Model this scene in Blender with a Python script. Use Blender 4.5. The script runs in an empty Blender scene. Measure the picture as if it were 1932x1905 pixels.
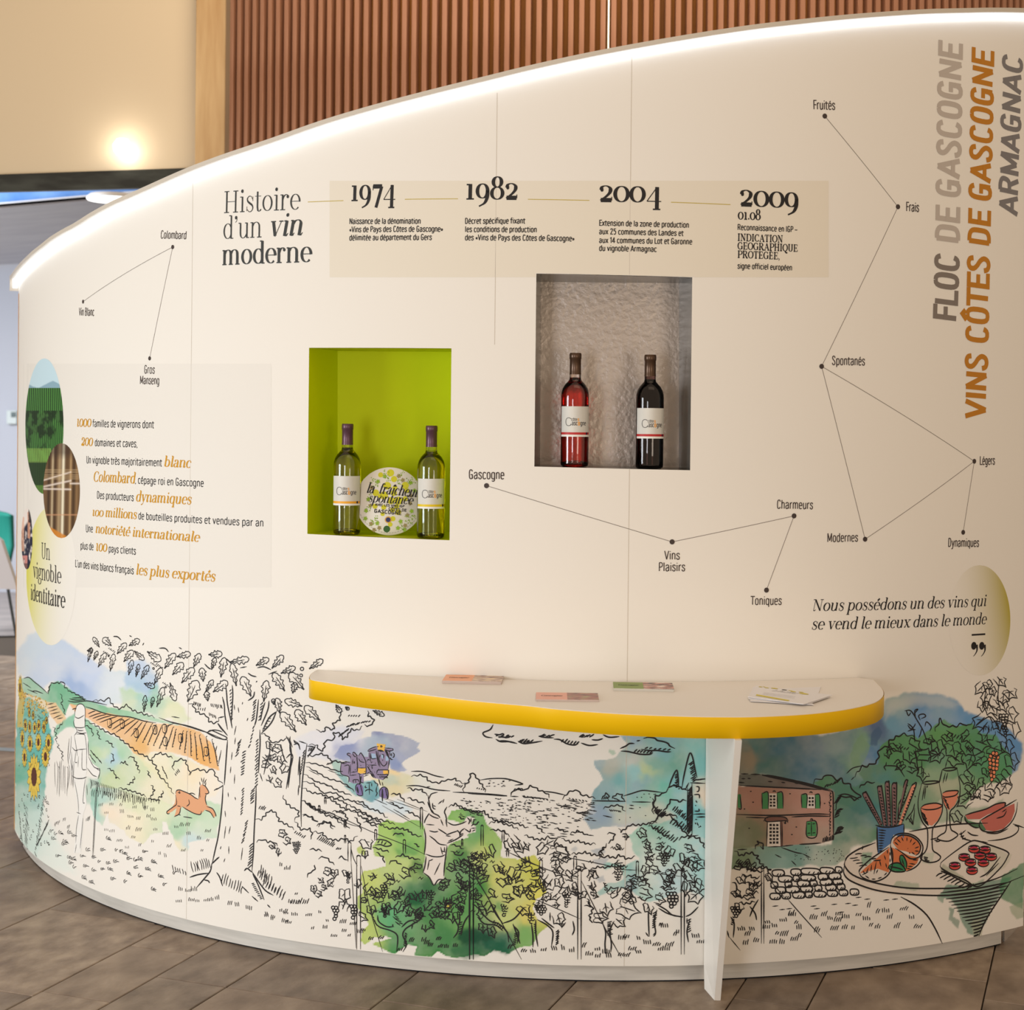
import bpy, bmesh, math, random
import numpy as np
from mathutils import Matrix, Vector
R_ = random.Random(7)
SC = bpy.context.scene; COL = SC.collection
# ------------------------------------------------------------------ camera, world, lights, exposure
FPX, SY, ROLL, PIT, CAMH = 3000.0, -121.2757, 0.010201, 0.006488, 1.447
cam = bpy.data.cameras.new('camera'); cam.sensor_width = 36.0; cam.sensor_fit = 'HORIZONTAL'
cam.lens = FPX / 1932 * 36; cam.shift_y = SY / 1932; cam.clip_end = 60
cam.dof.use_dof = True; cam.dof.focus_distance = 4.35; cam.dof.aperture_fstop = 4.8
co = bpy.data.objects.new('camera', cam); COL.objects.link(co); SC.camera = co
_c, _s = math.cos(ROLL), math.sin(ROLL)
_up = Vector((0, math.sin(PIT), math.cos(PIT))); _fw = Vector((0, math.cos(PIT), -math.sin(PIT))); _x = Vector((1, 0, 0))
_r = _x * _c + _up * _s; _u = -_x * _s + _up * _c
co.matrix_world = Matrix(((_r.x, _u.x, -_fw.x, 0), (_r.y, _u.y, -_fw.y, 0), (_r.z, _u.z, -_fw.z, CAMH), (0, 0, 0, 1)))
SC.view_settings.view_transform = 'Standard'; SC.view_settings.look = 'None'
SC.view_settings.exposure = 0.0; SC.view_settings.gamma = 1.0; SC.view_settings.use_curve_mapping = False
w = bpy.data.worlds.new('world'); SC.world = w; w.use_nodes = True
w.node_tree.nodes['Background'].inputs[0].default_value = (1.0, 0.78, 0.57, 1); w.node_tree.nodes['Background'].inputs[1].default_value = 0.56
def area(name, loc, tgt, sx, sy, power, col):
    l = bpy.data.lights.new(name, 'AREA'); l.shape = 'RECTANGLE'; l.size = sx; l.size_y = sy; l.energy = power; l.color = col
    o = bpy.data.objects.new(name, l); COL.objects.link(o); o.location = loc
    o.rotation_euler = (Vector(tgt) - Vector(loc)).to_track_quat('-Z', 'Y').to_euler(); return o
area('window_light_tall', (-4.2, 2.2, 1.1), (-0.8, 4.6, 0.5), 1.3, 1.8, 106, (0.86, 0.94, 1.0))
area('window_light_front', (-1.9, -1.2, 1.1), (0.0, 4.4, 0.4), 0.9, 1.8, 60, (0.95, 0.96, 1.0))
area('fill_light_right', (2.4, -1.0, 0.9), (1.0, 4.4, 0.6), 1.2, 1.4, 34, (1.0, 0.86, 0.70))  # added warm fill for the lower right, not a window
area('ceiling_light_warm', (0.9, 2.6, 4.4), (0.9, 4.3, 0.6), 2.6, 1.2, 8, (1.0, 0.80, 0.58))
area('ceiling_light_back', (0.3, 5.4, 4.4), (0.6, 6.8, 2.2), 3.0, 0.5, 60, (1.0, 0.82, 0.62))
area('far_window_light', (-5.6, 9.5, 2.6), (-3.5, 12.0, 0.6), 2.0, 2.0, 280, (0.86, 0.92, 1.0))
# ------------------------------------------------------------------ photograph -> place
K = CAMH / 1.65
ZN, H0, K0, K1, K2 = 4.750104, -0.125872, 0.417681, -0.001289, -0.00455
HB, HS, DR = 0.056295 * K, 0.906017 * K, 0.026216 * K
def _curve():
    s = np.linspace(-3.2, 3.0, 2481); h = H0 + K0 * s + K1 * s * s / 2 + K2 * s**3 / 3; ds = s[1] - s[0]
    hm = (h[1:] + h[:-1]) / 2
    X = np.concatenate([[0], np.cumsum(np.cos(hm) * ds)]); Y = np.concatenate([[0], np.cumsum(np.sin(hm) * ds)])
    i = 1280; return s * K, (X - X[i]) * K, (Y - Y[i] + ZN) * K, h
CS, CX, CY, CH = _curve()
def curve_off(off):
    X = CX + off * np.sin(CH); Y = CY - off * np.cos(CH); a = X / Y; i = 1280; j0 = i
    while j0 > 0 and a[j0 - 1] < a[j0]: j0 -= 1
    j1 = i
    while j1 < len(a) - 1 and a[j1 + 1] > a[j1]: j1 += 1
    return a[j0:j1 + 1], CS[j0:j1 + 1], X[j0:j1 + 1], Y[j0:j1 + 1]
C0 = curve_off(0.0)
def ray(x, y):
    x = np.asarray(x, float); y = np.asarray(y, float)
    a = (x - 966) / FPX; b = -(y - 952.5 - SY) / FPX
    a, b = _c * a - _s * b, _s * a + _c * b
    F = math.cos(PIT) + b * math.sin(PIT); U = -math.sin(PIT) + b * math.cos(PIT)
    return a / F, U / F
def SZ(x, y, C=None):                       # pixel -> (arc length, height) on the curved wall
    C = C or C0; a, b = ray(x, y)
    s = np.interp(a, C[0], C[1]); Y = np.interp(a, C[0], C[3]); return s, CAMH + b * Y
def PT(s, z, off=0.0):                      # wall coordinates -> world
    s = np.asarray(s, float); h = np.interp(s, CS, CH)
    return np.stack([np.interp(s, CS, CX) + off * np.sin(h), np.interp(s, CS, CY) - off * np.cos(h), np.broadcast_to(z, s.shape)], -1)
def PH(x, y, z):                            # pixel on a horizontal plane
    a, b = ray(x, y); Y = (z - CAMH) / b; return np.array([a * Y, Y, z])
def PD(x, y, Y):                            # pixel at a depth
    a, b = ray(x, y); return np.array([float(a * Y), Y, float(CAMH + b * Y)])
def pxof(P):                                # world -> pixel
    X, Y, Z = P[..., 0], P[..., 1], P[..., 2] - CAMH
    F = Y * math.cos(PIT) - Z * math.sin(PIT); U = Y * math.sin(PIT) + Z * math.cos(PIT)
    a, b = X / F, U / F; a, b = _c * a + _s * b, -_s * a + _c * b
    return 966 + FPX * a, 952.5 + SY - FPX * b
def mpp(x):                                 # metres per pixel on the wall there
    a, _ = ray(x, 800); return float(np.interp(a, C0[0], C0[3])) / FPX
# ------------------------------------------------------------------ materials
def lin(c):
    return tuple(((v / 255) / 12.92 if v / 255 <= 0.04045 else ((v / 255 + 0.055) / 1.055) ** 2.4) for v in c[:3])
_M = {}
def mat(name, rgb, rough=0.5, metal=0.0, spec=0.5, noise=None, bump=None, emit=None, grain=None, trans=0, ior=1.45, coat=0):
    if name in _M: return _M[name]
    m = bpy.data.materials.new(name); m.use_nodes = True; nt = m.node_tree; b = nt.nodes['Principled BSDF']
    c = lin(rgb); b.inputs['Base Color'].default_value = (*c, 1); b.inputs['Roughness'].default_value = rough
    b.inputs['Metallic'].default_value = metal; b.inputs['Specular IOR Level'].default_value = spec
    b.inputs['Transmission Weight'].default_value = trans; b.inputs['IOR'].default_value = ior; b.inputs['Coat Weight'].default_value = coat
    tc = nt.nodes.new('ShaderNodeTexCoord')
    def nz(scale, stretch, det=5):
        mp = nt.nodes.new('ShaderNodeMapping'); mp.inputs['Scale'].default_value = stretch
        n = nt.nodes.new('ShaderNodeTexNoise'); n.inputs['Scale'].default_value = scale; n.inputs['Detail'].default_value = det
        nt.links.new(tc.outputs['Object'], mp.inputs[0]); nt.links.new(mp.outputs[0], n.inputs['Vector']); return n
    if noise:                               # (second colour, scale, stretch)
        n = nz(noise[1], noise[2] if len(noise) > 2 else (1, 1, 1)); r = nt.nodes.new('ShaderNodeValToRGB')
        r.color_ramp.elements[0].position = 0.35; r.color_ramp.elements[1].position = 0.68
        r.color_ramp.elements[0].color = (*c, 1); r.color_ramp.elements[1].color = (*lin(noise[0]), 1)
        nt.links.new(n.outputs['Fac'], r.inputs[0]); nt.links.new(r.outputs[0], b.inputs['Base Color'])
    if bump:                                # (strength, scale, stretch)
        n = nz(bump[1], bump[2] if len(bump) > 2 else (1, 1, 1), 3); bp = nt.nodes.new('ShaderNodeBump'); bp.inputs['Strength'].default_value = bump[0]
        bp.inputs['Distance'].default_value = bump[3] if len(bump) > 3 else 0.002
        nt.links.new(n.outputs['Fac'], bp.inputs['Height']); nt.links.new(bp.outputs[0], b.inputs['Normal'])
    if emit: b.inputs['Emission Color'].default_value = (*lin(emit[0]), 1); b.inputs['Emission Strength'].default_value = emit[1]
    _M[name] = m; return m
def vmat(name, rough=0.6, spec=0.3, bump=None):     # colour attribute material for printed film
    m = mat(name, (255, 255, 255), rough, spec=spec, bump=bump); nt = m.node_tree
    a = nt.nodes.new('ShaderNodeAttribute'); a.attribute_name = 'print'
    nt.links.new(a.outputs['Color'], nt.nodes['Principled BSDF'].inputs['Base Color']); return m
# ------------------------------------------------------------------ object helpers
def link(name, me, m=None, parent=None, smooth=False):
    o = bpy.data.objects.new(name, me); COL.objects.link(o)
    if m is not None:
        for q in (m if isinstance(m, (list, tuple)) else [m]): me.materials.append(q)
    if parent is not None: o.parent = parent
    if smooth: me.polygons.foreach_set('use_smooth', [True] * len(me.polygons))
    return o
def mesh(name, V, F, m=None, parent=None, smooth=False):
    me = bpy.data.meshes.new(name); me.from_pydata([tuple(map(float, v)) for v in V], [], F); me.update()
    return link(name, me, m, parent, smooth)
def tag(o, label=None, cat=None, group=None, kind=None):
    if label: o['label'] = label
    if cat: o['category'] = cat
    if group: o['group'] = group
    if kind: o['kind'] = kind
    return o
def empty(name, loc, rz=0.0, parent=None):
    o = bpy.data.objects.new(name, None); COL.objects.link(o); o.location = loc; o.rotation_euler = (0, 0, rz); o.empty_display_size = 0.05
    if parent: o.parent = parent
    return o
def box(name, lo, hi, m, parent=None, bev=0.0, rz=0.0, loc=None):
    x0, y0, z0 = lo; x1, y1, z1 = hi; bm = bmesh.new()
    bmesh.ops.create_cube(bm, size=1.0)
    for v in bm.verts: v.co = Vector((x0 + (v.co.x + .5) * (x1 - x0), y0 + (v.co.y + .5) * (y1 - y0), z0 + (v.co.z + .5) * (z1 - z0)))
    if bev: bmesh.ops.bevel(bm, geom=list(bm.edges), offset=bev, segments=1, affect='EDGES')
    me = bpy.data.meshes.new(name); bm.to_mesh(me); bm.free(); o = link(name, me, m, parent)
    if loc: o.location = loc
    o.rotation_euler[2] = rz; return o
def lathe(name, prof, m, parent=None, n=40, cap=True, arc=None):
    V, F = [], []; a0, a1 = arc if arc else (0, 2 * math.pi); full = arc is None; nn = n if full else n + 1
    for r, z in prof:
        for i in range(nn):
            t = a0 + (a1 - a0) * i / n; V.append((r * math.cos(t), r * math.sin(t), z))
    for j in range(len(prof) - 1):
        for i in range(n):
            k = (i + 1) % nn; F.append((j * nn + i, j * nn + k, (j + 1) * nn + k, (j + 1) * nn + i))
    if full and cap:
        if prof[0][0] > 1e-5: F.append(tuple(range(nn))[::-1])
        if prof[-1][0] > 1e-5: F.append(tuple((len(prof) - 1) * nn + i for i in range(nn)))
    return mesh(name, V, F, m, parent, True)
def strip_grid(name, s, zrows, off, m, parent, smooth=True):    # zrows: list of arrays (rows) over s
    Z = np.array(zrows); n = len(s); V = np.concatenate([PT(s, z, off) for z in Z]); F = []
    for j in range(len(Z) - 1):
        for i in range(n - 1): F.append((j * n + i, j * n + i + 1, (j + 1) * n + i + 1, (j + 1) * n + i))
    return mesh(name, V, F, m, parent, smooth)
# ------------------------------------------------------------------ drawing on the wall: ribbons and lettering
def crom(P, k=4):
    P = np.asarray(P, float)
    if len(P) < 3: return P
    Q = np.vstack([2 * P[0] - P[1], P, 2 * P[-1] - P[-2]]); out = []
    t = np.linspace(0, 1, k, endpoint=False)[:, None]
    for i in range(1, len(Q) - 2):
        a, b, c, d = Q[i - 1], Q[i], Q[i + 1], Q[i + 2]
        out.append(0.5 * ((2 * b) + (-a + c) * t + (2 * a - 5 * b + 4 * c - d) * t**2 + (-a + 3 * b - 3 * c + d) * t**3))
    out.append(P[-1:]); return np.vstack(out)
class Ink:                                   # collects ribbons / polygons in wall space, then one mesh
    def __init__(s): s.V, s.F, s.n = [], [], 0
    def poly(s, P2, tris=None):
        P2 = np.asarray(P2, float); s.V.append(P2); m = len(P2)
        if tris is None: s.F.append(tuple(range(s.n, s.n + m)))
        else: s.F += [tuple(s.n + i for i in t) for t in tris]
        s.n += m
    def ribbon(s, P, w, closed=False):       # P in 2-d surface metres, w half widths (scalar or array)
        P = np.asarray(P, float); d = np.diff(P, axis=0); L = np.hypot(d[:, 0], d[:, 1]); keep = np.concatenate([[True], L > 1e-6])
        P = P[keep]
        if len(P) < 2: return
        w = np.broadcast_to(np.asarray(w, float), (len(keep),))[keep] if np.ndim(w) else np.full(len(P), w)
        d = np.gradient(P, axis=0); d /= np.maximum(np.hypot(d[:, 0], d[:, 1]), 1e-9)[:, None]; nrm = np.stack([-d[:, 1], d[:, 0]], 1)
        A = P + nrm * w[:, None]; B = P - nrm * w[:, None]; m = len(P); s.V += [A, B]; n = s.n
        s.F += [(n + i, n + m + i, n + m + i + 1, n + i + 1) for i in range(m - 1)]; s.n += 2 * m
    def disc(s, c, rx, ry=None, n=14):
        t = np.linspace(0, 2 * np.pi, n, endpoint=False); s.poly(np.stack([c[0] + rx * np.cos(t), c[1] + (ry or rx) * np.sin(t)], 1))
    def build(s, name, m, parent, off=0.0006, mapf=None):
        if not s.V: return None
        V = np.vstack(s.V); P = mapf(V, off) if mapf else PT(V[:, 0], V[:, 1], off)
        o = mesh(name, P, s.F, m, parent)
        if name[:6] == 'print_' or name in ('lettering', 'dot', 'connecting_line', 'timeline_rule', 'film_joint'): o['kind'] = 'stuff'
        return o
# ------------------------------------------------------------------ lettering: a drawn high-contrast serif
def arc(cx, cy, rx, ry, a0, a1, n=9):
    t = np.radians(np.linspace(a0, a1, n)); return list(zip(cx + rx * np.cos(t), cy + ry * np.sin(t)))
def L_(*p): return list(zip(p[0::2], p[1::2]))
# glyph: (advance, [strokes]); stroke = (kind, data): a auto contrast curve, l auto contrast straight, h hairline, k heavy, o ball, s serif bar
def ser(x0, x1, y): return ('s', (x0, x1, y))
def stem(x, y0, y1): return ('l', L_(x, y0, x, y1))
def O(cx, cy, rx, ry): return ('a', arc(cx, cy, rx, ry, 90, 450, 21))
def glyphs():
    G = {}; X = .5
    G['a'] = (.50, [('a', L_(.10, .40, .15, .49, .27, .50, .35, .43, .36, .30, .36, .08, .40, .01, .47, .04)), ('a', L_(.36, .29, .20, .26, .08, .20, .08, .08, .16, .00, .28, .03, .36, .12)), ('o', (.11, .39, .045))])
    G['b'] = (.56, [stem(.12, .02, .76), ser(.02, .12, .755), ('a', arc(.28, .25, .19, .245, 150, -150, 15))])
    G['c'] = (.46, [('a', arc(.26, .25, .19, .245, 60, 310, 15)), ('o', (.38, .40, .05))])
    G['d'] = (.57, [stem(.44, .0, .76), ser(.33, .44, .755), ser(.44, .55, .01), ('a', arc(.27, .25, .19, .245, 30, 330, 15))])
    G['e'] = (.49, [('a', arc(.26, .25, .19, .245, 0, 315, 16)), ('h', L_(.08, .27, .45, .27))])
    G['g'] = (.52, [('a', arc(.23, .33, .14, .17, 90, 450, 15)), ('a', L_(.13, .20, .08, .12, .14, .06, .30, .04, .42, .01, .44, -.10, .34, -.20, .18, -.22, .06, -.16, .06, -.07, .15, .01)), ('h', L_(.33, .45, .44, .50)), ('o', (.45, .48, .035))])
    G['h'] = (.60, [stem(.12, 0, .76), ser(.02, .12, .755), ser(.02, .22, .01), ('a', L_(.12, .36, .20, .47, .33, .50, .43, .43, .45, .30, .45, .0)), ser(.35, .56, .01)])
    G['i'] = (.30, [stem(.15, 0, .5), ser(.04, .15, .49), ser(.04, .26, .01), ('o', (.14, .68, .06))])
    G['l'] = (.30, [stem(.15, 0, .76), ser(.04, .15, .755), ser(.04, .26, .01)])
    G['m'] = (.90, [stem(.12, 0, .5), ser(.02, .12, .49), ser(.02, .22, .01), ('a', L_(.12, .36, .20, .47, .31, .50, .40, .43, .42, .30, .42, .0)), ser(.33, .52, .01), ('a', L_(.42, .36, .50, .47, .62, .50, .71, .43, .73, .30, .73, .0)), ser(.64, .84, .01)])
    G['n'] = (.60, [stem(.12, 0, .5), ser(.02, .12, .49), ser(.02, .22, .01), ('a', L_(.12, .36, .20, .47, .33, .50, .43, .43, .45, .30, .45, .0)), ser(.35, .56, .01)])
    G['o'] = (.53, [O(.265, .25, .195, .245)])
    G['p'] = (.57, [stem(.12, -.24, .5), ser(.02, .12, .49), ser(.02, .23, -.24), ('a', arc(.29, .25, .19, .245, 150, -150, 15))])
    G['q'] = (.57, [stem(.44, -.24, .5), ser(.33, .55, -.24), ('a', arc(.27, .25, .19, .245, 30, 330, 15))])
    G['r'] = (.43, [stem(.12, 0, .5), ser(.02, .12, .49), ser(.02, .24, .01), ('a', L_(.12, .33, .18, .44, .27, .50, .35, .47)), ('o', (.35, .43, .055))])
    G['s'] = (.42, [('r', L_(.33, .40, .27, .49, .17, .50, .09, .43, .11, .34, .21, .27, .32, .20, .35, .10, .28, .01, .17, .0, .08, .08)), ('h', L_(.345, .34, .345, .49)), ('h', L_(.07, .02, .07, .17))])
    G['t'] = (.35, [('l', L_(.15, .64, .15, .12)), ('a', L_(.15, .14, .18, .02, .25, .0, .32, .06)), ('h', L_(.03, .49, .31, .49))])
    G['u'] = (.59, [('a', L_(.12, .49, .12, .18, .15, .05, .25, .0, .36, .05, .44, .15)), stem(.44, 0, .5), ser(.02, .12, .49), ser(.34, .44, .49), ser(.44, .55, .01)])
    G['v'] = (.52, [('k', L_(.10, .49, .27, .02)), ('h', L_(.27, .0, .44, .49)), ser(.0, .20, .49), ser(.35, .52, .49)])
    G['x'] = (.52, [('k', L_(.10, .49, .42, .01)), ('h', L_(.08, .01, .43, .49)), ser(.0, .20, .49), ser(.33, .52, .49), ser(.0, .18, .01), ser(.32, .52, .01)])
    G['y'] = (.52, [('k', L_(.10, .49, .27, .03)), ('h', L_(.44, .49, .27, .0, .20, -.16, .10, -.22)), ('o', (.10, -.19, .045)), ser(.0, .20, .49), ser(.35, .52, .49)])
    G['f'] = (.34, [('l', L_(.15, 0, .15, .60)), ('a', L_(.15, .58, .18, .72, .27, .76, .34, .72)), ('o', (.34, .69, .05)), ('h', L_(.03, .49, .29, .49)), ser(.04, .28, .01)])
    G[','] = (.22, [('o', (.11, .05, .055)), ('h', L_(.155, .05, .14, -.05, .07, -.12))])
    G['.'] = (.22, [('o', (.11, .05, .06))])
    G['’'] = (.22, [('o', (.11, .68, .06)), ('h', L_(.16, .68, .15, .59, .08, .52))])
    c = .70
    G['H'] = (.80, [stem(.18, 0, c), stem(.62, 0, c), ('h', L_(.18, .36, .62, .36)), ser(.06, .30, .01), ser(.06, .30, c), ser(.50, .74, .01), ser(.50, .74, c)])
    G['I'] = (.40, [stem(.20, 0, c), ser(.07, .33, .01), ser(.07, .33, c)])
    G['N'] = (.80, [('h', L_(.17, 0, .17, c)), ('k', L_(.17, c, .63, .02)), ('h', L_(.63, .0, .63, c)), ser(.06, .28, .01), ser(.03, .20, c), ser(.52, .74, c)])
    G['U'] = (.78, [('a', L_(.18, c, .18, .22, .24, .06, .38, .0, .54, .06, .60, .22, .60, c)), ser(.06, .30, c), ser(.50, .70, c)])
    G['C'] = (.70, [('a', arc(.38, .35, .29, .35, 48, 312, 18)), ('h', L_(.60, .48, .60, .69)), ('h', L_(.60, .02, .60, .18))])
    G['D'] = (.78, [stem(.18, 0, c), ('a', L_(.18, c, .40, .70, .62, .60, .69, .35, .62, .10, .40, .0, .18, .0)), ser(.06, .2, .01), ser(.06, .2, c)])
    G['A'] = (.74, [('h', L_(.12, .0, .36, c)), ('k', L_(.36, c, .62, .0)), ('h', L_(.21, .25, .53, .25)), ser(.02, .23, .01), ser(.48, .74, .01)])
    G['T'] = (.68, [stem(.34, 0, c), ('h', L_(.06, c, .62, c)), ('h', L_(.06, c, .06, .52)), ('h', L_(.62, c, .62, .52)), ser(.21, .47, .01)])
    G['O'] = (.76, [O(.38, .35, .31, .35)])
    G['G'] = (.76, [('a', arc(.38, .35, .29, .35, 48, 330, 18)), ('h', L_(.60, .48, .60, .69)), stem(.62, .02, .30), ser(.50, .72, .31)])
    G['E'] = (.66, [stem(.18, 0, c), ('h', L_(.18, c, .56, c)), ('h', L_(.18, .36, .46, .36)), ('h', L_(.18, .01, .58, .01)), ('h', L_(.56, c, .56, .54)), ('h', L_(.59, .01, .59, .18)), ('h', L_(.46, .26, .46, .46)), ser(.06, .2, .01), ser(.06, .2, c)])
    G['R'] = (.76, [stem(.18, 0, c), ('a', L_(.18, c, .42, .70, .55, .60, .55, .46, .42, .37, .18, .36)), ('k', L_(.38, .36, .55, .10, .62, .02, .73, .02)), ser(.06, .3, .01), ser(.06, .2, c)])
    G['P'] = (.66, [stem(.18, 0, c), ('a', L_(.18, c, .44, .70, .60, .62, .60, .44, .44, .33, .18, .33)), ser(.06, .3, .01), ser(.06, .2, c)])
    G['Q'] = (.76, [O(.38, .35, .31, .35), ('k', L_(.36, .02, .48, -.14, .70, -.17))])
    # old-style figures
    G['0'] = (.56, [O(.28, .24, .22, .24)])
    G['1'] = (.42, [stem(.22, 0, .48), ser(.08, .36, .01), ser(.08, .22, .46)])
    G['2'] = (.52, [('a', L_(.09, .36, .13, .46, .27, .49, .40, .42, .40, .30, .28, .17, .07, .03)), ('k', L_(.08, .045, .45, .045)), ('h', L_(.46, .03, .46, .15)), ('o', (.12, .36, .055))])
    G['4'] = (.58, [stem(.40, -.22, .48), ('h', L_(.40, .48, .05, .03)), ('h', L_(.05, .03, .55, .03)), ser(.26, .52, -.22)])
    G['7'] = (.50, [('k', L_(.07, .44, .46, .44)), ('h', L_(.07, .47, .07, .32)), ('l', L_(.45, .44, .22, -.22))])
    G['8'] = (.54, [O(.27, .54, .15, .16), ('a', arc(.27, .19, .20, .19, 90, 450, 19))])
    G['9'] = (.54, [('a', arc(.26, .26, .19, .22, 90, 450, 19)), ('a', L_(.45, .28, .44, .06, .34, -.12, .14, -.22))])
    for k, b in (('é', 'e'), ('É', 'E')):
        h = .58 if k == 'é' else .78; G[k] = (G[b][0], G[b][1] + [('k', L_(.24, h, .36, h + .13))])
    return G
SERIF = glyphs()
def serif_text(txt, T=.10, th=.022, slant=0.0, gap=0.0, wx=1.0):
    """strokes for a string in em units: list of (points, halfwidths) plus width"""
    out = []; x = 0.0; it = slant > 0
    for ch in txt:
        if ch == ' ': x += .24 * wx + gap; continue
        adv, st = SERIF[ch]
        for kind, d in st:
            if kind == 's':
                if it and d[2] < .1 and d[2] > -.1:
                    if abs(d[1] - d[0]) > .14: out.append((np.array([(d[0] + (d[1] - d[0]) * .5, .03), (d[1] - .03, .015), (d[1] + .02, .09)]), np.array([T * .30, T * .22, th * .4]), x)); continue
                    continue
                pts = np.array([(d[0], d[2]), (d[1], d[2])]); wd = np.full(2, th * .75)
            elif kind == 'o':
                t = np.linspace(0, 2 * np.pi, 13); pts = np.stack([d[0] + .5 * d[2] * np.cos(t), d[1] + .5 * d[2] * np.sin(t)], 1); wd = np.full(13, d[2] * .52)
            else:
                pts = crom(np.array(d), 4) if kind in 'ar' and len(d) > 2 else (crom(np.array(d), 3) if len(d) > 2 else np.array(d, float))
                if kind in 'al':
                    g = np.gradient(pts, axis=0); v = np.abs(g[:, 1]) / np.maximum(np.hypot(g[:, 0], g[:, 1]), 1e-9); wd = (th + (T - th) * v**1.7) / 2
                elif kind == 'r':
                    g = np.gradient(pts, axis=0); v = np.clip(-g[:, 1] / np.maximum(np.hypot(g[:, 0], g[:, 1]), 1e-9), 0, 1); q = np.linspace(-1, 1, len(pts)); wd = (th + (T - th) * np.maximum(np.exp(-(q * 2.2)**2), 0.15 * v)) / 2
                elif kind == 'k': wd = np.full(len(pts), T / 2)
                else: wd = np.full(len(pts), th / 2)
            out.append((pts, wd, x))
        x += adv * wx + gap
    res = []
    for pts, wd, x0 in out:
        P = pts.copy(); P[:, 0] = P[:, 0] * wx + x0; P[:, 0] += slant * P[:, 1]; res.append((P, wd))
    return res, x
def wframe(p0, p1):                          # wall-space frame from two pixels of a baseline
    (s0, z0), (s1, z1) = SZ(*p0), SZ(*p1); d = np.array([s1 - s0, z1 - z0]); L = np.hypot(*d); return np.array([s0, z0]), d / L, L
def put_serif(ink, txt, p0, p1, em, T=.10, th=.022, slant=0.0, frame=None):
    """lettering whose baseline runs from pixel p0 to p1; em = em height in metres"""
    o, d, L = frame or wframe(p0, p1); st, W = serif_text(txt, T, th, slant); sx = L / W; nrm = np.array([-d[1], d[0]])
    for P, wd in st:
        A = o + np.outer(P[:, 0] * sx, d) + np.outer(P[:, 1] * em, nrm)
        g = np.gradient(A, axis=0); ca = np.abs(g @ nrm) / np.maximum(np.hypot(g[:, 0], g[:, 1]), 1e-9)
        ink.ribbon(A, wd * (em + (sx - em) * ca))     # widths follow the condensed setting

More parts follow.
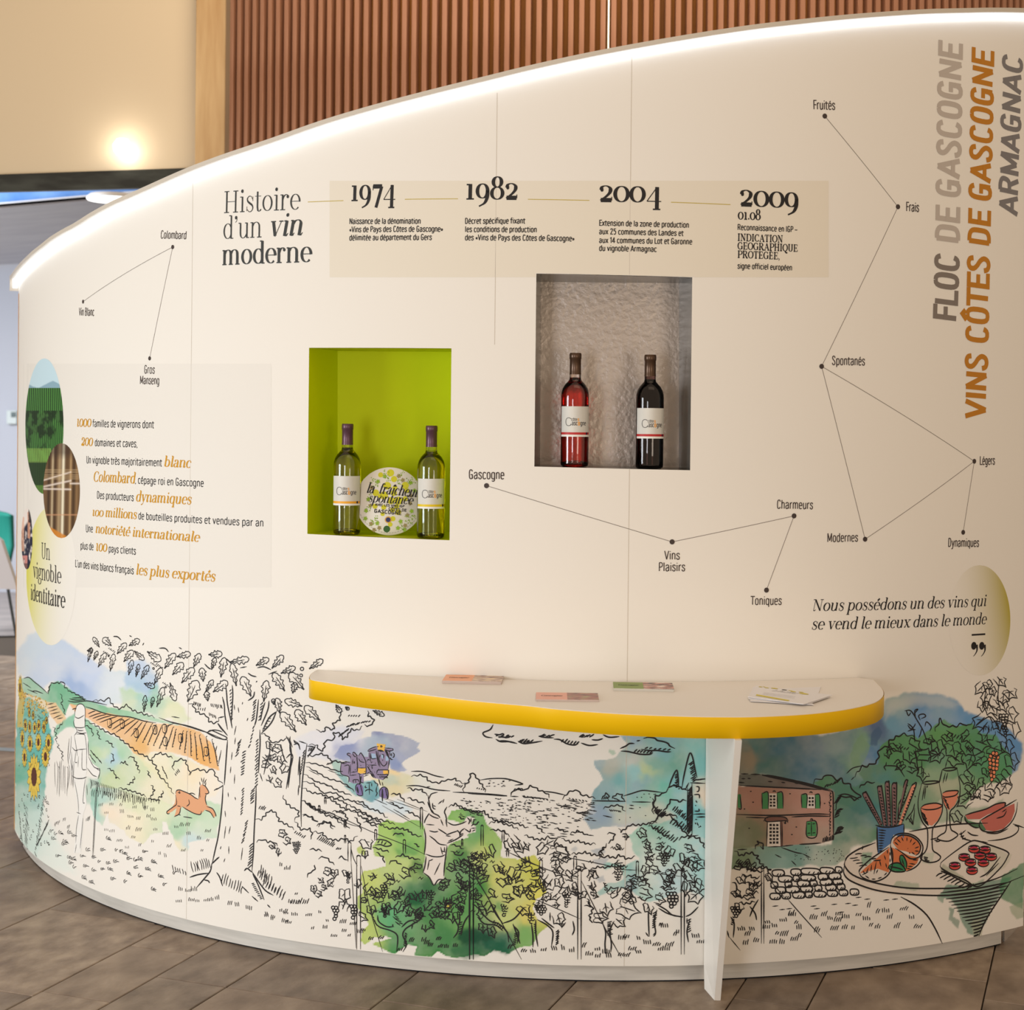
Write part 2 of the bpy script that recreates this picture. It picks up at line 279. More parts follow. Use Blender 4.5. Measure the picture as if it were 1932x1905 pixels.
# ------------------------------------------------------------------ lettering: a drawn condensed sans
def SE(cx, cy, rx, ry, a0=90, a1=450, n=21, e=.68):
    t = np.radians(np.linspace(a0, a1, n)); c, s = np.cos(t), np.sin(t); return list(zip(cx + rx * np.sign(c) * np.abs(c)**e, cy + ry * np.sign(s) * np.abs(s)**e))
def sans_glyphs():
    G = {}; c = .78; x = .56; m = .28; P = lambda *p: ('p', L_(*p)); Q = lambda *p: ('c', L_(*p)); B = lambda *a: ('p', SE(*a))
    bowl = lambda cx: B(cx, m, .14, m); arch = lambda x0, x1: Q(x0, .40, x0 + .05, .53, (x0 + x1) / 2 + .01, x, x1 - .02, .50, x1, .38, x1, .19, x1, 0)
    G['a'] = (.42, [Q(.07, .44, .10, .53, .20, x, .29, .53, .33, .42, .33, .2, .33, 0), Q(.33, .33, .17, .30, .07, .22, .07, .09, .13, .0, .24, .02, .33, .12)])
    G['b'] = (.42, [P(.08, 0, .08, c), bowl(.22)]); G['c'] = (.38, [B(.21, m, .14, m, 35, 325, 15)])
    G['d'] = (.42, [P(.34, 0, .34, c), bowl(.20)]); G['e'] = (.41, [B(.21, m, .14, m, 0, 320, 16), P(.07, .30, .35, .30)])
    G['f'] = (.28, [Q(.11, 0, .11, .4, .11, .66, .16, .77, .26, .77), P(.02, .54, .24, .54)]); G['g'] = (.42, [bowl(.20), Q(.34, x, .34, .2, .34, -.06, .28, -.18, .18, -.20, .08, -.15)])
    G['h'] = (.42, [P(.08, 0, .08, c), arch(.08, .34)]); G['i'] = (.18, [P(.09, 0, .09, x), P(.09, .69, .09, .76)]); G['j'] = (.20, [Q(.10, x, .10, .2, .10, -.1, .06, -.19, .0, -.20), P(.10, .69, .10, .76)])
    G['k'] = (.38, [P(.08, 0, .08, c), P(.32, x, .09, .25), P(.15, .32, .34, 0)]); G['l'] = (.19, [P(.09, 0, .09, c)])
    G['m'] = (.64, [P(.08, 0, .08, x), arch(.08, .32), arch(.32, .56)]); G['n'] = (.42, [P(.08, 0, .08, x), arch(.08, .34)]); G['o'] = (.42, [bowl(.21)])
    G['p'] = (.42, [P(.08, -.2, .08, x), bowl(.22)]); G['q'] = (.42, [P(.34, -.2, .34, x), bowl(.20)]); G['r'] = (.29, [P(.08, 0, .08, x), Q(.08, .38, .12, .50, .20, .55, .27, .54)])
    G['s'] = (.37, [Q(.31, .43, .28, .53, .18, x, .08, .51, .08, .40, .17, .31, .28, .23, .31, .14, .26, .02, .17, 0, .08, .04, .05, .15)]); G['t'] = (.28, [Q(.11, .70, .11, .3, .11, .10, .16, .01, .25, .02), P(.02, .54, .24, .54)])
    G['u'] = (.42, [Q(.08, x, .08, .3, .09, .10, .15, 0, .25, .02, .34, .14), P(.34, 0, .34, x)]); G['v'] = (.38, [P(.04, x, .19, 0, .34, x)]); G['x'] = (.38, [P(.04, x, .34, 0), P(.34, x, .04, 0)])
    G['y'] = (.38, [P(.04, x, .20, .02), P(.34, x, .20, .02, .13, -.17, .04, -.19)]); G['z'] = (.36, [P(.05, x - .02, .31, x - .02, .05, .02, .32, .02)])
    G[','] = (.16, [P(.09, .06, .05, -.10)]); G['.'] = (.16, [P(.08, 0, .08, .06)]); G['’'] = (.14, [P(.08, c, .05, .64)]); G['–'] = (.36, [P(.05, .30, .31, .30)])
    G['«'] = (.32, [P(.15, .42, .05, .27, .15, .12), P(.28, .42, .18, .27, .28, .12)]); G['»'] = (.32, [P(.04, .42, .14, .27, .04, .12), P(.17, .42, .27, .27, .17, .12)])
    G['2'] = (.42, [Q(.08, .60, .11, .74, .21, c, .32, .72, .33, .58, .24, .38, .08, .03), P(.08, .02, .35, .02)]); G['5'] = (.42, [P(.32, .76, .11, .76, .09, .44), Q(.09, .44, .20, .50, .31, .44, .34, .24, .29, .05, .19, 0, .08, .08)])
    G['1'] = (.26, [P(.05, .66, .16, .76, .16, 0)]); G['4'] = (.42, [P(.28, 0, .28, .77, .05, .20, .38, .20)])
    K = lambda cx: B(cx, .39, .15, .39)
    G['O'] = (.46, [K(.23)]); G['C'] = (.43, [B(.22, .39, .15, .39, 30, 330, 19)]); G['G'] = (.46, [B(.22, .39, .15, .39, 30, 345, 19), P(.36, .0, .36, .36, .24, .36)])
    G['D'] = (.46, [Q(.08, 0, .08, .4, .08, c), Q(.08, .77, .24, .76, .35, .66, .37, .39, .35, .12, .24, .02, .08, .01)]); G['B'] = (.45, [P(.08, 0, .08, c), Q(.08, .77, .25, .76, .34, .67, .33, .50, .22, .42, .08, .42), Q(.2, .42, .33, .36, .36, .21, .32, .05, .2, .01, .08, .01)])
    G['E'] = (.38, [P(.34, .76, .08, .76, .08, .02, .35, .02), P(.08, .40, .30, .40)]); G['F'] = (.36, [P(.33, .76, .08, .76, .08, 0), P(.08, .39, .29, .39)]); G['L'] = (.36, [P(.08, c, .08, .02, .34, .02)])
    G['A'] = (.46, [P(.03, 0, .23, c, .43, 0), P(.11, .24, .35, .24)]); G['N'] = (.48, [P(.08, 0, .08, c, .40, 0, .40, c)]); G['M'] = (.58, [P(.08, 0, .08, c, .29, .10, .50, c, .50, 0)]); G['V'] = (.44, [P(.03, c, .22, 0, .41, c)])
    G['I'] = (.19, [P(.095, 0, .095, c)]); G['T'] = (.38, [P(.19, 0, .19, .76), P(.02, .76, .36, .76)]); G['P'] = (.42, [P(.08, 0, .08, c), Q(.08, .77, .24, .77, .36, .70, .37, .55, .32, .41, .2, .36, .08, .36)])
    G['R'] = (.45, [P(.08, 0, .08, c), Q(.08, .77, .24, .77, .36, .70, .37, .56, .32, .42, .2, .38, .08, .38), P(.24, .38, .38, 0)]); G['U'] = (.46, [Q(.08, c, .08, .4, .09, .12, .18, 0, .29, 0, .37, .12, .38, .4, .38, c)])
    G['S'] = (.44, [Q(.35, .60, .32, .73, .21, c, .10, .72, .09, .57, .18, .44, .29, .34, .36, .20, .32, .05, .21, 0, .10, .05, .06, .18)])
    for k, b, d in (('é', 'e', P(.18, .64, .28, .74)), ('è', 'e', P(.26, .64, .16, .74)), ('ô', 'o', P(.12, .63, .21, .73, .30, .63)), ('Ô', 'O', P(.13, .86, .23, .97, .33, .86)), ('ç', 'c', P(.22, 0, .20, -.12, .13, -.15)), ('î', 'i', P(.0, .63, .09, .73, .18, .63))):
        G[k] = (G[b][0], [q for q in G[b][1]][:1 if k == 'î' else None] + [d])
    return G
SANS = sans_glyphs()
def put_sans(ink, txt, p0, p1, cap, wt=.05, sh=0.0, frame=None):
    """condensed sans line; cap = capital height in metres, wt = stroke width in em"""
    o, d, L = frame or wframe(p0, p1); em = cap / .78; nrm = np.array([-d[1], d[0]]); W = sum(SANS[c][0] + .03 if c != ' ' else .22 for c in txt); sx = L / W; x = 0.0
    for ch in txt:
        if ch == ' ': x += .22; continue
        for kind, q in SANS[ch][1]:
            pts = np.array(q, float); pts = crom(pts, 3) if kind == 'c' else pts
            parts = [pts] if kind == 'c' or len(pts) > 8 else [pts[i:i + 2] for i in range(len(pts) - 1)]
            for pp in parts:
                X = pp[:, 0] + .015 + x + sh * pp[:, 1]; A = o + np.outer(X * sx, d) + np.outer(pp[:, 1] * em, nrm)
                if len(pp) == 2:
                    v = A[1] - A[0]; v = v / max(np.hypot(*v), 1e-9) * wt * em * .5; A = np.array([A[0] - v * (abs(v @ nrm) < abs(v @ d)) * .98, A[1] + v * (abs(v @ nrm) < abs(v @ d)) * .98])
                ink.ribbon(A, wt * em / 2)
        x += SANS[ch][0] + .03
# ------------------------------------------------------------------ floor of stone tiles
CA, SA = math.cos(math.radians(-20.5)), math.sin(math.radians(-20.5))
def uv2xy(u, v): return u * CA - v * SA, u * SA + v * CA
mats_tile = [mat('stone_tile_%d' % i, c, 0.5, noise=(c2, 6.0 + i * 2, (1.5, 1, 1)), bump=(0.5, 30, (1.3, 1, 1), 0.003)) for i, (c, c2) in enumerate((((116, 98, 82), (160, 141, 122)), ((110, 94, 80), (150, 133, 116)), ((122, 104, 88), (166, 147, 127))))]
grout = mat('grout', (78, 68, 58), 0.9)
rows_u = [-3.37, -2.954, -2.536, -2.328, -2.117, -1.705, -1.291, -0.879, -0.69, -0.279, 0.13, 0.54]
while rows_u[0] > -7.6: rows_u.insert(0, rows_u[0] - R_.choice([0.206, 0.413, 0.413]))
while rows_u[-1] < 3.0: rows_u.append(rows_u[-1] + R_.choice([0.206, 0.413, 0.413]))
fixed = {(-2.954): [3.97], (-2.536): [3.387, 3.778], (-2.328): [3.59], (-2.117): [3.59], (-0.879): [4.006], (-0.69): [4.38]}
fl = mesh('floor', [(-9, 1.5, -0.012), (6, 1.5, -0.012), (6, 16, -0.012), (-9, 16, -0.012)], [(0, 1, 2, 3)], grout); tag(fl, kind='structure')
TL = []
for i in range(len(rows_u) - 1):
    u0, u1 = rows_u[i], rows_u[i + 1]; fx = sorted(fixed.get(round(u0, 3), [])); vs = fx or [R_.uniform(3.2, 3.8)]
    while vs[0] > 2.6: vs.insert(0, vs[0] - R_.choice([0.41, 0.62]))
    while vs[-1] < 10.5: vs.append(vs[-1] + R_.choice([0.41, 0.62]))
    for j in range(len(vs) - 1):
        v0, v1 = vs[j], vs[j + 1]; cx, cy = uv2xy((u0 + u1) / 2, (v0 + v1) / 2)
        px, py = pxof(np.array([cx, cy, 0.0])); m = 1100
        if cy < 2.8 or not (-m < px < 1932 + m) or py > 2300: continue
        if cy > 10: continue
        TL.append((u0, u1, v0, v1, cx, cy, px, py))
TL.sort(key=lambda t: max(0, -t[6], t[6] - 1932) + max(0, t[7] - 1905) * .5 + t[5] * 12); RV, RF = [], []
for k, (u0, u1, v0, v1, cx, cy, px, py) in enumerate(TL):
    g = 0.0019; hu, hv = (u1 - u0) / 2 - g, (v1 - v0) / 2 - g; b = 0.002
    V = [(-hu, -hv, -.010), (hu, -hv, -.010), (hu, hv, -.010), (-hu, hv, -.010), (-hu, -hv, -b), (hu, -hv, -b), (hu, hv, -b), (-hu, hv, -b), (-hu + b, -hv + b, 0), (hu - b, -hv + b, 0), (hu - b, hv - b, 0), (-hu + b, hv - b, 0)]
    F = [(8, 9, 10, 11)] + [(q, (q + 1) % 4, 4 + (q + 1) % 4, 4 + q) for q in range(4)] + [(4 + q, 4 + (q + 1) % 4, 8 + (q + 1) % 4, 8 + q) for q in range(4)]
    if k < 300:
        o = mesh('tile', V, F, R_.choice(mats_tile), fl); o.location = (cx, cy, R_.uniform(-0.0006, 0.0)); o.rotation_euler = (0, 0, math.radians(-20.5))
    else:
        n = len(RV); RV += [(cx + x * CA - y * SA, cy + x * SA + y * CA, z) for x, y, z in V]; RF += [tuple(n + i for i in f) for f in F]
if RV: tag(mesh('distant_tiles', RV, RF, mats_tile[0], fl), kind='stuff')
thr = mat('brushed_steel', (190, 190, 188), 0.3, 1.0)
A, B = PH(-700, 1364, 0), PH(260, 1428, 0); A2, B2 = PH(-700, 1370, 0), PH(260, 1434, 0)
up = np.array([0, 0, .003]); V = [A, B, B2, A2, A + up, B + up, B2 + up, A2 + up]
tag(mesh('trim_1', V, [(4, 5, 6, 7), (0, 1, 5, 4), (1, 2, 6, 5), (2, 3, 7, 6), (3, 0, 4, 7)], thr), kind='structure')
# far floor beyond 10 m: same stone, joints too fine to tell apart
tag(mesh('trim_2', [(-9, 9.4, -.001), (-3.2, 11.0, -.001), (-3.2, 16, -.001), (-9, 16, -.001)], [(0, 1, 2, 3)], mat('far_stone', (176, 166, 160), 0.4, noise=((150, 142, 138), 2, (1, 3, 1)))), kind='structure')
# ------------------------------------------------------------------ slatted curved wall behind
RX0, RZC, RR = 0.46, 6.5, 3.0
wl = mat('walnut_slat', (146, 100, 74), 0.55, noise=((164, 118, 92), 60, (1, 1, .06)), bump=(0.3, 300, (1, 1, .05), 0.0006))
wl2 = mat('ochre_wood_backing', (140, 86, 8), 0.65, noise=((112, 66, 5), 40, (1, 1, .06)))
back = empty('wall_back', (0, 0, 0)); tag(back, kind='structure')
def bw(t, off=0.0): return RX0 + (RR + off) * math.sin(t), RZC + RR - (RR + off) * math.cos(t)
V, F = [], []
ts = np.linspace(-0.60, 0.72, 60)
for t in ts:
    x, y = bw(t); V += [(x, y, 0), (x, y, 3.9)]
for i in range(59): F.append((2 * i, 2 * i + 2, 2 * i + 3, 2 * i + 1))
mesh('backing_panel', V, F, wl2, back)
pit = 0.0433 / RR; k = -0.598; n = 0
sl = box('slat', (-0.0105, -0.036, 1.2), (0.0102, 0.0, 3.9), wl, back, bev=0.001); first = True
while k < 0.71:
    skip = abs(k - (-0.0010)) < pit * 0.5 and False
    x, y = bw(k + R_.uniform(-.0004, .0004)); o = sl if first else sl.copy(); o.location = (x, y, 0); o.rotation_euler = (0, 0, k); 
    if not first: COL.objects.link(o); o.parent = back
    first = False; k += pit
P = PD(1148, 50, 6.47); box('light_leak_strip', (-.0028, -.006, 1.2), (.0028, 0, 3.9), mat('light_leak_glow', (250, 240, 220), .4, emit=((255, 240, 215), .9)), back, loc=(P[0], P[1], 0))  # thin strip made to glow for light leaking between the slats
# light oak end post
PL, PR = PD(371, 100, 7.05), PD(427, 100, 7.05)
tag(box('trim_3', (PL[0], 7.03, 0), (PR[0], 7.22, 3.9), mat('light_oak', (206, 176, 130), 0.5, noise=((178, 142, 96), 5, (3, 3, .35)), bump=(.15, 80, (1, 1, .08), .001)), bev=.002), kind='structure')
# cream upper wall with dark beam at its foot, seen over the opening to the next room
z0 = PD(0, 326, 7.1)[2]
cw = mat('cream_gloss', (214, 196, 166), 0.35)
def qd(name, x0, x1, y, z0a, z0b, z1, th, m):
    V = [(x0, y, z0a), (x1, y, z0b), (x1, y, z1), (x0, y, z1), (x0, y + th, z0a), (x1, y + th, z0b), (x1, y + th, z1), (x0, y + th, z1)]
    return mesh(name, V, [(0, 1, 2, 3), (7, 6, 5, 4), (0, 4, 5, 1), (1, 5, 6, 2), (2, 6, 7, 3), (3, 7, 4, 0)], m)
a0, a1 = PD(-1500, 380.3, 7.1), PD(378, 316, 7.1)
tag(qd('wall_left', a0[0], a1[0], 7.1, a0[2], a1[2], 3.9, .02, cw), kind='structure')
b0, b1 = PD(-1500, 400, 7.06), PD(378, 352, 7.06); c0, c1 = PD(-1500, 380, 7.06), PD(378, 316, 7.06)
V = [(b0[0], 7.06, b0[2]), (b1[0], 7.06, b1[2]), (c1[0], 7.06, c1[2]), (c0[0], 7.06, c0[2]), (b0[0], 7.09, b0[2]), (b1[0], 7.09, b1[2]), (c1[0], 7.09, c1[2]), (c0[0], 7.09, c0[2])]
tag(mesh('trim_4', V, [(0, 1, 2, 3), (7, 6, 5, 4), (0, 4, 5, 1), (1, 5, 6, 2), (2, 6, 7, 3), (3, 7, 4, 0)], mat('black_metal', (52, 52, 48), 0.32, .6, noise=((74, 76, 70), 6, (1, 1, 4)))), kind='structure')
P = PD(300, 319, 7.04); q = PD(-60, 331, 7.04)
# next room
def far(name, pts, Y, m, th=.05, parent=None):
    V = [PD(x, y, Y) for x, y in pts]; n = len(V); V += [v + np.array([0, th, 0]) for v in V]
    F = [tuple(range(n)), tuple(range(n, 2 * n))[::-1]] + [(i, (i + 1) % n, n + (i + 1) % n, n + i) for i in range(n)]
    return mesh(name, V, F, m, parent)
tag(far('wall_right', [(-1500, 1135), (520, 1135), (520, 300), (-1500, 300)], 13.8, mat('pale_wall', (182, 186, 196), .7), .1), kind='structure')
tag(far('window_1', [(-900, 463), (380, 352), (380, 300), (-900, 300)], 11.0, mat('blue_glass', (60, 110, 178), .2, noise=((120, 160, 215), 3)), .03), kind='structure')
tag(far('trim_5', [(-900, 470), (380, 358), (380, 352), (-900, 463)], 10.9, mat('taupe_paint', (140, 130, 125), .6), .03), kind='structure')
# ceiling of the next room: slopes away from the blue band down to the far wall
A, B = PD(-900, 469, 10.9), PD(420, 354, 10.9); Cc, D = PD(420, 470, 13.75), PD(-900, 560, 13.75)
tag(mesh('ceiling', [A, B, Cc, D, A + up * 10, B + up * 10, Cc + up * 10, D + up * 10], [(0, 1, 2, 3), (4, 7, 6, 5), (0, 4, 5, 1), (2, 6, 7, 3)], mat('grey_ceiling', (214, 214, 218), .7, noise=((200, 200, 206), 2, (1, 4, 1)))), kind='structure')
# round ceiling lamp
P = PD(212, 376, 10.2); lp = empty('ceiling_lamp', P); tag(lp, 'flat round white ceiling lamp glowing beyond the dark beam', 'lamp')
lathe('diffuser', [(0.001, -.012), (.10, -.012), (.155, -.006), (.16, .0)], mat('lamp_glow', (255, 255, 255), .5, emit=((255, 252, 246), 2.6)), lp, 32)
lathe('housing', [(.16, 0), (.163, .008), (.14, .03), (.001, .03)], mat('white_paint', (235, 235, 235), .5), lp, 32)
# added glowing body standing in for the glare reflected in the cream wall
P = PD(231, 277, 7.03); sp = empty('wall_glare', P); tag(sp, 'added glowing shape for the glare on the cream wall above the dark beam', 'lamp')
lathe('glare_core', [(.001, -.045), (.022, -.038), (.038, -.014), (.040, .010), (.024, .032), (.001, .038)], mat('glare_glow', (255, 255, 255), .5, emit=((255, 250, 242), 13)), sp, 20)
o = lathe('glare_stem', [(.001, 0), (.014, 0), (.014, .07), (.001, .07)], mat('white_paint', (235, 235, 235), .5), sp, 16); o.rotation_euler = (-math.pi / 2, 0, 0)
# thermostat
P = PD(24, 787, 13.78); t = empty('thermostat', P); tag(t, 'small pale wall thermostat with dark display on the far wall', 'thermostat')
box('housing', (-.045, -.03, -.06), (.045, 0, .06), mat('thermo_case', (196, 206, 204), .5), t, bev=.006)
box('display', (-.005, -.034, .0), (.036, -.028, .045), mat('thermo_screen', (30, 62, 60), .2), t)
# table and chairs in the next room
wt = mat('white_laminate_far', (238, 238, 244), .4); dk = mat('dark_leg', (50, 56, 56), .4)
tg = empty('table', (-3.05, 8.8, 0)); tag(tg, 'white table with dark slanted legs in the next room', 'table')
P0 = PD(-60, 1085, 8.6); 
for nm, pts, Y, th, m in (('tabletop', [(-90, 1108), (34, 1112), (30, 1104), (2, 1020), (-10, 1010), (-90, 1010)], 9.3, .9, wt),):
    o = far(nm, pts, Y, m, .05); o.parent = tg; o.matrix_parent_inverse = tg.matrix_world.inverted()
o = mesh('leg', [PD(12, 1110, 9.35), PD(18, 1110, 9.35), PD(34, 1206, 9.35), PD(29, 1206, 9.35), PD(12, 1110, 9.42), PD(18, 1110, 9.42), PD(34, 1206, 9.42), PD(29, 1206, 9.42)], [(0, 1, 2, 3), (4, 7, 6, 5), (0, 4, 5, 1), (1, 5, 6, 2), (2, 6, 7, 3), (3, 7, 4, 0)], dk); o.parent = tg
for o in tg.children: o.location = tuple(-v for v in tg.location)
teal = mat('teal_fabric', (20, 120, 105), .8)
def far_chair(P, rz, label):
    c = empty('chair', (P[0], P[1], 0), rz); tag(c, label, 'chair', 'teal chairs in the next room')
    V, F = [], []; n = 12
    for i in range(n + 1):
        t = -1.15 + 2.3 * i / n
        for z, r in ((.42, .20), (.60, .235), (.80, .23), (.86 - .05 * abs(t), .215)):
            V.append((r * math.sin(t), r * math.cos(t), z))
    for i in range(n):
        for j in range(3): F.append((i * 4 + j, i * 4 + 4 + j, i * 4 + 5 + j, i * 4 + 1 + j))
    o = mesh('backrest', V, F, teal, c, True); md = o.modifiers.new('t', 'SOLIDIFY'); md.thickness = .025
    s = lathe('seat', [(.001, .40), (.19, .40), (.215, .43), (.20, .46), (.001, .465)], teal, c, 20)
    for a in (.78, 2.36, 3.93, 5.5):
        o = lathe('leg', [(.009, 0), (.013, .40)], dk, c, 8); o.location = (.17 * math.cos(a), .17 * math.sin(a), 0)
far_chair((PD(-40, 1000, 11.0)[0], 11.0), .3, 'teal upholstered chair behind the white table, at the left edge')
far_chair((PD(56, 1000, 10.2)[0] + .12, 10.2), -.5, 'teal upholstered chair mostly hidden by the curved display wall')
# ------------------------------------------------------------------ the curved display wall
W0 = empty('display_wall', (0, 0, 0)); tag(W0, 'tall curved white exhibition wall printed with French wine texts and a vineyard drawing', 'display wall')
TOPPX = L_(24, 556, 23.6, 542, 30, 530, 38.6, 518, 47, 506, 63, 489, 79, 474, 94.5, 462, 110, 449.6, 134, 434.6, 157.5, 422, 189, 402, 228, 381, 260, 367, 300, 349, 371, 317.7, 422.7, 298, 519.7, 265, 617.4, 230.3, 721, 199.3, 900, 153, 1009.4, 126, 1146.6, 96.5, 1380, 56.5, 1494, 42.3, 1594, 32, 1665.7, 26.5, 1737, 22, 1808.6, 20, 1860, 19, 1932, 20, 1990, 23, 2050, 28)
SL = float(SZ(31, 1060)[0]); SR = float(SZ(1930.5, 1740)[0])
TP = np.array([SZ(x, y) for x, y in TOPPX]); TP[:, 0] = np.clip(TP[:, 0], SL - .004, None)
TP[0] = (SL - .006, TP[0][1]); TP[1] = (SL - .003, TP[1][1])
TPc = crom(TP, 5); _i = np.argsort(TPc[:, 0]); topz = lambda s: np.interp(s, TPc[_i, 0], TPc[_i, 1]) - .012
g4 = [np.array(SZ(*p)) for p in ((583, 656), (852, 657), (848, 1019), (580, 1007))]; y4 = [np.array(SZ(*p)) for p in ((1012, 516), (1306, 523), (1302, 887), (1008, 880))]
gs0, gs1 = (g4[0][0] + g4[3][0]) / 2, (g4[1][0] + g4[2][0]) / 2; ys0, ys1 = (y4[0][0] + y4[3][0]) / 2, (y4[1][0] + y4[2][0]) / 2
KT = ([gs0, gs1, ys0, ys1], [g4[0][1], g4[1][1], y4[0][1], y4[1][1]]); KB = ([gs0, gs1, ys0, ys1], [g4[3][1], g4[2][1], y4[3][1], y4[2][1]])
ZM = 1.02                                    # top of the finely coloured mural zone
cols = np.concatenate([np.linspace(a, b, max(2, int(round((b - a) / .0032))), endpoint=False) for a, b in ((SL, gs0), (gs0, gs1), (gs1, ys0), (ys0, ys1), (ys1, SR))] + [[SR]])
kt, kb, tz = np.interp(cols, *KT), np.interp(cols, *KB), topz(cols); kt = np.minimum(kt, tz - .02)
rows = [np.full_like(cols, z) for z in np.linspace(HB, ZM, 306)]
n1 = len(rows)
for t in np.linspace(0, 1, 5)[1:]: rows.append(ZM + (kb - ZM) * t)
n2 = len(rows)
for t in np.linspace(0, 1, 7)[1:]: rows.append(kb + (kt - kb) * t)
n3 = len(rows)
for t in np.linspace(0, 1, 9)[1:]: rows.append(kt + (tz - kt) * t)
ZG = np.array(rows); NR, NC = ZG.shape
PV = np.concatenate([PT(cols, z, 0.0) for z in ZG])
ih = lambda a, b: (cols[:-1] >= a - 1e-6) & (cols[1:] <= b + 1e-6)
hole = ih(gs0, gs1) | ih(ys0, ys1)
jj, ii = np.meshgrid(np.arange(NR - 1), np.arange(NC - 1), indexing='ij')
keep = ~((jj >= n2 - 1) & (jj < n3 - 1) & hole[None, :])
a = (jj * NC + ii)[keep]; quads = np.stack([a, a + 1, a + NC + 1, a + NC], 1).astype(np.int32)
me = bpy.data.meshes.new('panel'); me.vertices.add(len(PV)); me.vertices.foreach_set('co', PV.astype(np.float32).ravel())
me.loops.add(quads.size); me.loops.foreach_set('vertex_index', quads.ravel()); me.polygons.add(len(quads)); me.polygons.foreach_set('loop_start', np.arange(0, quads.size, 4, dtype=np.int32))
me.update(calc_edges=True); me.polygons.foreach_set('use_smooth', np.ones(len(quads), bool))
PAPER = np.array(lin((236, 231, 222)))
PANEL = link('panel', me, vmat('printed_wall_film', .62, .25, bump=(.10, 420, (1, 1, 1), .0008)), W0)
# returns, back and bottom of the wall
gp = mat('white_board', (232, 228, 220), .6)
sc_ = np.linspace(SL, SR, 90)
strip_grid('back_panel', sc_, [np.full(90, HB), np.interp(sc_, cols, tz)], -.40, gp, W0)
for nm, s in (('end_panel', SL), ('end_panel', SR)):
    z1 = float(np.interp(s, cols, tz)); V = [PT(s, HB, 0), PT(s, HB, -.40), PT(s, z1, -.40), PT(s, z1, 0)]; mesh(nm, V, [(0, 1, 2, 3)], gp, W0)
V, F = [], []
for s in sc_: V += [PT(s, HB, 0.), PT(s, HB, -.40)]
for i in range(89): F.append((2 * i, 2 * i + 2, 2 * i + 3, 2 * i + 1))
mesh('underside', V, F, gp, W0)
ink = Ink(); ink.poly([(SL, HB), (SL + .020, HB), (SL + .020, TP[0][1] - .01), (SL, TP[0][1] - .01)]); ink.build('edge_band', mat('amber_edge', (240, 168, 60), .4), W0, .0007)
# plinth, set back; a black strip paints the shadow in the gap at the floor
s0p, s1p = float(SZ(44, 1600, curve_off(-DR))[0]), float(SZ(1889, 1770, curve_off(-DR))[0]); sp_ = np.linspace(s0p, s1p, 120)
pm = mat('grey_plinth_laminate', (206, 202, 194), .5, noise=((188, 184, 176), 6, (1, 1, 12)))
strip_grid('plinth', sp_, [np.full(120, .004), np.full(120, HB + .004)], -DR, pm, W0)
strip_grid('gap_shadow', sp_, [np.full(120, -.008), np.full(120, .0045)], -DR - .003, mat('gap_shadow_black', (22, 20, 22), .9), W0)
mesh('plinth_end', [PT(s1p, .004, -DR), PT(s1p, .004, -.3), PT(s1p, HB, -.3), PT(s1p, HB, -DR)], [(0, 1, 2, 3)], pm, W0)
# sweep along the top edge: cap and LED tube
def sweep(name, path, sec, m, closed=True, caps=True):
    path = np.asarray(path); d = np.gradient(path, axis=0); d /= np.hypot(d[:, 0], d[:, 1])[:, None]; nr = np.stack([-d[:, 1], d[:, 0]], 1); k = len(sec); V = []
    for p, q in zip(path, nr):
        for mm, off in sec: c = p + q * mm; V.append(PT(c[0], c[1], off))
    F = [(i * k + j, i * k + (j + 1) % k, (i + 1) * k + (j + 1) % k, (i + 1) * k + j) for i in range(len(path) - 1) for j in range(k)]
    if caps: F += [tuple(range(k))[::-1], tuple((len(path) - 1) * k + j for j in range(k))]
    return mesh(name, V, F, m, W0, k > 6)
sweep('top_cap', TPc, [(0, .030), (0, -.40), (-.012, -.40), (-.012, .030)], mat('cap_aluminium', (205, 196, 182), .45))
t8 = np.linspace(0, 2 * np.pi, 12, endpoint=False)
LEDP = TPc[2:]
sweep('led_tube', LEDP, [(-.0205 + .0085 * math.cos(t), .0125 + .0085 * math.sin(t)) for t in t8], mat('led_glow', (255, 255, 255), .5, emit=((236, 243, 255), 1.6)))
# vertical joints of the printed film
jm = mat('film_joint', (206, 196, 182), .6)
ink = Ink()
for q in (((364, 345), (358, 1735)), ((938, 175), (932, 650)), ((1192, 108), (1190, 518)), ((1187.5, 885), (1181, 1822))):
    a = np.array([SZ(*q[0]), SZ(*q[1])]); a[1, 0] = a[0, 0]; ink.ribbon(np.linspace(a[0], a[1], 2), .0008)
ink.build('film_joint', jm, W0, .0003)
# ------------------------------------------------------------------ niches
def niche(name, F4, B4, depth, m, label, mside=None):
    fr = [PT(*SZ(*p), 0.0) if not isinstance(p, np.ndarray) else PT(p[0], p[1], 0.0) for p in F4]
    Yb = max(v[1] for v in fr) + depth; bk = [PD(x, y, Yb) for x, y in B4]
    g = empty(name, (0, 0, 0), 0, W0); g['label'] = label
    V = fr + bk                                # 0 TL 1 TR 2 BR 3 BL
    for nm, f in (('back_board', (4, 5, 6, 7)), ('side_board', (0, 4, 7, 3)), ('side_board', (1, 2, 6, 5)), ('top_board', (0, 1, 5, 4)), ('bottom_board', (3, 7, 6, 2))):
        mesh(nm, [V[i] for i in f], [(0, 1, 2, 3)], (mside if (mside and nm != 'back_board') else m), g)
    return V
gF = [np.array([gs0, g4[0][1]]), np.array([gs1, g4[1][1]]), np.array([gs1, g4[2][1]]), np.array([gs0, g4[3][1]])]
yF = [np.array([ys0, y4[0][1]]), np.array([ys1, y4[1][1]]), np.array([ys1, y4[2][1]]), np.array([ys0, y4[3][1]])]
lime = mat('lime_lacquer', (198, 210, 0), .6, spec=.2)
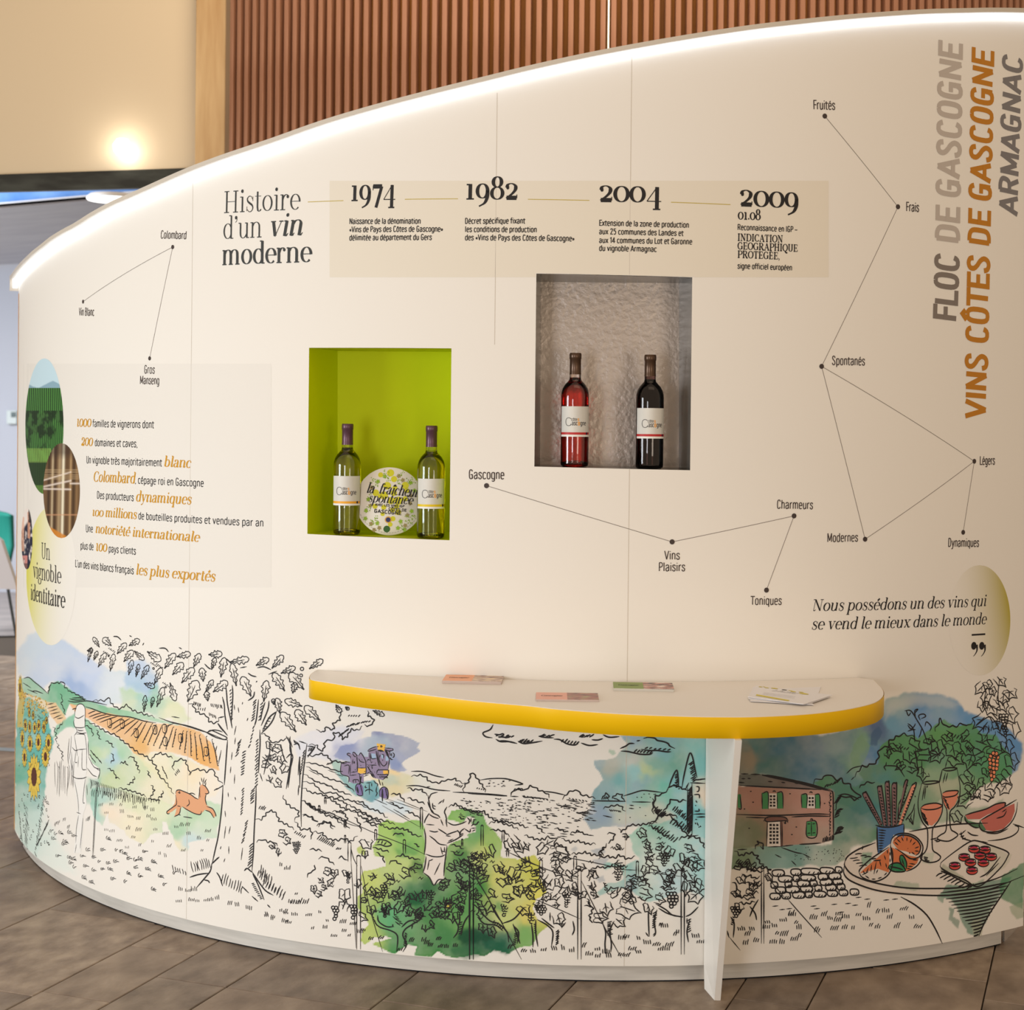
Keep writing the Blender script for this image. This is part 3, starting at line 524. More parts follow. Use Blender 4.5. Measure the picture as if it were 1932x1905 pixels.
GV = niche('display_niche', gF, [(637, 662), (905, 664), (905, 1004), (637, 999)], .15, lime, 'lime green recess holding two white wines and a round sign')
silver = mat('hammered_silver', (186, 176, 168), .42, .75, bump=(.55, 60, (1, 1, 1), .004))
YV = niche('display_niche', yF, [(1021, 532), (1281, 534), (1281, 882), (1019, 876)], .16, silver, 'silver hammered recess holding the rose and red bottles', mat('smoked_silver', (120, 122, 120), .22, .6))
# ------------------------------------------------------------------ printed watercolour washes (colour attribute of the film)
CR = dict(A=(0, 1180, 3.664), B=(150, 1180, 4.025), C=(0, 1480, 3.45), D=(540, 1200, 4.2), E=(940, 1200, 4.2), F=(460, 1500, 4.2), G=(860, 1500, 3.715), H=(1300, 1500, 3.057), I=(1360, 1240, 3.3776), J=(1500, 1380, 4.472), K=(620, 1370, 10.583), P=(0, 0, 1.0), T=(0, 600, 3.175), U=(0, 900, 5.953))
def cp(k, xs):                               # flat list in a detail's own units -> pixels
    ox, oy, q = CR[k]; a = np.asarray(xs, float).reshape(-1, 2); return np.stack([ox + a[:, 0] / q, oy + a[:, 1] / q], 1)
_rng = np.random.default_rng(5)
_LAT = [_rng.random((257, 257)) for _ in range(6)]
def vnoise(x, y, sc, k=0):
    u = (x / sc) % 256; v = (y / sc) % 256; i = u.astype(int); j = v.astype(int); fu = u - i; fv = v - j; fu = fu * fu * (3 - 2 * fu); fv = fv * fv * (3 - 2 * fv); L = _LAT[k]
    return (L[i, j] * (1 - fu) + L[i + 1, j] * fu) * (1 - fv) + (L[i, j + 1] * (1 - fu) + L[i + 1, j + 1] * fu) * fv
def fbm(x, y, sc, k=0): return (vnoise(x, y, sc, k) * .5 + vnoise(x + 31, y + 17, sc / 2.1, (k + 1) % 6) * .27 + vnoise(x + 7, y + 91, sc / 4.3, (k + 2) % 6) * .15 + vnoise(x + 3, y + 41, sc / 9, (k + 3) % 6) * .08)
def sdf(P, x, y):                            # signed distance, inside positive
    d2 = np.full(x.shape, 1e18); ins = np.zeros(x.shape, bool); n = len(P)
    for i in range(n):
        ax, ay = P[i]; bx, by = P[(i + 1) % n]; ex, ey = bx - ax, by - ay; wx, wy = x - ax, y - ay
        t = np.clip((wx * ex + wy * ey) / max(ex * ex + ey * ey, 1e-9), 0, 1); dx, dy = wx - ex * t, wy - ey * t; d2 = np.minimum(d2, dx * dx + dy * dy)
        c = ((ay <= y) & (by > y)) | ((by <= y) & (ay > y)); xi = ax + (y - ay) * ex / (ey if abs(ey) > 1e-9 else 1e-9); ins ^= c & (x < xi)
    d = np.sqrt(d2); return np.where(ins, d, -d)
LINS = lambda a: np.where(a / 255 <= 0.04045, a / 255 / 12.92, ((a / 255 + .055) / 1.055) ** 2.4)
PXK = np.array([0, 500, 950, 1300, 1932.]); PCK = np.array([(246, 242, 235), (240, 234, 221), (232, 219, 201), (224, 206, 183), (206, 180, 152)], float)
def seen(rgb, x):                            # colour as it looks in the room light at x -> print colour
    x = np.atleast_1d(np.asarray(x, float)); pd = np.stack([np.interp(x, PXK, PCK[:, k]) for k in range(3)], -1)
    c = np.clip(LINS(np.asarray(rgb, float)) / LINS(pd) * PAPER, 0, .95); g = c.mean(-1, keepdims=True); return c * .88 + g * .12
PX, PY = pxof(PV); BASE = np.tile(PAPER, (len(PV), 1))
def wash(key, pts, cols_, alpha=.85, soft=4., rough=5., mott=.35, rim=.0):
    if key in 'EGI':
        kb_ = .85 if key in 'EG' else .93; f_ = lambda c: (c[0] * .98, c[1] * 1.0, c[2] * (kb_ if c[2] > c[1] * .96 else 1)); cols_ = f_(cols_) if isinstance(cols_[0], (int, float)) else [(a_, b_, f_(c_)) for a_, b_, c_ in cols_]
    P = cp(key, pts); pad = soft + rough + 4
    m = (PX > P[:, 0].min() - pad) & (PX < P[:, 0].max() + pad) & (PY > P[:, 1].min() - pad) & (PY < P[:, 1].max() + pad) & (PV[:, 2] < ZM + .35)
    idx = np.nonzero(m)[0]
    if len(idx) == 0: return
    x, y = PX[idx], PY[idx]
    d = sdf(P, x + (fbm(x, y, 22, 0) - .5) * rough * 3.2, y + (fbm(x + 99, y, 22, 2) - .5) * rough * 3.2)
    al = np.clip(d / max(soft, .5) + .5, 0, 1); al = al * al * (3 - 2 * al)
    if isinstance(cols_[0], (int, float)): c = seen(cols_, x)
    else:
        W = 0; c = 0
        for cx, cy, rgb in cols_:
            (qx, qy), = cp(key, (cx, cy)); xx = x + (fbm(x, y, 40, 3) - .5) * 40; yy = y + (fbm(x, y, 40, 4) - .5) * 40
            w = 1 / (((xx - qx) ** 2 + (yy - qy) ** 2) ** 1.6 + 50); W = W + w; c = c + w[:, None] * seen(rgb, x)
        c = c / W[:, None]
    a = al * alpha * (1 - mott * np.clip((fbm(x, y, 34, 5) - .35) * 2.2, 0, 1))
    if rim: a = np.clip(a + rim * al * np.exp(-(d / 2.2) ** 2), 0, 1)
    BASE[idx] = BASE[idx] * (1 - a[:, None]) + c * a[:, None]
def E_(key, cx, cy, rx, ry, n=14):
    t = np.linspace(0, 2 * np.pi, n, endpoint=False); return list(np.stack([cx + rx * np.cos(t), cy + ry * np.sin(t)], 1).ravel())
# yellow-green circles fading to the paper
def glow_ellipse(cx, cy, rx, ry, edge, rgb, pw=1.6, fade=1.0):
    m = (np.abs(PX - cx) < rx + 4) & (np.abs(PY - cy) < ry + 4); idx = np.nonzero(m)[0]; x, y = PX[idx], PY[idx]
    r = np.hypot((x - cx) / rx, (y - cy) / ry); al = np.clip((1 - r) * rx / 1.5, 0, 1)
    t = np.clip(((x - cx) / rx * edge[0] + (y - cy) / ry * edge[1]) * .5 + .5, 0, 1) ** pw * fade
    a = (al * t)[:, None]; BASE[idx] = BASE[idx] * (1 - a) + seen(rgb, x) * a
# --- left sky and hills
wash('A', (128, 330, 118, 180, 190, 62, 250, 34, 320, 75, 380, 78, 520, 150, 640, 240, 800, 310, 960, 330, 1060, 430, 1010, 520, 860, 520, 700, 560, 560, 500, 430, 400, 340, 405, 300, 450, 180, 360), ((200, 150, (206, 224, 240)), (300, 330, (200, 218, 244)), (520, 420, (150, 182, 230)), (600, 330, (196, 214, 244)), (800, 420, (222, 232, 240)), (900, 400, (200, 226, 224)), (150, 300, (214, 228, 240))), .9, 8, 4, .25)
wash('A', (900, 240, 1000, 250, 1080, 330, 1120, 450, 1060, 560, 990, 470, 880, 420), ((960, 290, (178, 206, 240)), (1040, 430, (170, 200, 232)), (1090, 500, (130, 200, 180))), .8, 12, 8)
wash('A', (840, 420, 1000, 480, 1120, 470, 1260, 560, 1320, 640, 1250, 680, 1000, 610, 840, 570), ((900, 520, (196, 222, 170)), (1040, 560, (136, 204, 160)), (1200, 600, (230, 232, 180)), (1000, 520, (150, 210, 190))), .8, 8, 6)
wash('A', (130, 372, 200, 356, 260, 400, 330, 470, 345, 408, 400, 385, 450, 420, 500, 450, 600, 512, 740, 560, 850, 578, 1000, 612, 1150, 662, 1250, 690, 900, 640, 600, 575, 480, 545, 440, 640, 400, 640, 330, 530, 200, 480, 140, 470), ((200, 400, (160, 208, 176)), (400, 470, (110, 190, 146)), (700, 570, (130, 196, 150)), (1000, 640, (150, 208, 164))), .95, 1.5, 1.5)
wash('A', (150, 455, 330, 525, 320, 650, 140, 620), (238, 214, 160), .8, 3, 2)
wash('A', (320, 525, 380, 530, 430, 590, 460, 640, 440, 690, 400, 680, 330, 600), (250, 206, 150), .95, 2, 2)
ORG = (480, 540, 590, 570, 850, 625, 1050, 672, 1250, 690, 1380, 735, 1450, 800, 1500, 900, 1515, 1000, 1400, 965, 1280, 900, 1200, 880, 1050, 870, 985, 930, 930, 880, 850, 790, 740, 720, 600, 640, 520, 600)
wash('A', ORG, ((600, 600, (250, 190, 130)), (900, 700, (244, 186, 112)), (960, 840, (242, 184, 96)), (1100, 850, (250, 214, 160)), (1300, 760, (242, 180, 92)), (1450, 950, (246, 178, 78)), (1180, 720, (250, 198, 130))), .95, 1.5, 2, .2)
wash('A', (360, 780, 400, 690, 450, 650, 520, 620, 600, 650, 740, 740, 850, 800, 930, 880, 1050, 960, 1130, 1060, 1200, 1150, 1180, 1240, 1000, 1195, 800, 1140, 690, 1110, 640, 950, 610, 850, 590, 720, 480, 700), ((480, 660, (130, 206, 170)), (620, 720, (112, 196, 150)), (760, 900, (170, 212, 224)), (700, 880, (190, 222, 170)), (850, 850, (160, 214, 170)), (980, 960, (214, 226, 176)), (1100, 1100, (240, 232, 196)), (800, 1050, (200, 220, 160)), (700, 800, (140, 206, 170))), .92, 4, 4)
wash('A', (930, 890, 1060, 875, 1200, 885, 1290, 930, 1400, 975, 1500, 1010, 1535, 1100, 1500, 1180, 1400, 1210, 1200, 1230, 1100, 1050), ((1100, 940, (244, 234, 190)), (1300, 1000, (252, 230, 184)), (1200, 920, (214, 226, 170)), (1450, 1100, (250, 236, 210))), .8, 6, 5)
wash('A', (620, 1230, 640, 1120, 800, 1130, 1000, 1190, 1200, 1230, 1400, 1200, 1530, 1230, 1530, 1330, 1500, 1450, 1310, 1500, 1300, 1570, 1230, 1560, 1190, 1480, 1150, 1350, 1110, 1360, 1120, 1430, 1080, 1440, 1050, 1440, 980, 1500, 900, 1470, 850, 1415, 760, 1370, 745, 1290, 720, 1380, 660, 1330), ((650, 1280, (150, 214, 196)), (700, 1200, (170, 214, 200)), (900, 1220, (224, 232, 180)), (900, 1380, (248, 236, 196)), (1100, 1260, (230, 234, 190)), (1250, 1420, (168, 214, 170)), (1330, 1330, (180, 220, 170)), (1450, 1380, (200, 228, 190)), (1240, 1520, (244, 232, 190)), (780, 1320, (250, 230, 200)), (1330, 1500, (196, 224, 222))), .9, 2, 4, .3)
wash('A', (600, 1050, 700, 1060, 680, 1240, 590, 1230), (130, 196, 170), .6, 8, 4)
# sunflower bank
wash('A', (112, 600, 130, 500, 200, 500, 330, 600, 350, 700, 372, 800, 340, 950, 310, 1180, 290, 1400, 250, 1580, 200, 1570, 108, 1430, 100, 900), ((200, 650, (90, 190, 176)), (250, 760, (70, 190, 180)), (150, 1000, (90, 190, 160)), (300, 1050, (100, 190, 176)), (140, 1250, (150, 206, 190)), (280, 1250, (140, 200, 190)), (220, 1500, (206, 232, 222)), (130, 1400, (190, 220, 206))), .95, 4, 4, .35)
wash('A', (120, 1300, 300, 1250, 420, 1500, 520, 1700, 300, 1700, 150, 1560, 105, 1400), ((200, 1500, (216, 238, 228)), (400, 1650, (232, 242, 232))), .8, 18, 6)
wash('A', (120, 560, 150, 330, 165, 480, 160, 700, 120, 700), (226, 190, 60), .9, 2, 2)
# --- harvester wash
wash('K', (-700, 300, -300, 100, 100, 20, 500, 30, 700, 120, 600, 330, 300, 600, 200, 720, -200, 640, -600, 620), ((0, 300, (228, 226, 232)), (400, 200, (214, 214, 226)), (-400, 500, (222, 224, 232)), (300, 500, (170, 176, 208))), .75, 10, 5, .5)
wash('K', (850, 105, 1000, 108, 1300, 160, 1600, 230, 1800, 330, 1750, 420, 1830, 480, 1700, 570, 1560, 650, 1450, 760, 1560, 880, 1400, 915, 1250, 860, 1200, 700, 700, 640, 400, 720, 100, 600, 250, 400, 500, 340, 600, 250, 850, 200), ((1000, 180, (118, 128, 172)), (1400, 200, (130, 140, 176)), (800, 400, (156, 176, 194)), (1100, 420, (150, 172, 190)), (400, 450, (140, 150, 190)), (1650, 450, (166, 170, 186)), (1350, 750, (120, 140, 186)), (1500, 600, (160, 166, 190)), (700, 250, (200, 200, 216))), .92, 1.5, 2, .3)
wash('K', (1150, 820, 1400, 900, 1600, 960, 1850, 1100, 1600, 1330, 1250, 1420, 1100, 1300, 1000, 1100, 850, 1050, 800, 980, 1050, 1050), ((1250, 900, (250, 206, 110)), (1500, 1050, (224, 214, 160)), (1300, 1250, (230, 210, 150)), (900, 1050, (244, 220, 150)), (1750, 1100, (226, 218, 180)), (1200, 1080, (180, 196, 160))), .85, 5, 3)
wash('K', (60, 720, 160, 650, 240, 700, 250, 930, 400, 1010, 420, 1100, 700, 1080, 900, 1060, 1010, 1200, 1030, 1460, 900, 1540, 700, 1450, 450, 1320, 300, 1180, 370, 1170, 200, 1010, 130, 930), ((150, 780, (160, 198, 180)), (350, 1050, (110, 176, 172)), (700, 1300, (96, 172, 172)), (850, 1480, (90, 160, 168))), .92, 2, 3, .25)
wash('K', (600, 1450, 900, 1540, 1050, 1460, 1400, 1500, 1700, 1650, 1500, 1800, 1000, 1750, 700, 1650), (204, 222, 226), .8, 8, 6)
wash('K', (1700, 900, 1950, 950, 2100, 1250, 1900, 1500, 1700, 1250), (226, 224, 204), .6, 9, 5)
# --- picker among the vines
GRN = list(cp('F', (1070, 230, 1140, 200, 1250, 220, 1330, 200, 1400, 205, 1430, 260, 1440, 500, 1420, 600, 1500, 700, 1580, 640, 1600, 440, 1640, 380, 1780, 330, 1700, 210, 1610, 190, 1640, 120, 1730, 100, 1850, 130)).ravel()) + list(cp('G', (80, 85, 190, 130, 215, 200, 275, 250, 325, 330, 320, 430, 430, 450, 560, 415, 600, 470, 580, 560, 640, 680, 560, 730, 545, 800, 575, 870, 660, 900, 600, 945, 530, 1050, 430, 1070, 375, 1105, 270, 1085, 200, 1130, 150, 1110, 0, 1140)).ravel()) + list(cp('F', (1600, 1280, 1530, 1235, 1490, 1285, 1360, 1270, 1375, 1195, 1300, 1190, 1200, 1255, 1120, 1230, 1010, 1180, 1170, 1130, 1110, 1110, 1020, 1130, 960, 1185, 925, 1150, 930, 1080, 985, 1030, 925, 930, 900, 900, 905, 800, 940, 780, 925, 650, 950, 600, 1010, 590, 1120, 560, 1110, 490, 1040, 470, 1020, 400, 1060, 330)).ravel())
def GP(k, a, b): (x, y), = cp(k, (a, b)); return x, y
wash('P', GRN, [(*GP('F', 1150, 280), (168, 204, 90)), (*GP('F', 1350, 330), (140, 192, 84)), (*GP('F', 1700, 160), (140, 190, 80)), (*GP('F', 980, 640), (196, 208, 90)), (*GP('F', 960, 1080), (186, 204, 90)), (*GP('F', 1250, 550), (190, 206, 110)), (*GP('F', 1200, 1000), (80, 160, 90)), (*GP('F', 1250, 1200), (50, 140, 60)), (*GP('F', 1400, 800), (40, 120, 56)), (*GP('F', 1550, 900), (60, 130, 60)), (*GP('F', 1750, 600), (70, 142, 60)), (*GP('F', 1750, 900), (80, 150, 64)), (*GP('F', 1600, 1150), (56, 130, 60)), (*GP('F', 1830, 250), (90, 160, 76)), (*GP('F', 1880, 480), (190, 196, 90)), (*GP('G', 60, 150), (80, 150, 70)), (*GP('G', 250, 350), (150, 184, 80)), (*GP('G', 350, 550), (206, 200, 90)), (*GP('G', 560, 480), (204, 196, 50)), (*GP('G', 600, 700), (222, 206, 60)), (*GP('G', 500, 850), (216, 196, 60)), (*GP('G', 400, 700), (206, 200, 96)), (*GP('G', 350, 900), (196, 200, 110)), (*GP('G', 480, 1000), (120, 170, 80)), (*GP('G', 100, 650), (66, 140, 56)), (*GP('G', 60, 900), (90, 156, 64)), (*GP('G', 200, 1030), (14, 96, 60)), (*GP('G', 320, 1060), (30, 104, 66))], .97, 1.2, 2.2, .12, .15)
for k, cx, cy, rx, ry, c, al in (('F', 1360, 820, 90, 70, (16, 90, 50), .8), ('F', 1480, 700, 70, 60, (30, 100, 50), .7), ('F', 1300, 440, 100, 40, (70, 150, 70), .6), ('F', 1390, 590, 60, 70, (16, 100, 40), .6), ('F', 1230, 300, 40, 25, (60, 130, 70), .6), ('F', 1720, 470, 60, 40, (50, 120, 50), .6), ('G', 130, 990, 150, 60, (6, 72, 44), .9), ('G', 290, 1050, 90, 50, (8, 90, 60), .85), ('G', 60, 1090, 120, 50, (20, 100, 56), .7), ('G', 200, 650, 50, 60, (50, 130, 50), .7), ('G', 310, 790, 35, 30, (60, 140, 70), .6), ('G', 40, 430, 50, 40, (50, 120, 50), .6), ('F', 1130, 960, 90, 90, (90, 180, 120), .6)):
    wash(k, E_(k, cx, cy, rx, ry), c, al, 14, 8, .2)
wash('F', (1610, 868, 1640, 868, 1640, 895, 1605, 895), (240, 200, 40), .9, 3, 1)
wash('F', (895, 420, 930, 400, 970, 440, 960, 475, 910, 460), (190, 204, 90), .9, 1, 1)
PICK = (1428, 300, 1436, 240, 1460, 180, 1480, 130, 1540, 160, 1590, 190, 1605, 220, 1680, 235, 1745, 210, 1765, 172, 1790, 170, 1826, 185, 1800, 222, 1840, 252, 1838, 290, 1790, 300, 1740, 330, 1640, 385, 1612, 400, 1606, 480, 1590, 560, 1585, 660, 1510, 712, 1470, 650, 1420, 615, 1440, 480)
wash('F', PICK, (232, 214, 196), 1, .8, .3, 0)
# --- centre right sky and farmhouse corner
wash('E', (970, 795, 1300, 790, 1720, 800, 1720, 1620, 1500, 1560, 1300, 1480, 1180, 1512, 1000, 1500, 740, 1530, 700, 1480, 690, 1440, 770, 1400, 745, 1330, 750, 1250, 780, 1190, 835, 1130, 800, 1070, 755, 1010, 750, 980, 850, 985, 940, 950, 960, 910, 1040, 860), ((780, 990, (120, 150, 180)), (900, 1060, (172, 166, 170)), (1030, 850, (130, 160, 200)), (1100, 1000, (180, 176, 156)), (1120, 1080, (126, 180, 170)), (1200, 1050, (176, 186, 120)), (1130, 1160, (120, 160, 186)), (950, 1180, (100, 160, 180)), (1300, 900, (116, 168, 160)), (1400, 1000, (100, 158, 128)), (1250, 980, (110, 164, 136)), (1000, 900, (150, 170, 150)), (1550, 860, (120, 180, 186)), (1600, 1050, (110, 176, 160)), (1450, 1200, (120, 180, 170)), (1200, 1260, (110, 170, 140)), (1000, 1330, (130, 166, 196)), (850, 1280, (100, 150, 176)), (800, 1420, (140, 150, 186)), (1000, 1430, (196, 180, 170)), (1350, 1250, (100, 180, 176)), (1500, 1400, (110, 186, 176)), (1350, 1480, (210, 190, 160)), (1640, 1300, (230, 196, 160)), (1640, 1460, (120, 186, 170)), (1200, 1400, (190, 186, 180))), .93, 2, 3, .25)
wash('E', (880, 890, 920, 900, 935, 930, 900, 940, 875, 915), (130, 170, 130), .8, 2, 2)
wash('G', (960, 60, 1300, 80, 1350, 130, 1250, 190, 1100, 200, 1030, 220, 930, 200, 900, 170), ((980, 120, (140, 156, 196)), (1200, 120, (196, 190, 190)), (930, 190, (150, 160, 190))), .8, 6, 4)
wash('G', (1200, 270, 1330, 205, 1500, 180, 1650, 100, 1760, 100, 1760, 720, 1620, 660, 1480, 720, 1360, 740, 1260, 700, 1190, 640, 1100, 670, 1010, 700, 990, 680, 1060, 620, 1180, 590, 1160, 500, 1050, 520, 1040, 480, 1180, 490, 1290, 460, 1240, 380), ((1250, 300, (150, 190, 186)), (1350, 300, (120, 176, 170)), (1550, 350, (160, 200, 176)), (1700, 400, (150, 196, 180)), (1400, 500, (196, 206, 180)), (1240, 610, (120, 166, 190)), (1100, 620, (130, 176, 186)), (1500, 640, (176, 200, 190)), (1300, 660, (160, 190, 196)), (1140, 520, (120, 180, 160)), (1620, 120, (110, 170, 160))), .85, 3, 4, .45)
for q in ((940, 390, 1030, 370, 1060, 400, 1000, 430), (960, 450, 1080, 440, 1060, 490, 990, 490), (970, 570, 1040, 560, 1050, 600, 1000, 610), (800, 370, 840, 355, 860, 375, 820, 395), (1180, 620, 1220, 600, 1230, 640, 1190, 650)): wash('G', q, (170, 166, 190), .8, 3, 3)
# --- right-hand sky, trees and meadow
wash('I', (60, 480, 700, 490, 900, 440, 1010, 380, 1060, 270, 1180, 225, 1400, 235, 1500, 270, 1560, 340, 1660, 380, 1780, 420, 1870, 480, 1915, 540, 1918, 640, 1900, 710, 1800, 780, 1500, 780, 1200, 900, 900, 1000, 700, 900, 620, 830, 260, 750, 60, 745), ((200, 560, (70, 116, 116)), (400, 580, (56, 106, 126)), (300, 700, (66, 110, 100)), (180, 640, (150, 126, 96)), (600, 560, (100, 116, 126)), (550, 700, (56, 100, 120)), (760, 540, (106, 124, 120)), (720, 700, (60, 100, 110)), (860, 660, (100, 130, 90)), (900, 560, (110, 136, 100)), (1000, 470, (66, 84, 116)), (960, 640, (60, 104, 136)), (1100, 330, (150, 156, 150)), (1100, 430, (90, 130, 150)), (1400, 330, (100, 130, 150)), (1300, 400, (70, 116, 156)), (1550, 400, (76, 120, 156)), (1850, 560, (70, 116, 156)), (1880, 680, (80, 116, 150))), .96, 7, 4, .15)
wash('I', (1040, 400, 1060, 300, 1200, 240, 1420, 240, 1520, 300, 1480, 330, 1300, 300, 1150, 320), (190, 170, 150), .5, 16, 5)
wash('I', (960, 480, 1010, 440, 1030, 480, 990, 560, 950, 560), (66, 84, 110), .8, 2, 2)
wash('I', (860, 540, 900, 490, 950, 560, 940, 600, 890, 690, 840, 690, 830, 620), (116, 136, 96), .8, 2, 2)
wash('I', (880, 740, 920, 690, 1000, 680, 1010, 570, 1060, 530, 1150, 490, 1230, 500, 1260, 520, 1370, 430, 1430, 395, 1500, 440, 1600, 420, 1660, 480, 1750, 490, 1800, 560, 1860, 640, 1860, 740, 1790, 790, 1700, 800, 1620, 860, 1560, 940, 1400, 900, 1250, 1050, 1000, 900), ((950, 740, (90, 116, 80)), (1100, 600, (80, 122, 64)), (1300, 640, (76, 120, 62)), (1400, 470, (90, 130, 60)), (1600, 560, (76, 120, 60)), (1750, 650, (76, 126, 66)), (1550, 800, (110, 136, 86)), (1350, 760, (136, 146, 100)), (1200, 800, (86, 120, 76)), (1050, 800, (70, 116, 96))), .95, 1.6, 2.2, .2)
wash('I', (590, 800, 680, 740, 760, 780, 850, 830, 920, 790, 1250, 820, 1280, 1100, 1180, 1100, 960, 1180, 850, 1200, 800, 1300, 640, 1330, 500, 1330, 300, 1350, 60, 1340, 60, 1200, 700, 1190, 720, 850), ((650, 800, (76, 116, 66)), (800, 900, (76, 112, 84)), (900, 1000, (66, 106, 90)), (780, 1100, (76, 116, 90)), (1000, 1000, (60, 110, 110)), (1120, 900, (116, 130, 90)), (500, 1250, (96, 130, 110)), (300, 1300, (120, 150, 130)), (800, 1220, (150, 146, 116)), (960, 1120, (76, 116, 80)), (640, 1300, (150, 156, 130)), (150, 1250, (110, 126, 86))), .95, 5, 4, .2)
wash('I', (1250, 800, 1500, 760, 1560, 940, 1700, 960, 1800, 900, 1780, 960, 1560, 1050, 1350, 1060, 1160, 1100), ((1400, 800, (176, 156, 120)), (1500, 960, (130, 140, 100)), (1700, 930, (136, 140, 104)), (1300, 950, (120, 136, 100))), .8, 8, 5)
# house
wash('I', (-60, 815, 700, 838, 722, 860, 718, 1160, 640, 1185, 100, 1215, -60, 1220), ((200, 900, (172, 112, 88)), (500, 900, (178, 116, 92)), (650, 1000, (178, 118, 94)), (180, 1120, (116, 112, 78)), (120, 1180, (120, 120, 86)), (450, 1080, (164, 110, 84)), (600, 1150, (170, 130, 104))), .97, .8, .3, .1)
wash('I', (-60, 745, 260, 745, 470, 790, 690, 845, 120, 818, -60, 815), ((150, 780, (92, 88, 74)), (500, 820, (110, 84, 72))), .95, .8, .3, .1)
# still life ground: table top stays paper, leaf-green dabs
wash('H', (892, 400, 905, 350, 980, 300, 1080, 265, 1240, 215, 1420, 175, 1600, 155, 1860, 170, 1932, 220, 1932, 470, 1840, 510, 1640, 560, 1350, 575, 1180, 575, 1000, 540, 905, 470), (204, 176, 148), 1, 1.2, .6, 0)
for q, c, al in (((1440, 590, 1480, 520, 1600, 520, 1860, 470, 1800, 560, 1720, 700, 1660, 815, 1600, 790, 1560, 700, 1540, 640, 1500, 600), (104, 124, 96), .9), ((1800, 470, 1932, 380, 1932, 660, 1850, 620, 1790, 600), (70, 116, 70), .9), ((1500, 640, 1530, 650, 1520, 700, 1560, 720, 1550, 770, 1500, 720), (110, 124, 96), .8), ((1430, 580, 1480, 560, 1470, 620, 1430, 610), (110, 130, 100), .8), ((1170, 530, 1200, 500, 1320, 505, 1330, 540, 1250, 545), (140, 144, 108), .8), ((1520, 540, 1640, 510, 1700, 480, 1680, 560, 1560, 575), (130, 140, 104), .7), ((1640, 330, 1720, 290, 1860, 340, 1820, 420, 1720, 470), (176, 158, 124), .6), ((1460, 400, 1520, 430, 1640, 520, 1600, 510, 1450, 430), (150, 140, 106), .8), ((1850, 640, 1932, 620, 1932, 700, 1880, 720), (140, 140, 100), .7), ((1620, 740, 1680, 700, 1690, 830, 1640, 820), (160, 146, 110), .7), ((1000, 330, 1060, 320, 1050, 400, 1000, 410), (86, 136, 96), .7), ((1350, 330, 1420, 330, 1400, 400, 1340, 400), (170, 164, 130), .7)): wash('H', q, c, al, 2, 3, .2)
# yellow-green discs of the layout
for t in ('a',):
    at = me.color_attributes.new(name='print', type='FLOAT_COLOR', domain='POINT')
    at.data.foreach_set('color', np.concatenate([BASE, np.ones((len(BASE), 1))], 1).astype(np.float32).ravel())
# ------------------------------------------------------------------ film patches and lettering
def patch(name, poly_px, nx, ny, colf, off, m, label=None, box_=None):
    P = np.asarray(poly_px, float); x0, y0, x1, y1 = box_ or (P[:, 0].min(), P[:, 1].min(), P[:, 0].max(), P[:, 1].max())
    u = np.linspace(0, 1, nx); v = np.linspace(0, 1, ny); X = x0 + (x1 - x0) * u[None, :] + 0 * v[:, None]; Y = y0 + (y1 - y0) * v[:, None] + 0 * u[None, :]
    s, z = SZ(X.ravel(), Y.ravel()); V = PT(s, z, off); C = colf(X.ravel(), Y.ravel()); idx = np.arange(nx * ny).reshape(ny, nx)
    q = np.stack([idx[:-1, :-1], idx[:-1, 1:], idx[1:, 1:], idx[1:, :-1]], -1).reshape(-1, 4)
    if P is not None and len(P) > 4: 
        cx = X.ravel()[q].mean(1); cy = Y.ravel()[q].mean(1); q = q[sdf(P, cx, cy) > 0]
    me = bpy.data.meshes.new(name); me.from_pydata(V.tolist(), [], q.tolist()); me.update()
    at = me.color_attributes.new(name='print', type='FLOAT_COLOR', domain='POINT'); at.data.foreach_set('color', np.concatenate([C, np.ones((len(C), 1))], 1).astype(np.float32).ravel())
    o = link(name, me, m, W0, True)
    if label: o['label'] = label
    return o
vm = bpy.data.materials['printed_wall_film']
def tanf(x, y): return np.tile(np.array(lin((229, 221, 205))), (len(x), 1))
nr = 523
P_ = [(622, 341), (1563, 341), (1563, nr), (1309, nr), (1309, 522), (1009, 515), (1009, nr), (622, nr)]
patch('tinted_band', P_, 236, 183, tanf, .0003, vm, 'faint tan band behind the four dates')
patch('tinted_band', [(44, 686), (512, 686), (512, 1108), (44, 1108)], 60, 4, lambda x, y: np.tile(PAPER * .955, (len(x), 1)), .00025, vm, 'very faint grey band behind the orange statements')
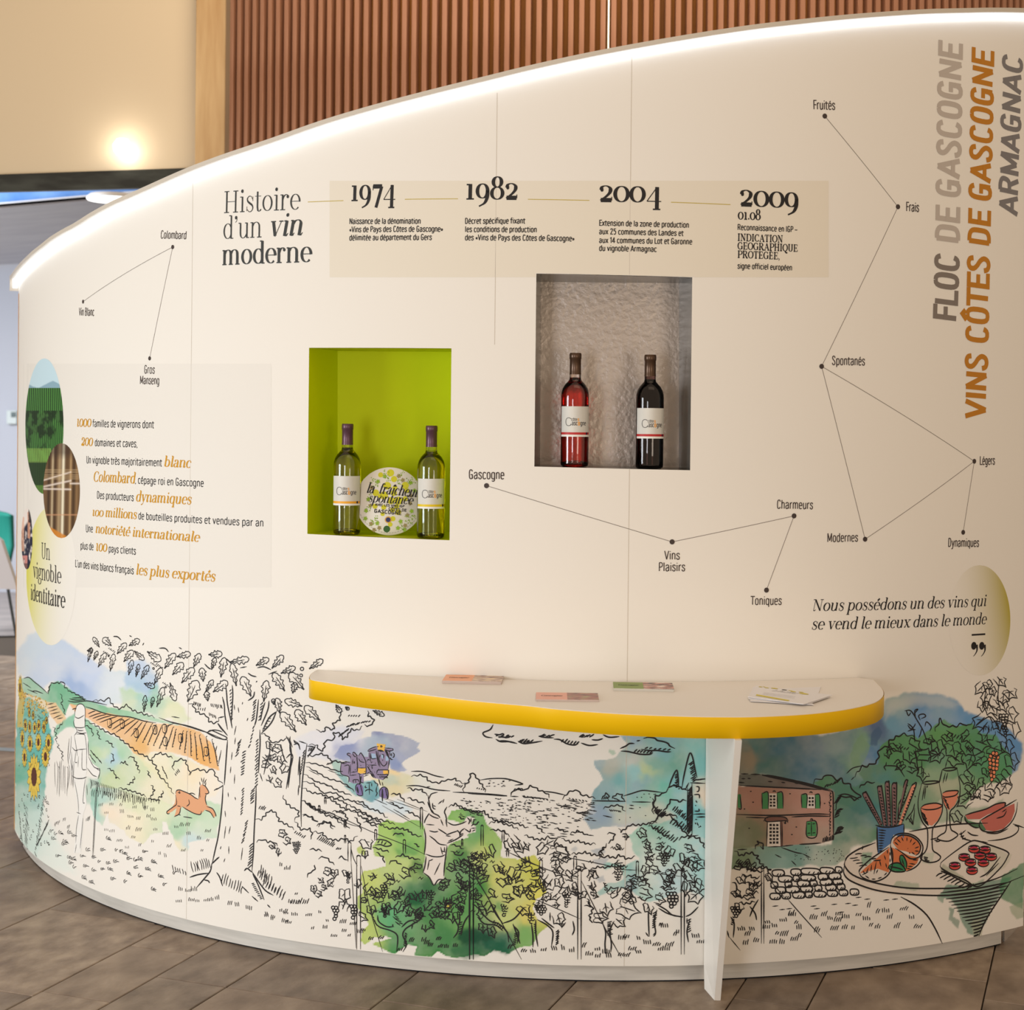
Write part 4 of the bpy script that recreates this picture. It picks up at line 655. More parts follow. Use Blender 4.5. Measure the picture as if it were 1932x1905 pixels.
# printed oval photographs
def mixc(*a):
    c = a[0]
    for col, w in a[1:]: c = c * (1 - w[:, None]) + LINS(np.array(col, float)) * w[:, None]
    return c
def vineyard(x, y):
    n = fbm(x * 2.2, y, 16, 1); c = np.tile(LINS(np.array((196, 222, 232.))), (len(x), 1)); hill = 722 + 6 * np.sin(x / 9) + 4 * n
    c = mixc(c, ((120, 158, 176), np.clip((y - hill) / 2, 0, 1) * .8)); r = 731
    rows = .5 + .5 * np.sin((x - 40) * 1.9 * (1 + (y - 900) / 900) - (y - 731) * .10)
    g = mixc(np.tile(LINS(np.array((26, 60, 30.))), (len(x), 1)), ((86, 150, 70), np.clip(rows * 1.5 - .4, 0, 1) * .9))
    w = np.clip(y - r, 0, 1)[:, None]; c = c * (1 - w) + g * w
    tree = np.clip((fbm(x * 2, y, 26, 2) - .36) * 8, 0, 1) * ((y > 775) & (y < 850)) ; c = mixc(c, ((14, 38, 22), tree * .9), ((70, 116, 60), tree * np.clip((n - .5) * 6, 0, 1) * .7))
    lo = ((y > 845) & (x + y * .05 < 140)); bank = .5 + .5 * np.sin(x * 2.1 - y * .16); c = mixc(c, ((24, 40, 24), (y > 870) * .8), ((150, 190, 90), (lo & (y < 872)) * bank * .8), ((120, 170, 70), (y > 915) * bank * .8)); return c
def ovalpts(cx, cy, rx, ry, n=40): t = np.linspace(0, 2 * np.pi, n, endpoint=False); return [(cx + rx * math.cos(a), cy + ry * math.sin(a)) for a in t]
def oval(name, cx, cy, rx, ry, colf, off, label, dens=1.0):
    n = 46; t = np.linspace(0, 2 * np.pi, n, endpoint=False); rr = np.linspace(0, 1, 40); X = (cx + rx * np.outer(rr, np.cos(t))).ravel(); Y = (cy + ry * np.outer(rr, np.sin(t))).ravel()
    # fine grid clipped to the oval by moving the border vertices on to it
    nx, ny = int(rx * 2.2 * dens), int(ry * 1.5 * dens); v = np.linspace(-1, 1, ny); V, C, F = [], [], []
    u = np.linspace(-1, 1, nx); yy = cy + ry * v; hw = rx * np.sqrt(np.clip(1 - v * v, 0, 1)); Xg = cx + hw[:, None] * u[None, :]; Yg = np.repeat(yy[:, None], nx, 1)
    s, z = SZ(Xg.ravel(), Yg.ravel()); V = PT(s, z, off); C = colf(Xg.ravel(), Yg.ravel()); idx = np.arange(nx * ny).reshape(ny, nx); q = np.stack([idx[:-1, :-1], idx[:-1, 1:], idx[1:, 1:], idx[1:, :-1]], -1).reshape(-1, 4)
    me = bpy.data.meshes.new(name); me.from_pydata(V.tolist(), [], q.tolist()); me.update(); at = me.color_attributes.new(name='print', type='FLOAT_COLOR', domain='POINT')
    at.data.foreach_set('color', np.concatenate([np.clip(C, 0, .95), np.ones((len(C), 1))], 1).astype(np.float32).ravel()); o = link(name, me, vm, W0, True); o['label'] = label
oval('printed_photograph', 84, 804, 36, 128, vineyard, .0004, 'oval photograph of green vineyard rows and trees')
def tanks(x, y):
    c = np.tile(LINS(np.array((112, 84, 56.))), (len(x), 1)); u = x + (y - 930) * .02
    for cx, w, col, a in ((92, 3, (40, 26, 18), .8), (99, 2, (206, 186, 150), .8), (104, 3, (60, 40, 28), .8), (112, 3, (196, 170, 130), .6), (119, 2.5, (246, 236, 206), .95), (126, 4, (90, 64, 40), .7), (133, 2, (206, 170, 120), .6), (139, 3, (60, 42, 26), .8), (145, 2, (150, 116, 76), .6)): c = mixc(c, (col, a * np.exp(-((u - cx) / w) ** 2)))
    top = np.clip((868 - y) / 14, 0, 1); c = mixc(c, ((50, 36, 34), top * .6))
    for y0, sl, wd in ((918, -.22, 1.6), (906, -.3, 1.3), (922, .02, 1.5)): c = mixc(c, ((236, 220, 206), .85 * np.exp(-((y - (y0 + (x - 82) * sl) ) / wd) ** 2) * (x < 135)))
    c = mixc(c, ((240, 224, 210), .8 * np.exp(-((y - 912) / 1.5) ** 2) * (x > 132)), ((206, 150, 110), .7 * np.exp(-((y - 971) / 1.2) ** 2)))
    c = mixc(c, ((226, 196, 150), ((y > 885) & (y < 905) & (np.sin(y * 2.2) > .2)) * .35), ((206, 130, 40), np.clip((y - 990 - (x - 90) * .55) / 3, 0, 1) * (x < 125) * .9)); return c
oval('printed_photograph', 116.5, 925.5, 34.5, 89.5, tanks, .0005, 'oval photograph of copper coloured steel wine tanks')
def hands(x, y):
    c = np.tile(LINS(np.array((236, 226, 218.))), (len(x), 1)); n = fbm(x * 4, y, 14, 4)
    c = mixc(c, ((26, 32, 58), np.clip((n - .30) * 7, 0, 1) * np.clip((y - 985 + (x - 50) * 1.5) / 6, 0, 1)), ((226, 170, 140), ((x < 46) & (y > 975) & (y < 1040)) * .7), ((210, 150, 120), ((x > 52) & (x < 57) & (y < 1015) & (y > 965)) * .8), ((20, 20, 26), ((x > 54) & (y < 985)) * .9), ((226, 150, 140), ((y > 1048) & (x < 52) & (n > .45)) * .8), ((18, 22, 34), (y > 1062) * .7)); return c
oval('printed_photograph', 51, 1016, 10.5, 58, hands, .0005, 'narrow oval photograph of a dark clothed person')
def fade(cx, cy, rx, ry, ex, ey, rgb, pw):
    def f(x, y):
        t = np.clip(((x - cx) / rx * ex + (y - cy) / ry * ey) * .5 + .5, 0, 1) ** pw; return PAPER * (1 - t[:, None]) + seen(rgb, x) * t[:, None]
    return f
oval('printed_disc', 1848, 1170, 58, 104, fade(1848, 1170, 58, 104, .95, -.25, (158, 128, 2), 2.2), .0003, 'olive yellow oval fading out behind the quotation')
oval('printed_disc', 97, 1086, 47, 131, fade(97, 1086, 47, 131, -.98, -.18, (230, 224, 30), 2.4), .0003, 'lemon yellow oval fading out behind the left title')
BLK = mat('ink_black', (24, 20, 20), .6); BR = mat('ink_brown_black', (62, 50, 46), .6); GD = mat('ink_gold', (204, 146, 14), .6); TP_ = mat('ink_taupe', (126, 116, 108), .6)
LT = mat('ink_pale_taupe', (186, 176, 166), .6); OC = mat('ink_ochre', (188, 122, 20), .6); SL_ = mat('ink_slate', (122, 118, 118), .6); YL = mat('ink_olive_gold', (186, 164, 50), .6); CHA = mat('ink_charcoal', (46, 48, 46), .6)
def em_of(px, x): return px * mpp(x)
# heading
ink = Ink()
put_serif(ink, 'Histoire', (421, 402), (567, 395), em_of(58, 500), .070, .02)
put_serif(ink, 'd’un', (420, 451), (495, 447.5), em_of(58, 500), .070, .02)
put_serif(ink, 'vin', (507, 447), (571, 443.5), em_of(58, 540), .12, .026, .22)
put_serif(ink, 'moderne', (419, 500), (588.5, 494), em_of(56, 500), .115, .026)
o = ink.build('lettering', CHA, W0, .0009); o['label'] = 'large charcoal heading Histoire d’un vin moderne'
ink = Ink()
for t, a, b in (('1974', (660, 379), (747, 378)), ('1982', (876, 376), (978, 376)), ('2004', (1129, 380), (1249, 382)), ('2009', (1394, 388), (1507, 393))): put_serif(ink, t, a, b, em_of(60, a[0]), .135, .03)
put_serif(ink, '01.08', (1392, 413.5), (1435, 415), em_of(28, 1400), .15, .05)
for t, y in (('INDICATION', 454), ('GEOGRAPHIQUE', 470), ('PROTEGÉE,', 486)):
    n = {'INDICATION': 86, 'GEOGRAPHIQUE': 114, 'PROTEGÉE,': 80}[t]; put_serif(ink, t, (1391, y), (1391 + n, y + n * .042), em_of(18.5, 1440), .16, .065)
o = ink.build('lettering', BLK, W0, .0009); o['label'] = 'bold black dates 1974 to 2009 and serif capitals'
ink = Ink()
DD = .012
for t, x0, y0, x1, y1 in (('Naissance de la dénomination', 659, 422.5, 794, 422), ('«Vins de Pays des Côtes de Gascogne»', 659, 438, 836, 437), ('délimitée au département du Gers', 659, 453.5, 815, 452.5), ('Décret spécifique fixant', 877, 422, 991, 421.5), ('les conditions de production', 877, 437.5, 1013, 438), ('des «Vins de Pays des Côtes de Gascogne»', 877, 453, 1084, 455), ('Extension de la zone de production', 1130, 425.5, 1300, 429.5), ('aux 25 communes des Landes et', 1130, 441.5, 1289.5, 445), ('aux 14 communes du Lot et Garonne', 1130, 458, 1306, 461), ('du vignoble Armagnac', 1130, 473, 1239, 475), ('Reconnaissance en IGP –', 1391, 433.5, 1504, 438), ('signe officiel européen', 1391, 506.5, 1494.5, 510)):
    put_sans(ink, t, (x0, y0), (x1, y1), em_of(10.5, x0), .115)
o = ink.build('lettering', BLK, W0, .0009); o['label'] = 'small black rounded text under the dates'
ink = Ink()
for a, b in (((581, 381), (648, 378.5)), ((764, 376), (864, 375)), ((996, 376), (1112, 378)), ((1266, 381.5), (1378, 386))):
    q = np.array([SZ(*a), SZ(*b)]); ink.ribbon(np.linspace(q[0], q[1], 8), .0009)
ink.build('timeline_rule', YL, W0, .0006)
# constellation of words
ink = Ink(); dots = {}
def ln(*p, w=.0007):
    for i in range(len(p) - 1):
        q = np.array([SZ(*p[i]), SZ(*p[i + 1])]); ink.ribbon(np.linspace(q[0], q[1], 24), w)
ln((326, 466), (157, 569)); 
ln((326, 466), (282.5, 676)); ln((1556, 219), (1694, 390), (1550, 691), (1838, 870), (1632, 1017), (1550, 691)); ln((1838, 870), (1817, 1004)); ln((918, 916), (1268, 1022), (1498, 973), (1446, 1113))
ink.build('connecting_line', TP_, W0, .0006)
ink = Ink()
for x, y in ((157, 569), (326, 466), (282.5, 676), (1556, 219), (1694, 390), (1550, 691), (1838, 870), (1632, 1017), (1817, 1004), (918, 916), (1268, 1022), (1498, 973), (1446, 1113)): ink.disc(SZ(x, y), .0068 if x > 400 else .0062)
ink.build('dot', BR, W0, .0008)
ink = Ink()
for t, x0, y0, x1, y1, h in (('Vin Blanc', 149, 595, 178, 595.5, 14.5), ('Colombard', 303, 449.5, 352, 451, 14.5), ('Gros', 272, 704, 292.5, 704.5, 15), ('Manseng', 264, 724, 301, 725, 15), ('Gascogne', 884, 903, 952, 903.5, 17), ('Vins', 1253, 1055, 1283, 1055, 16), ('Plaisirs', 1242, 1077, 1293, 1077, 16), ('Toniques', 1416, 1140.5, 1475, 1140.5, 16), ('Charmeurs', 1465, 959, 1534, 960, 16), ('Modernes', 1560, 1022, 1619, 1021, 16), ('Dynamiques', 1788, 1031, 1847, 1031, 16), ('Légers', 1848, 876.5, 1877, 876, 16), ('Spontanés', 1569, 688, 1632, 689, 16.5), ('Frais', 1709, 398, 1734, 399.5, 17), ('Fruités', 1534, 206, 1576, 207, 17)):
    put_sans(ink, t, (x0, y0), (x1, y1), em_of(h, x0), .085)
o = ink.build('lettering', BR, W0, .0009); o['label'] = 'thin narrow brown words beside the dots'
# big vertical names
def vert(name, t, p0, p1, capx, m, label, rng=None):
    ink = Ink(); (s0, z0), (s1, z1) = SZ(*p0), SZ(*p1); d = np.array([0, 1.]); d2 = np.array([s1 - s0, z1 - z0]); L = np.hypot(*d2)
    sA = SZ(p0[0] - capx, p0[1])[0]; put_sans(ink, t, None, None, (s0 - sA), .145, .03, frame=(np.array([s0, z0]), d2 / L, L)); o = ink.build(name, m, W0, .0008); o['label'] = label
vert('lettering', 'FLOC', (1803.5, 608), (1807.5, 481), 41, TP_, 'taupe vertical word FLOC')
vert('lettering', 'DE GASCOGNE', (1807.8, 461), (1814, 84), 41, LT, 'pale taupe vertical words DE GASCOGNE')
vert('lettering', 'VINS CÔTES DE GASCOGNE', (1859, 791), (1873.5, 98), 38, OC, 'ochre vertical words VINS CÔTES DE GASCOGNE')
vert('lettering', 'ARMAGNAC', (1919, 408), (1927.5, 108), 34, SL_, 'slate grey vertical word ARMAGNAC')
# statements at left
ink = Ink(); ig = Ink()
S = lambda t, x0, y0, x1, y1: put_sans(ink, t, (x0, y0), (x1, y1), em_of(13.5, x0), .09)
Gd = lambda t, x0, y0, x1, y1, e=20: put_serif(ig, t, (x0, y0), (x1, y1), em_of(e, x0), .13, .04, .2)
Gd('1000', 144, 804.5, 172, 805, 30); S('familles de vignerons dont', 175, 805, 291, 807.5)
Gd('200', 153, 840, 175, 841, 30); S('domaines et caves,', 179, 841, 260, 843.5)
S('Un vignoble très majoritairement', 163, 873.5, 306, 879.5); Gd('blanc', 309, 880, 360, 882.5, 27)
Gd('Colombard', 176, 908, 255, 912, 27); S(', cépage roi en Gascogne', 255, 911.5, 385, 918)
S('Des producteurs', 183, 940, 253, 945); Gd('dynamiques', 256, 945.5, 361, 951.5, 27)
Gd('100 millions', 173, 973, 258, 979, 24); S('de bouteilles produites et vendues par an', 261, 979, 498, 993)
S('Une', 162, 1003, 176, 1004); Gd('notoriété internationale', 180, 1005, 376, 1022, 24)
S('plus de', 152, 1035.5, 177, 1037.5); Gd('100', 180, 1039, 202, 1040.5, 30); S('pays clients', 205, 1041, 257, 1046)
S('L’un des vins blancs français', 142, 1069, 253, 1083); Gd('les plus exportés', 256, 1083.5, 406, 1097, 27)
o = ink.build('lettering', BLK, W0, .0009); o['label'] = 'black sans serif statements at the left'
o = ig.build('lettering', GD, W0, .0009); o['label'] = 'golden italic words among the statements'
ink = Ink()
put_serif(ink, 'Un', (78, 1053), (95, 1056.5), em_of(42, 86), .085, .03)
put_serif(ink, 'vignoble', (63, 1089), (116, 1101), em_of(42, 86), .10, .03)
put_serif(ink, 'identitaire', (58, 1131), (123, 1147), em_of(42, 86), .12, .035, .08)
put_serif(ink, 'Nous possédons un des vins qui', (1530, 1152.5), (1860, 1143), em_of(30, 1700), .10, .03, .22)
put_serif(ink, 'se vend le mieux dans le monde', (1530, 1187.5), (1860, 1177), em_of(30, 1700), .10, .03, .22)
a = np.array([SZ(1833, 1197.5), SZ(1858.5, 1196)]); ink.ribbon(a, .0024)
for x in (1837, 1852): 
    ink.disc(SZ(x, 1218), .010, .011); ink.ribbon(crom([SZ(x + 5.5, 1216), SZ(x + 6, 1226), SZ(x + 3, 1233), SZ(x - 1, 1238)], 4), [.004, .0036, .0032, .0028, .0024, .002, .0018, .0016, .0014, .0012, .001, .0008, .0006])
o = ink.build('lettering', BLK, W0, .0009); o['label'] = 'black serif title at left and italic quotation at right'
# ------------------------------------------------------------------ wall shelf table
TB = empty('shelf_table', (0, 0, 0)); tag(TB, 'white half-oval counter with bright yellow edge standing against the curved wall', 'table')
TH = .050
frontpx = L_(611, 1259, 600, 1262.5, 592, 1267, 586, 1273, 584.3, 1279, 590, 1282.5, 611, 1286, 683, 1297, 778, 1308, 897, 1322, 1000, 1331.5, 1059, 1338, 1178, 1346.5, 1297, 1351, 1364, 1352, 1430, 1351.5, 1518, 1347, 1589, 1339, 1641, 1328, 1660, 1319, 1667, 1309, 1664, 1299, 1656, 1290, 1648, 1282)
FP = crom(np.array([PH(x, y, HS)[:2] for x, y in frontpx]), 5)
sR = float(np.interp(FP[-1][0], PT(CS, 0.)[:, 0], CS)); sL = float(np.interp(FP[0][0], PT(CS, 0.)[:, 0], CS))
bk = PT(np.linspace(sR, sL, 40)[1:-1], HS, .001)[:, :2]
OUT = np.vstack([FP, bk]); nf = len(FP); n = len(OUT)
# pull the ends on to the wall
V = [(x, y, HS) for x, y in OUT] + [(x, y, HS - TH) for x, y in OUT]
bm = bmesh.new(); tv = [bm.verts.new(v) for v in V[:n]]; bv = [bm.verts.new(v) for v in V[n:]]
bm.faces.new(tv); bm.faces.new(bv[::-1]); bmesh.ops.triangulate(bm, faces=bm.faces[:])
for i in range(n): bm.faces.new((tv[i], bv[i], bv[(i + 1) % n], tv[(i + 1) % n]))
bmesh.ops.recalc_face_normals(bm, faces=bm.faces[:]); mt = bpy.data.meshes.new('tabletop'); bm.to_mesh(mt); bm.free()
link('tabletop', mt, mat('white_laminate', (236, 230, 222), .38, bump=(.05, 300)), TB)
d = np.gradient(FP, axis=0); d /= np.hypot(d[:, 0], d[:, 1])[:, None]; nn = np.stack([d[:, 1], -d[:, 0]], 1)
V = []; F = []
for p, q in zip(FP, nn): V += [(*(p + q * .0014), HS - .001), (*(p + q * .0014), HS - TH), (*(p - q * .001), HS - TH)]
for i in range(nf - 1): F += [(3 * i, 3 * i + 1, 3 * i + 4, 3 * i + 3), (3 * i + 1, 3 * i + 2, 3 * i + 5, 3 * i + 4)]
mesh('edge_band', V, F, mat('yellow_edge', (246, 196, 0), .42), TB, True)
# fin shaped leg
Xl = .5175; yb = 4.118; T2 = .0155
side = [(4.118, 0), (4.043, 0), (3.630, HS - TH), (4.150, HS - TH), (4.118, HS - TH)]
P0 = PH(1329, 1865, 0); P1 = PH(1348, 1887, 0); Q0 = PH(1332, 1396, HS - TH); Q1 = PH(1387, 1396, HS - TH)
wy = PT(SZ(1332, 1500)[0], 0., 0.)[1]
xt = PD(1332, 1396, wy - .004)[0]
V = [(P0[0], P0[1], 0), (P1[0], P1[1], 0), (Q1[0], Q1[1], HS - TH), (xt, wy - .003, HS - TH), (xt + .001, wy - .003, .06)]
V = [np.array(v) for v in V]; V += [v + np.array([T2, 0.0, 0]) for v in V]
mesh('leg', V, [(0, 1, 2, 3, 4), (9, 8, 7, 6, 5), (0, 5, 6, 1), (1, 6, 7, 2), (2, 7, 8, 3), (3, 8, 9, 4), (4, 9, 5, 0)], mat('white_panel', (240, 236, 228), .4), TB)
# ------------------------------------------------------------------ bottles
def revolve_map(r, z0):                       # label plane: u along the circumference (0 = facing -y), v up
    def f(V, off): t = V[:, 0] / r; return np.stack([(r + off) * np.sin(t), -(r + off) * np.cos(t), z0 + V[:, 1]], -1)
    return f
BODY = [(.0001, .016), (.012, .014), (.024, .006), (.031, .0006), (.0355, .003), (.0370, .009), (.0370, .186), (.0362, .196), (.0335, .206), (.028, .216), (.021, .2235), (.0165, .2285), (.0150, .2345), (.0147, .262), (.0147, .290)]
LIQ = [(.0001, .019), (.012, .017), (.024, .009), (.031, .004), (.0345, .006), (.0352, .011), (.0352, .186), (.0344, .195), (.0318, .205), (.0263, .2145), (.0195, .2218), (.0150, .227)]
def bottle(base, label, gcol, wcol, lv, band, cap, seal, rz, dens):
    b = empty('wine_bottle', base, rz); tag(b, label, 'bottle', 'wine bottles in the wall recesses')
    g = mat('bottle_glass_' + gcol[0], gcol[1], .02, trans=1.0, ior=1.5)
    lathe('glass', BODY, g, b, 44, cap=False)
    w = mat('wine_' + wcol[0], wcol[1], .02, trans=wcol[2], ior=1.36)
    top = [(r, z) for r, z in LIQ if z < lv]; rt = top[-1][0] if lv > .227 else float(np.interp(lv, [q[1] for q in LIQ[6:]], [q[0] for q in LIQ[6:]]))
    if lv > .23: top += [(.0133, .2345), (.0130, lv)]; rt = .0130
    else: top.append((rt, lv))
    lathe('wine', top + [(.0001, lv)], w, b, 44, cap=False)
    c = lathe('capsule', [(.0154, .243), (.0154, .247), (.0150, .250), (.0150, .284), (.0160, .285), (.0160, .2965), (.0152, .2985), (.0150, .3000), (.0001, .3000)], cap, b, 36, cap=False)
    W = 2.55; lab = lathe('label', [(.0374, .0795), (.0374, .159)], mat('label_paper', (222, 220, 212), .55, noise=((206, 204, 196), 30, (1, 1, .2))), b, 30, cap=False, arc=(-math.pi / 2 - W / 2, -math.pi / 2 + W / 2))
    mp = revolve_map(.0374, .0795); H2 = .0374 * W / 2
    k = Ink(); u = np.linspace(-H2, H2, 20); 
    k.ribbon(np.stack([u, np.full(20, .0085)], 1), .0030); k.build('label_band', band, lab, .0003, mp)
    k = Ink(); u = np.linspace(-H2, H2, 20); k.ribbon(np.stack([u, np.full(20, .0025)], 1), .0024); k.build('label_foot', mat('white_ink', (236, 234, 226), .5), lab, .0003, mp)
    k = Ink(); k.disc((.034, .0085), .0032, .0036); k.build('seal', seal, lab, .0005, mp)
    k = Ink(); k.ribbon(np.array(SE(-.019, .039, .0085, .0105, 45, 315, 20, .9)), .0007); k.ribbon(np.array([(-.0125, .034), (-.0125, .030)]), .0007)
    put_sans(k, 'asc', None, None, .0118, .085, frame=(np.array([-.0105, .030]), np.array([1., 0]), .0155)); put_sans(k, 'gne', None, None, .0118, .085, frame=(np.array([.012, .030]), np.array([1., 0]), .0185)); put_sans(k, 'côte', None, None, .0082, .08, frame=(np.array([-.012, .0415]), np.array([1., 0]), .0160)); k.build('lettering', mat('label_ink', (40, 30, 30), .5), lab, .0005, mp)
    k = Ink(); put_sans(k, 'o', None, None, .0118, .12, frame=(np.array([.0055, .030]), np.array([1., 0]), .0060)); put_sans(k, 's', None, None, .0082, .12, frame=(np.array([.0045, .0415]), np.array([1., 0]), .0050)); k.build('lettering', mat('label_orange', (240, 160, 20), .5), lab, .0006, mp)
    k = Ink()
    for i in range(10): k.disc((-.045 + i * .010, .0205), .0009)
    return b
cw_ = mat('capsule_plum', (92, 62, 74), .34, .35, spec=.5); cb_ = mat('capsule_bronze', (84, 62, 46), .3, .5)
blue = mat('seal_blue', (26, 30, 60), .5)
def zfloor(VV, x, y):                          # recess floor height under a point (plane through its bottom corners)
    a, b, c = VV[3], VV[2], VV[7]; nrm = np.cross(b - a, c - a); return a[2] - (nrm[0] * (x - a[0]) + nrm[1] * (y - a[1])) / nrm[2]
def on_floor(VV, px, back, lift=.0005):
    s = SZ(px, 900)[0]; p = PT(s, 0., -back); X = float(ray(px, 900)[0]) * p[1]; return (X, p[1], zfloor(VV, X, p[1]) + lift)
wht = mat('band_orange', (236, 168, 40), .5); yl2 = mat('band_yellow', (226, 196, 20), .5); rd = mat('band_red', (186, 34, 34), .5)
bottle(on_floor(GV, 655, .050), 'white wine bottle with an orange label stripe, at the left of the lime recess', ('clear', (240, 244, 200)), ('white', (216, 202, 22), 1.0), .232, wht, cw_, blue, .02, 1)
bottle(on_floor(GV, 813.5, .046), 'white wine bottle with a yellow label stripe, in front of the round sign', ('clear', (240, 244, 200)), ('white', (216, 202, 22), 1.0), .228, yl2, cw_, blue, .12, 1)
bottle(on_floor(YV, 1083.5, .045), 'pink rose wine bottle at the left of the silver recess', ('clear2', (250, 236, 230)), ('rose', (226, 50, 36), 1.0), .234, rd, cb_, blue, .02, 1)
bottle(on_floor(YV, 1224.5, .045), 'dark red wine bottle at the right of the silver recess', ('dark', (120, 84, 80)), ('red', (10, 2, 4), 0), .234, rd, cb_, blue, .10, 1)
# ------------------------------------------------------------------ round sign leaning in the lime recess
SR_ = .0925
sx, sy, sz = on_floor(GV, 735, .075); sg = empty('round_sign', (sx, sy, sz)); sg.rotation_euler = (-.12, 0, .02)
tag(sg, 'round white sign with grapes and black script between the two white wines', 'sign')
lathe_o = lathe('board', [(.0001, -.0015), (SR_ - .001, -.0015), (SR_, -.0005), (SR_, .0008), (SR_ - .001, .0015), (.0001, .0015)], mat('sign_white', (226, 220, 208), .35), sg, 72)
lathe_o.rotation_euler = (math.pi / 2, 0, 0); lathe_o.location = (0, 0, SR_)
def smap(V, off): return np.stack([V[:, 0], np.full(len(V), -.0015 - off), SR_ + V[:, 1]], -1)
q = SR_ / 66.0                                  # sign drawn in photograph pixels about its centre
def sp_(x, y): return np.array([(x - 735) * q, (941 - y) * q])
yk, gk, bk_, og = (mat('sign_yellow', (206, 200, 20), .5), mat('sign_green', (140, 176, 30), .5), mat('sign_brown', (150, 134, 80), .5), mat('sign_dark_green', (44, 92, 26), .5))
k = Ink()
for x, y, r in ((717, 890, 5), (736, 886, 7), (743, 898, 6), (730, 911, 7.5), (765, 910, 7), (745, 915, 5), (708, 925, 6.5), (724, 930, 8), (743, 925, 6), (716, 931, 4), (768, 920, 5), (738, 940, 7), (752, 940, 8), (765, 936, 5), (724, 953, 5), (707, 951, 5), (749, 951, 5), (741, 958, 5), (752, 962, 6), (742, 975, 5), (737, 986, 4.5), (722, 966, 4)): k.disc(sp_(x, y), r * q, n=18)
k.build('print_discs', yk, sg, .0003, smap)
def leafshape(k, c, r, a, star=5):
    t = np.linspace(0, 2 * np.pi, star * 4, endpoint=False); rr = r * (1 - .38 * (np.arange(star * 4) % 2) - .18 * ((np.arange(star * 4) // 2) % 2)); P = np.stack([c[0] + rr * np.cos(t + a), c[1] + rr * np.sin(t + a)], 1); nn_ = len(P)
    k.poly(np.vstack([P, [c]]), [(i, (i + 1) % nn_, nn_) for i in range(nn_)])
kb_, kg = Ink(), Ink(); rs = random.Random(3)
for x, y, g in ((712, 903, 0), (760, 900, 1), (725, 893, 0), (752, 892, 1), (775, 905, 0), (700, 915, 1), (694, 938, 0), (698, 950, 1), (690, 960, 0), (775, 945, 1), (778, 960, 0), (783, 920, 0), (700, 985, 1), (712, 984, 0), (716, 993, 1), (757, 980, 0), (766, 988, 1), (752, 993, 0), (770, 968, 1), (689, 975, 0), (706, 997, 1), (765, 996, 0), (776, 930, 1)): leafshape(kb_ if g else kg, sp_(x, y), 5.5 * q, rs.uniform(0, 3))
for x, y in ((703, 900), (707, 908), (728, 886), (731, 896), (758, 888), (754, 903), (780, 900), (697, 932), (694, 955), (704, 983), (710, 975), (770, 975), (776, 980), (760, 990), (781, 972), (770, 900)):
    for i in range(12): kg.disc(sp_(x + rs.uniform(-5, 5), y + rs.uniform(-6, 6)), 1.0 * q, n=6)
kb_.build('print_leaves', bk_, sg, .0004, smap); kg.build('print_grapes', gk, sg, .0005, smap)
k = Ink(); k.disc(sp_(730.5, 995), 6.5 * q, n=20); k.build('print_dot', og, sg, .0006, smap)
k = Ink(); k.disc(sp_(733, 977), 6.5 * q, n=24); k.build('seal_ring', mat('seal_gold', (214, 160, 60), .4), sg, .0007, smap)
k = Ink(); k.disc(sp_(733, 977), 4.6 * q, n=24); k.build('seal_core', mat('seal_navy', (40, 44, 96), .5), sg, .0009, smap)
k = Ink()
def st(t, x0, y0, x1, y1, em, T, slant):
    a, b = sp_(x0, y0), sp_(x1, y1); d = b - a; L = np.hypot(*d); put_serif(k, t, None, None, em * q, T, .03, slant, frame=(a, d / L, L))
SERIF['î'] = (.30, SERIF['i'][1][:1] + [('k', L_(.03, .60, .15, .70, .27, .60))])
st('la', 689, 925, 704, 926, 27, .13, .35); st('fraîcheur', 713, 926, 790, 933, 27, .13, .35); st('spontanée', 693, 943, 779, 947, 24, .12, .35)
for t, x0, y0, x1, y1, h in (('AVEC LES VINS IGP', 707, 950, 764, 953, 4.5), ('CÔTES DE', 733, 958, 768, 961, 5), ('GASCOGNE', 705, 963, 758, 967.5, 6.5)):
    a, b = sp_(x0, y0), sp_(x1, y1); d = b - a; L = np.hypot(*d); put_sans(k, t, None, None, h * q, .17, 0, frame=(a, d / L, L))
for i in range(26):
    a = math.radians(205 + i * 5); p = np.array([math.cos(a), math.sin(a)]) * SR_ * .93; k.ribbon(np.array([p, p + np.array([-math.sin(a), math.cos(a)]) * .0045]), .0003)
k.build('lettering', BLK, sg, .0010, smap)
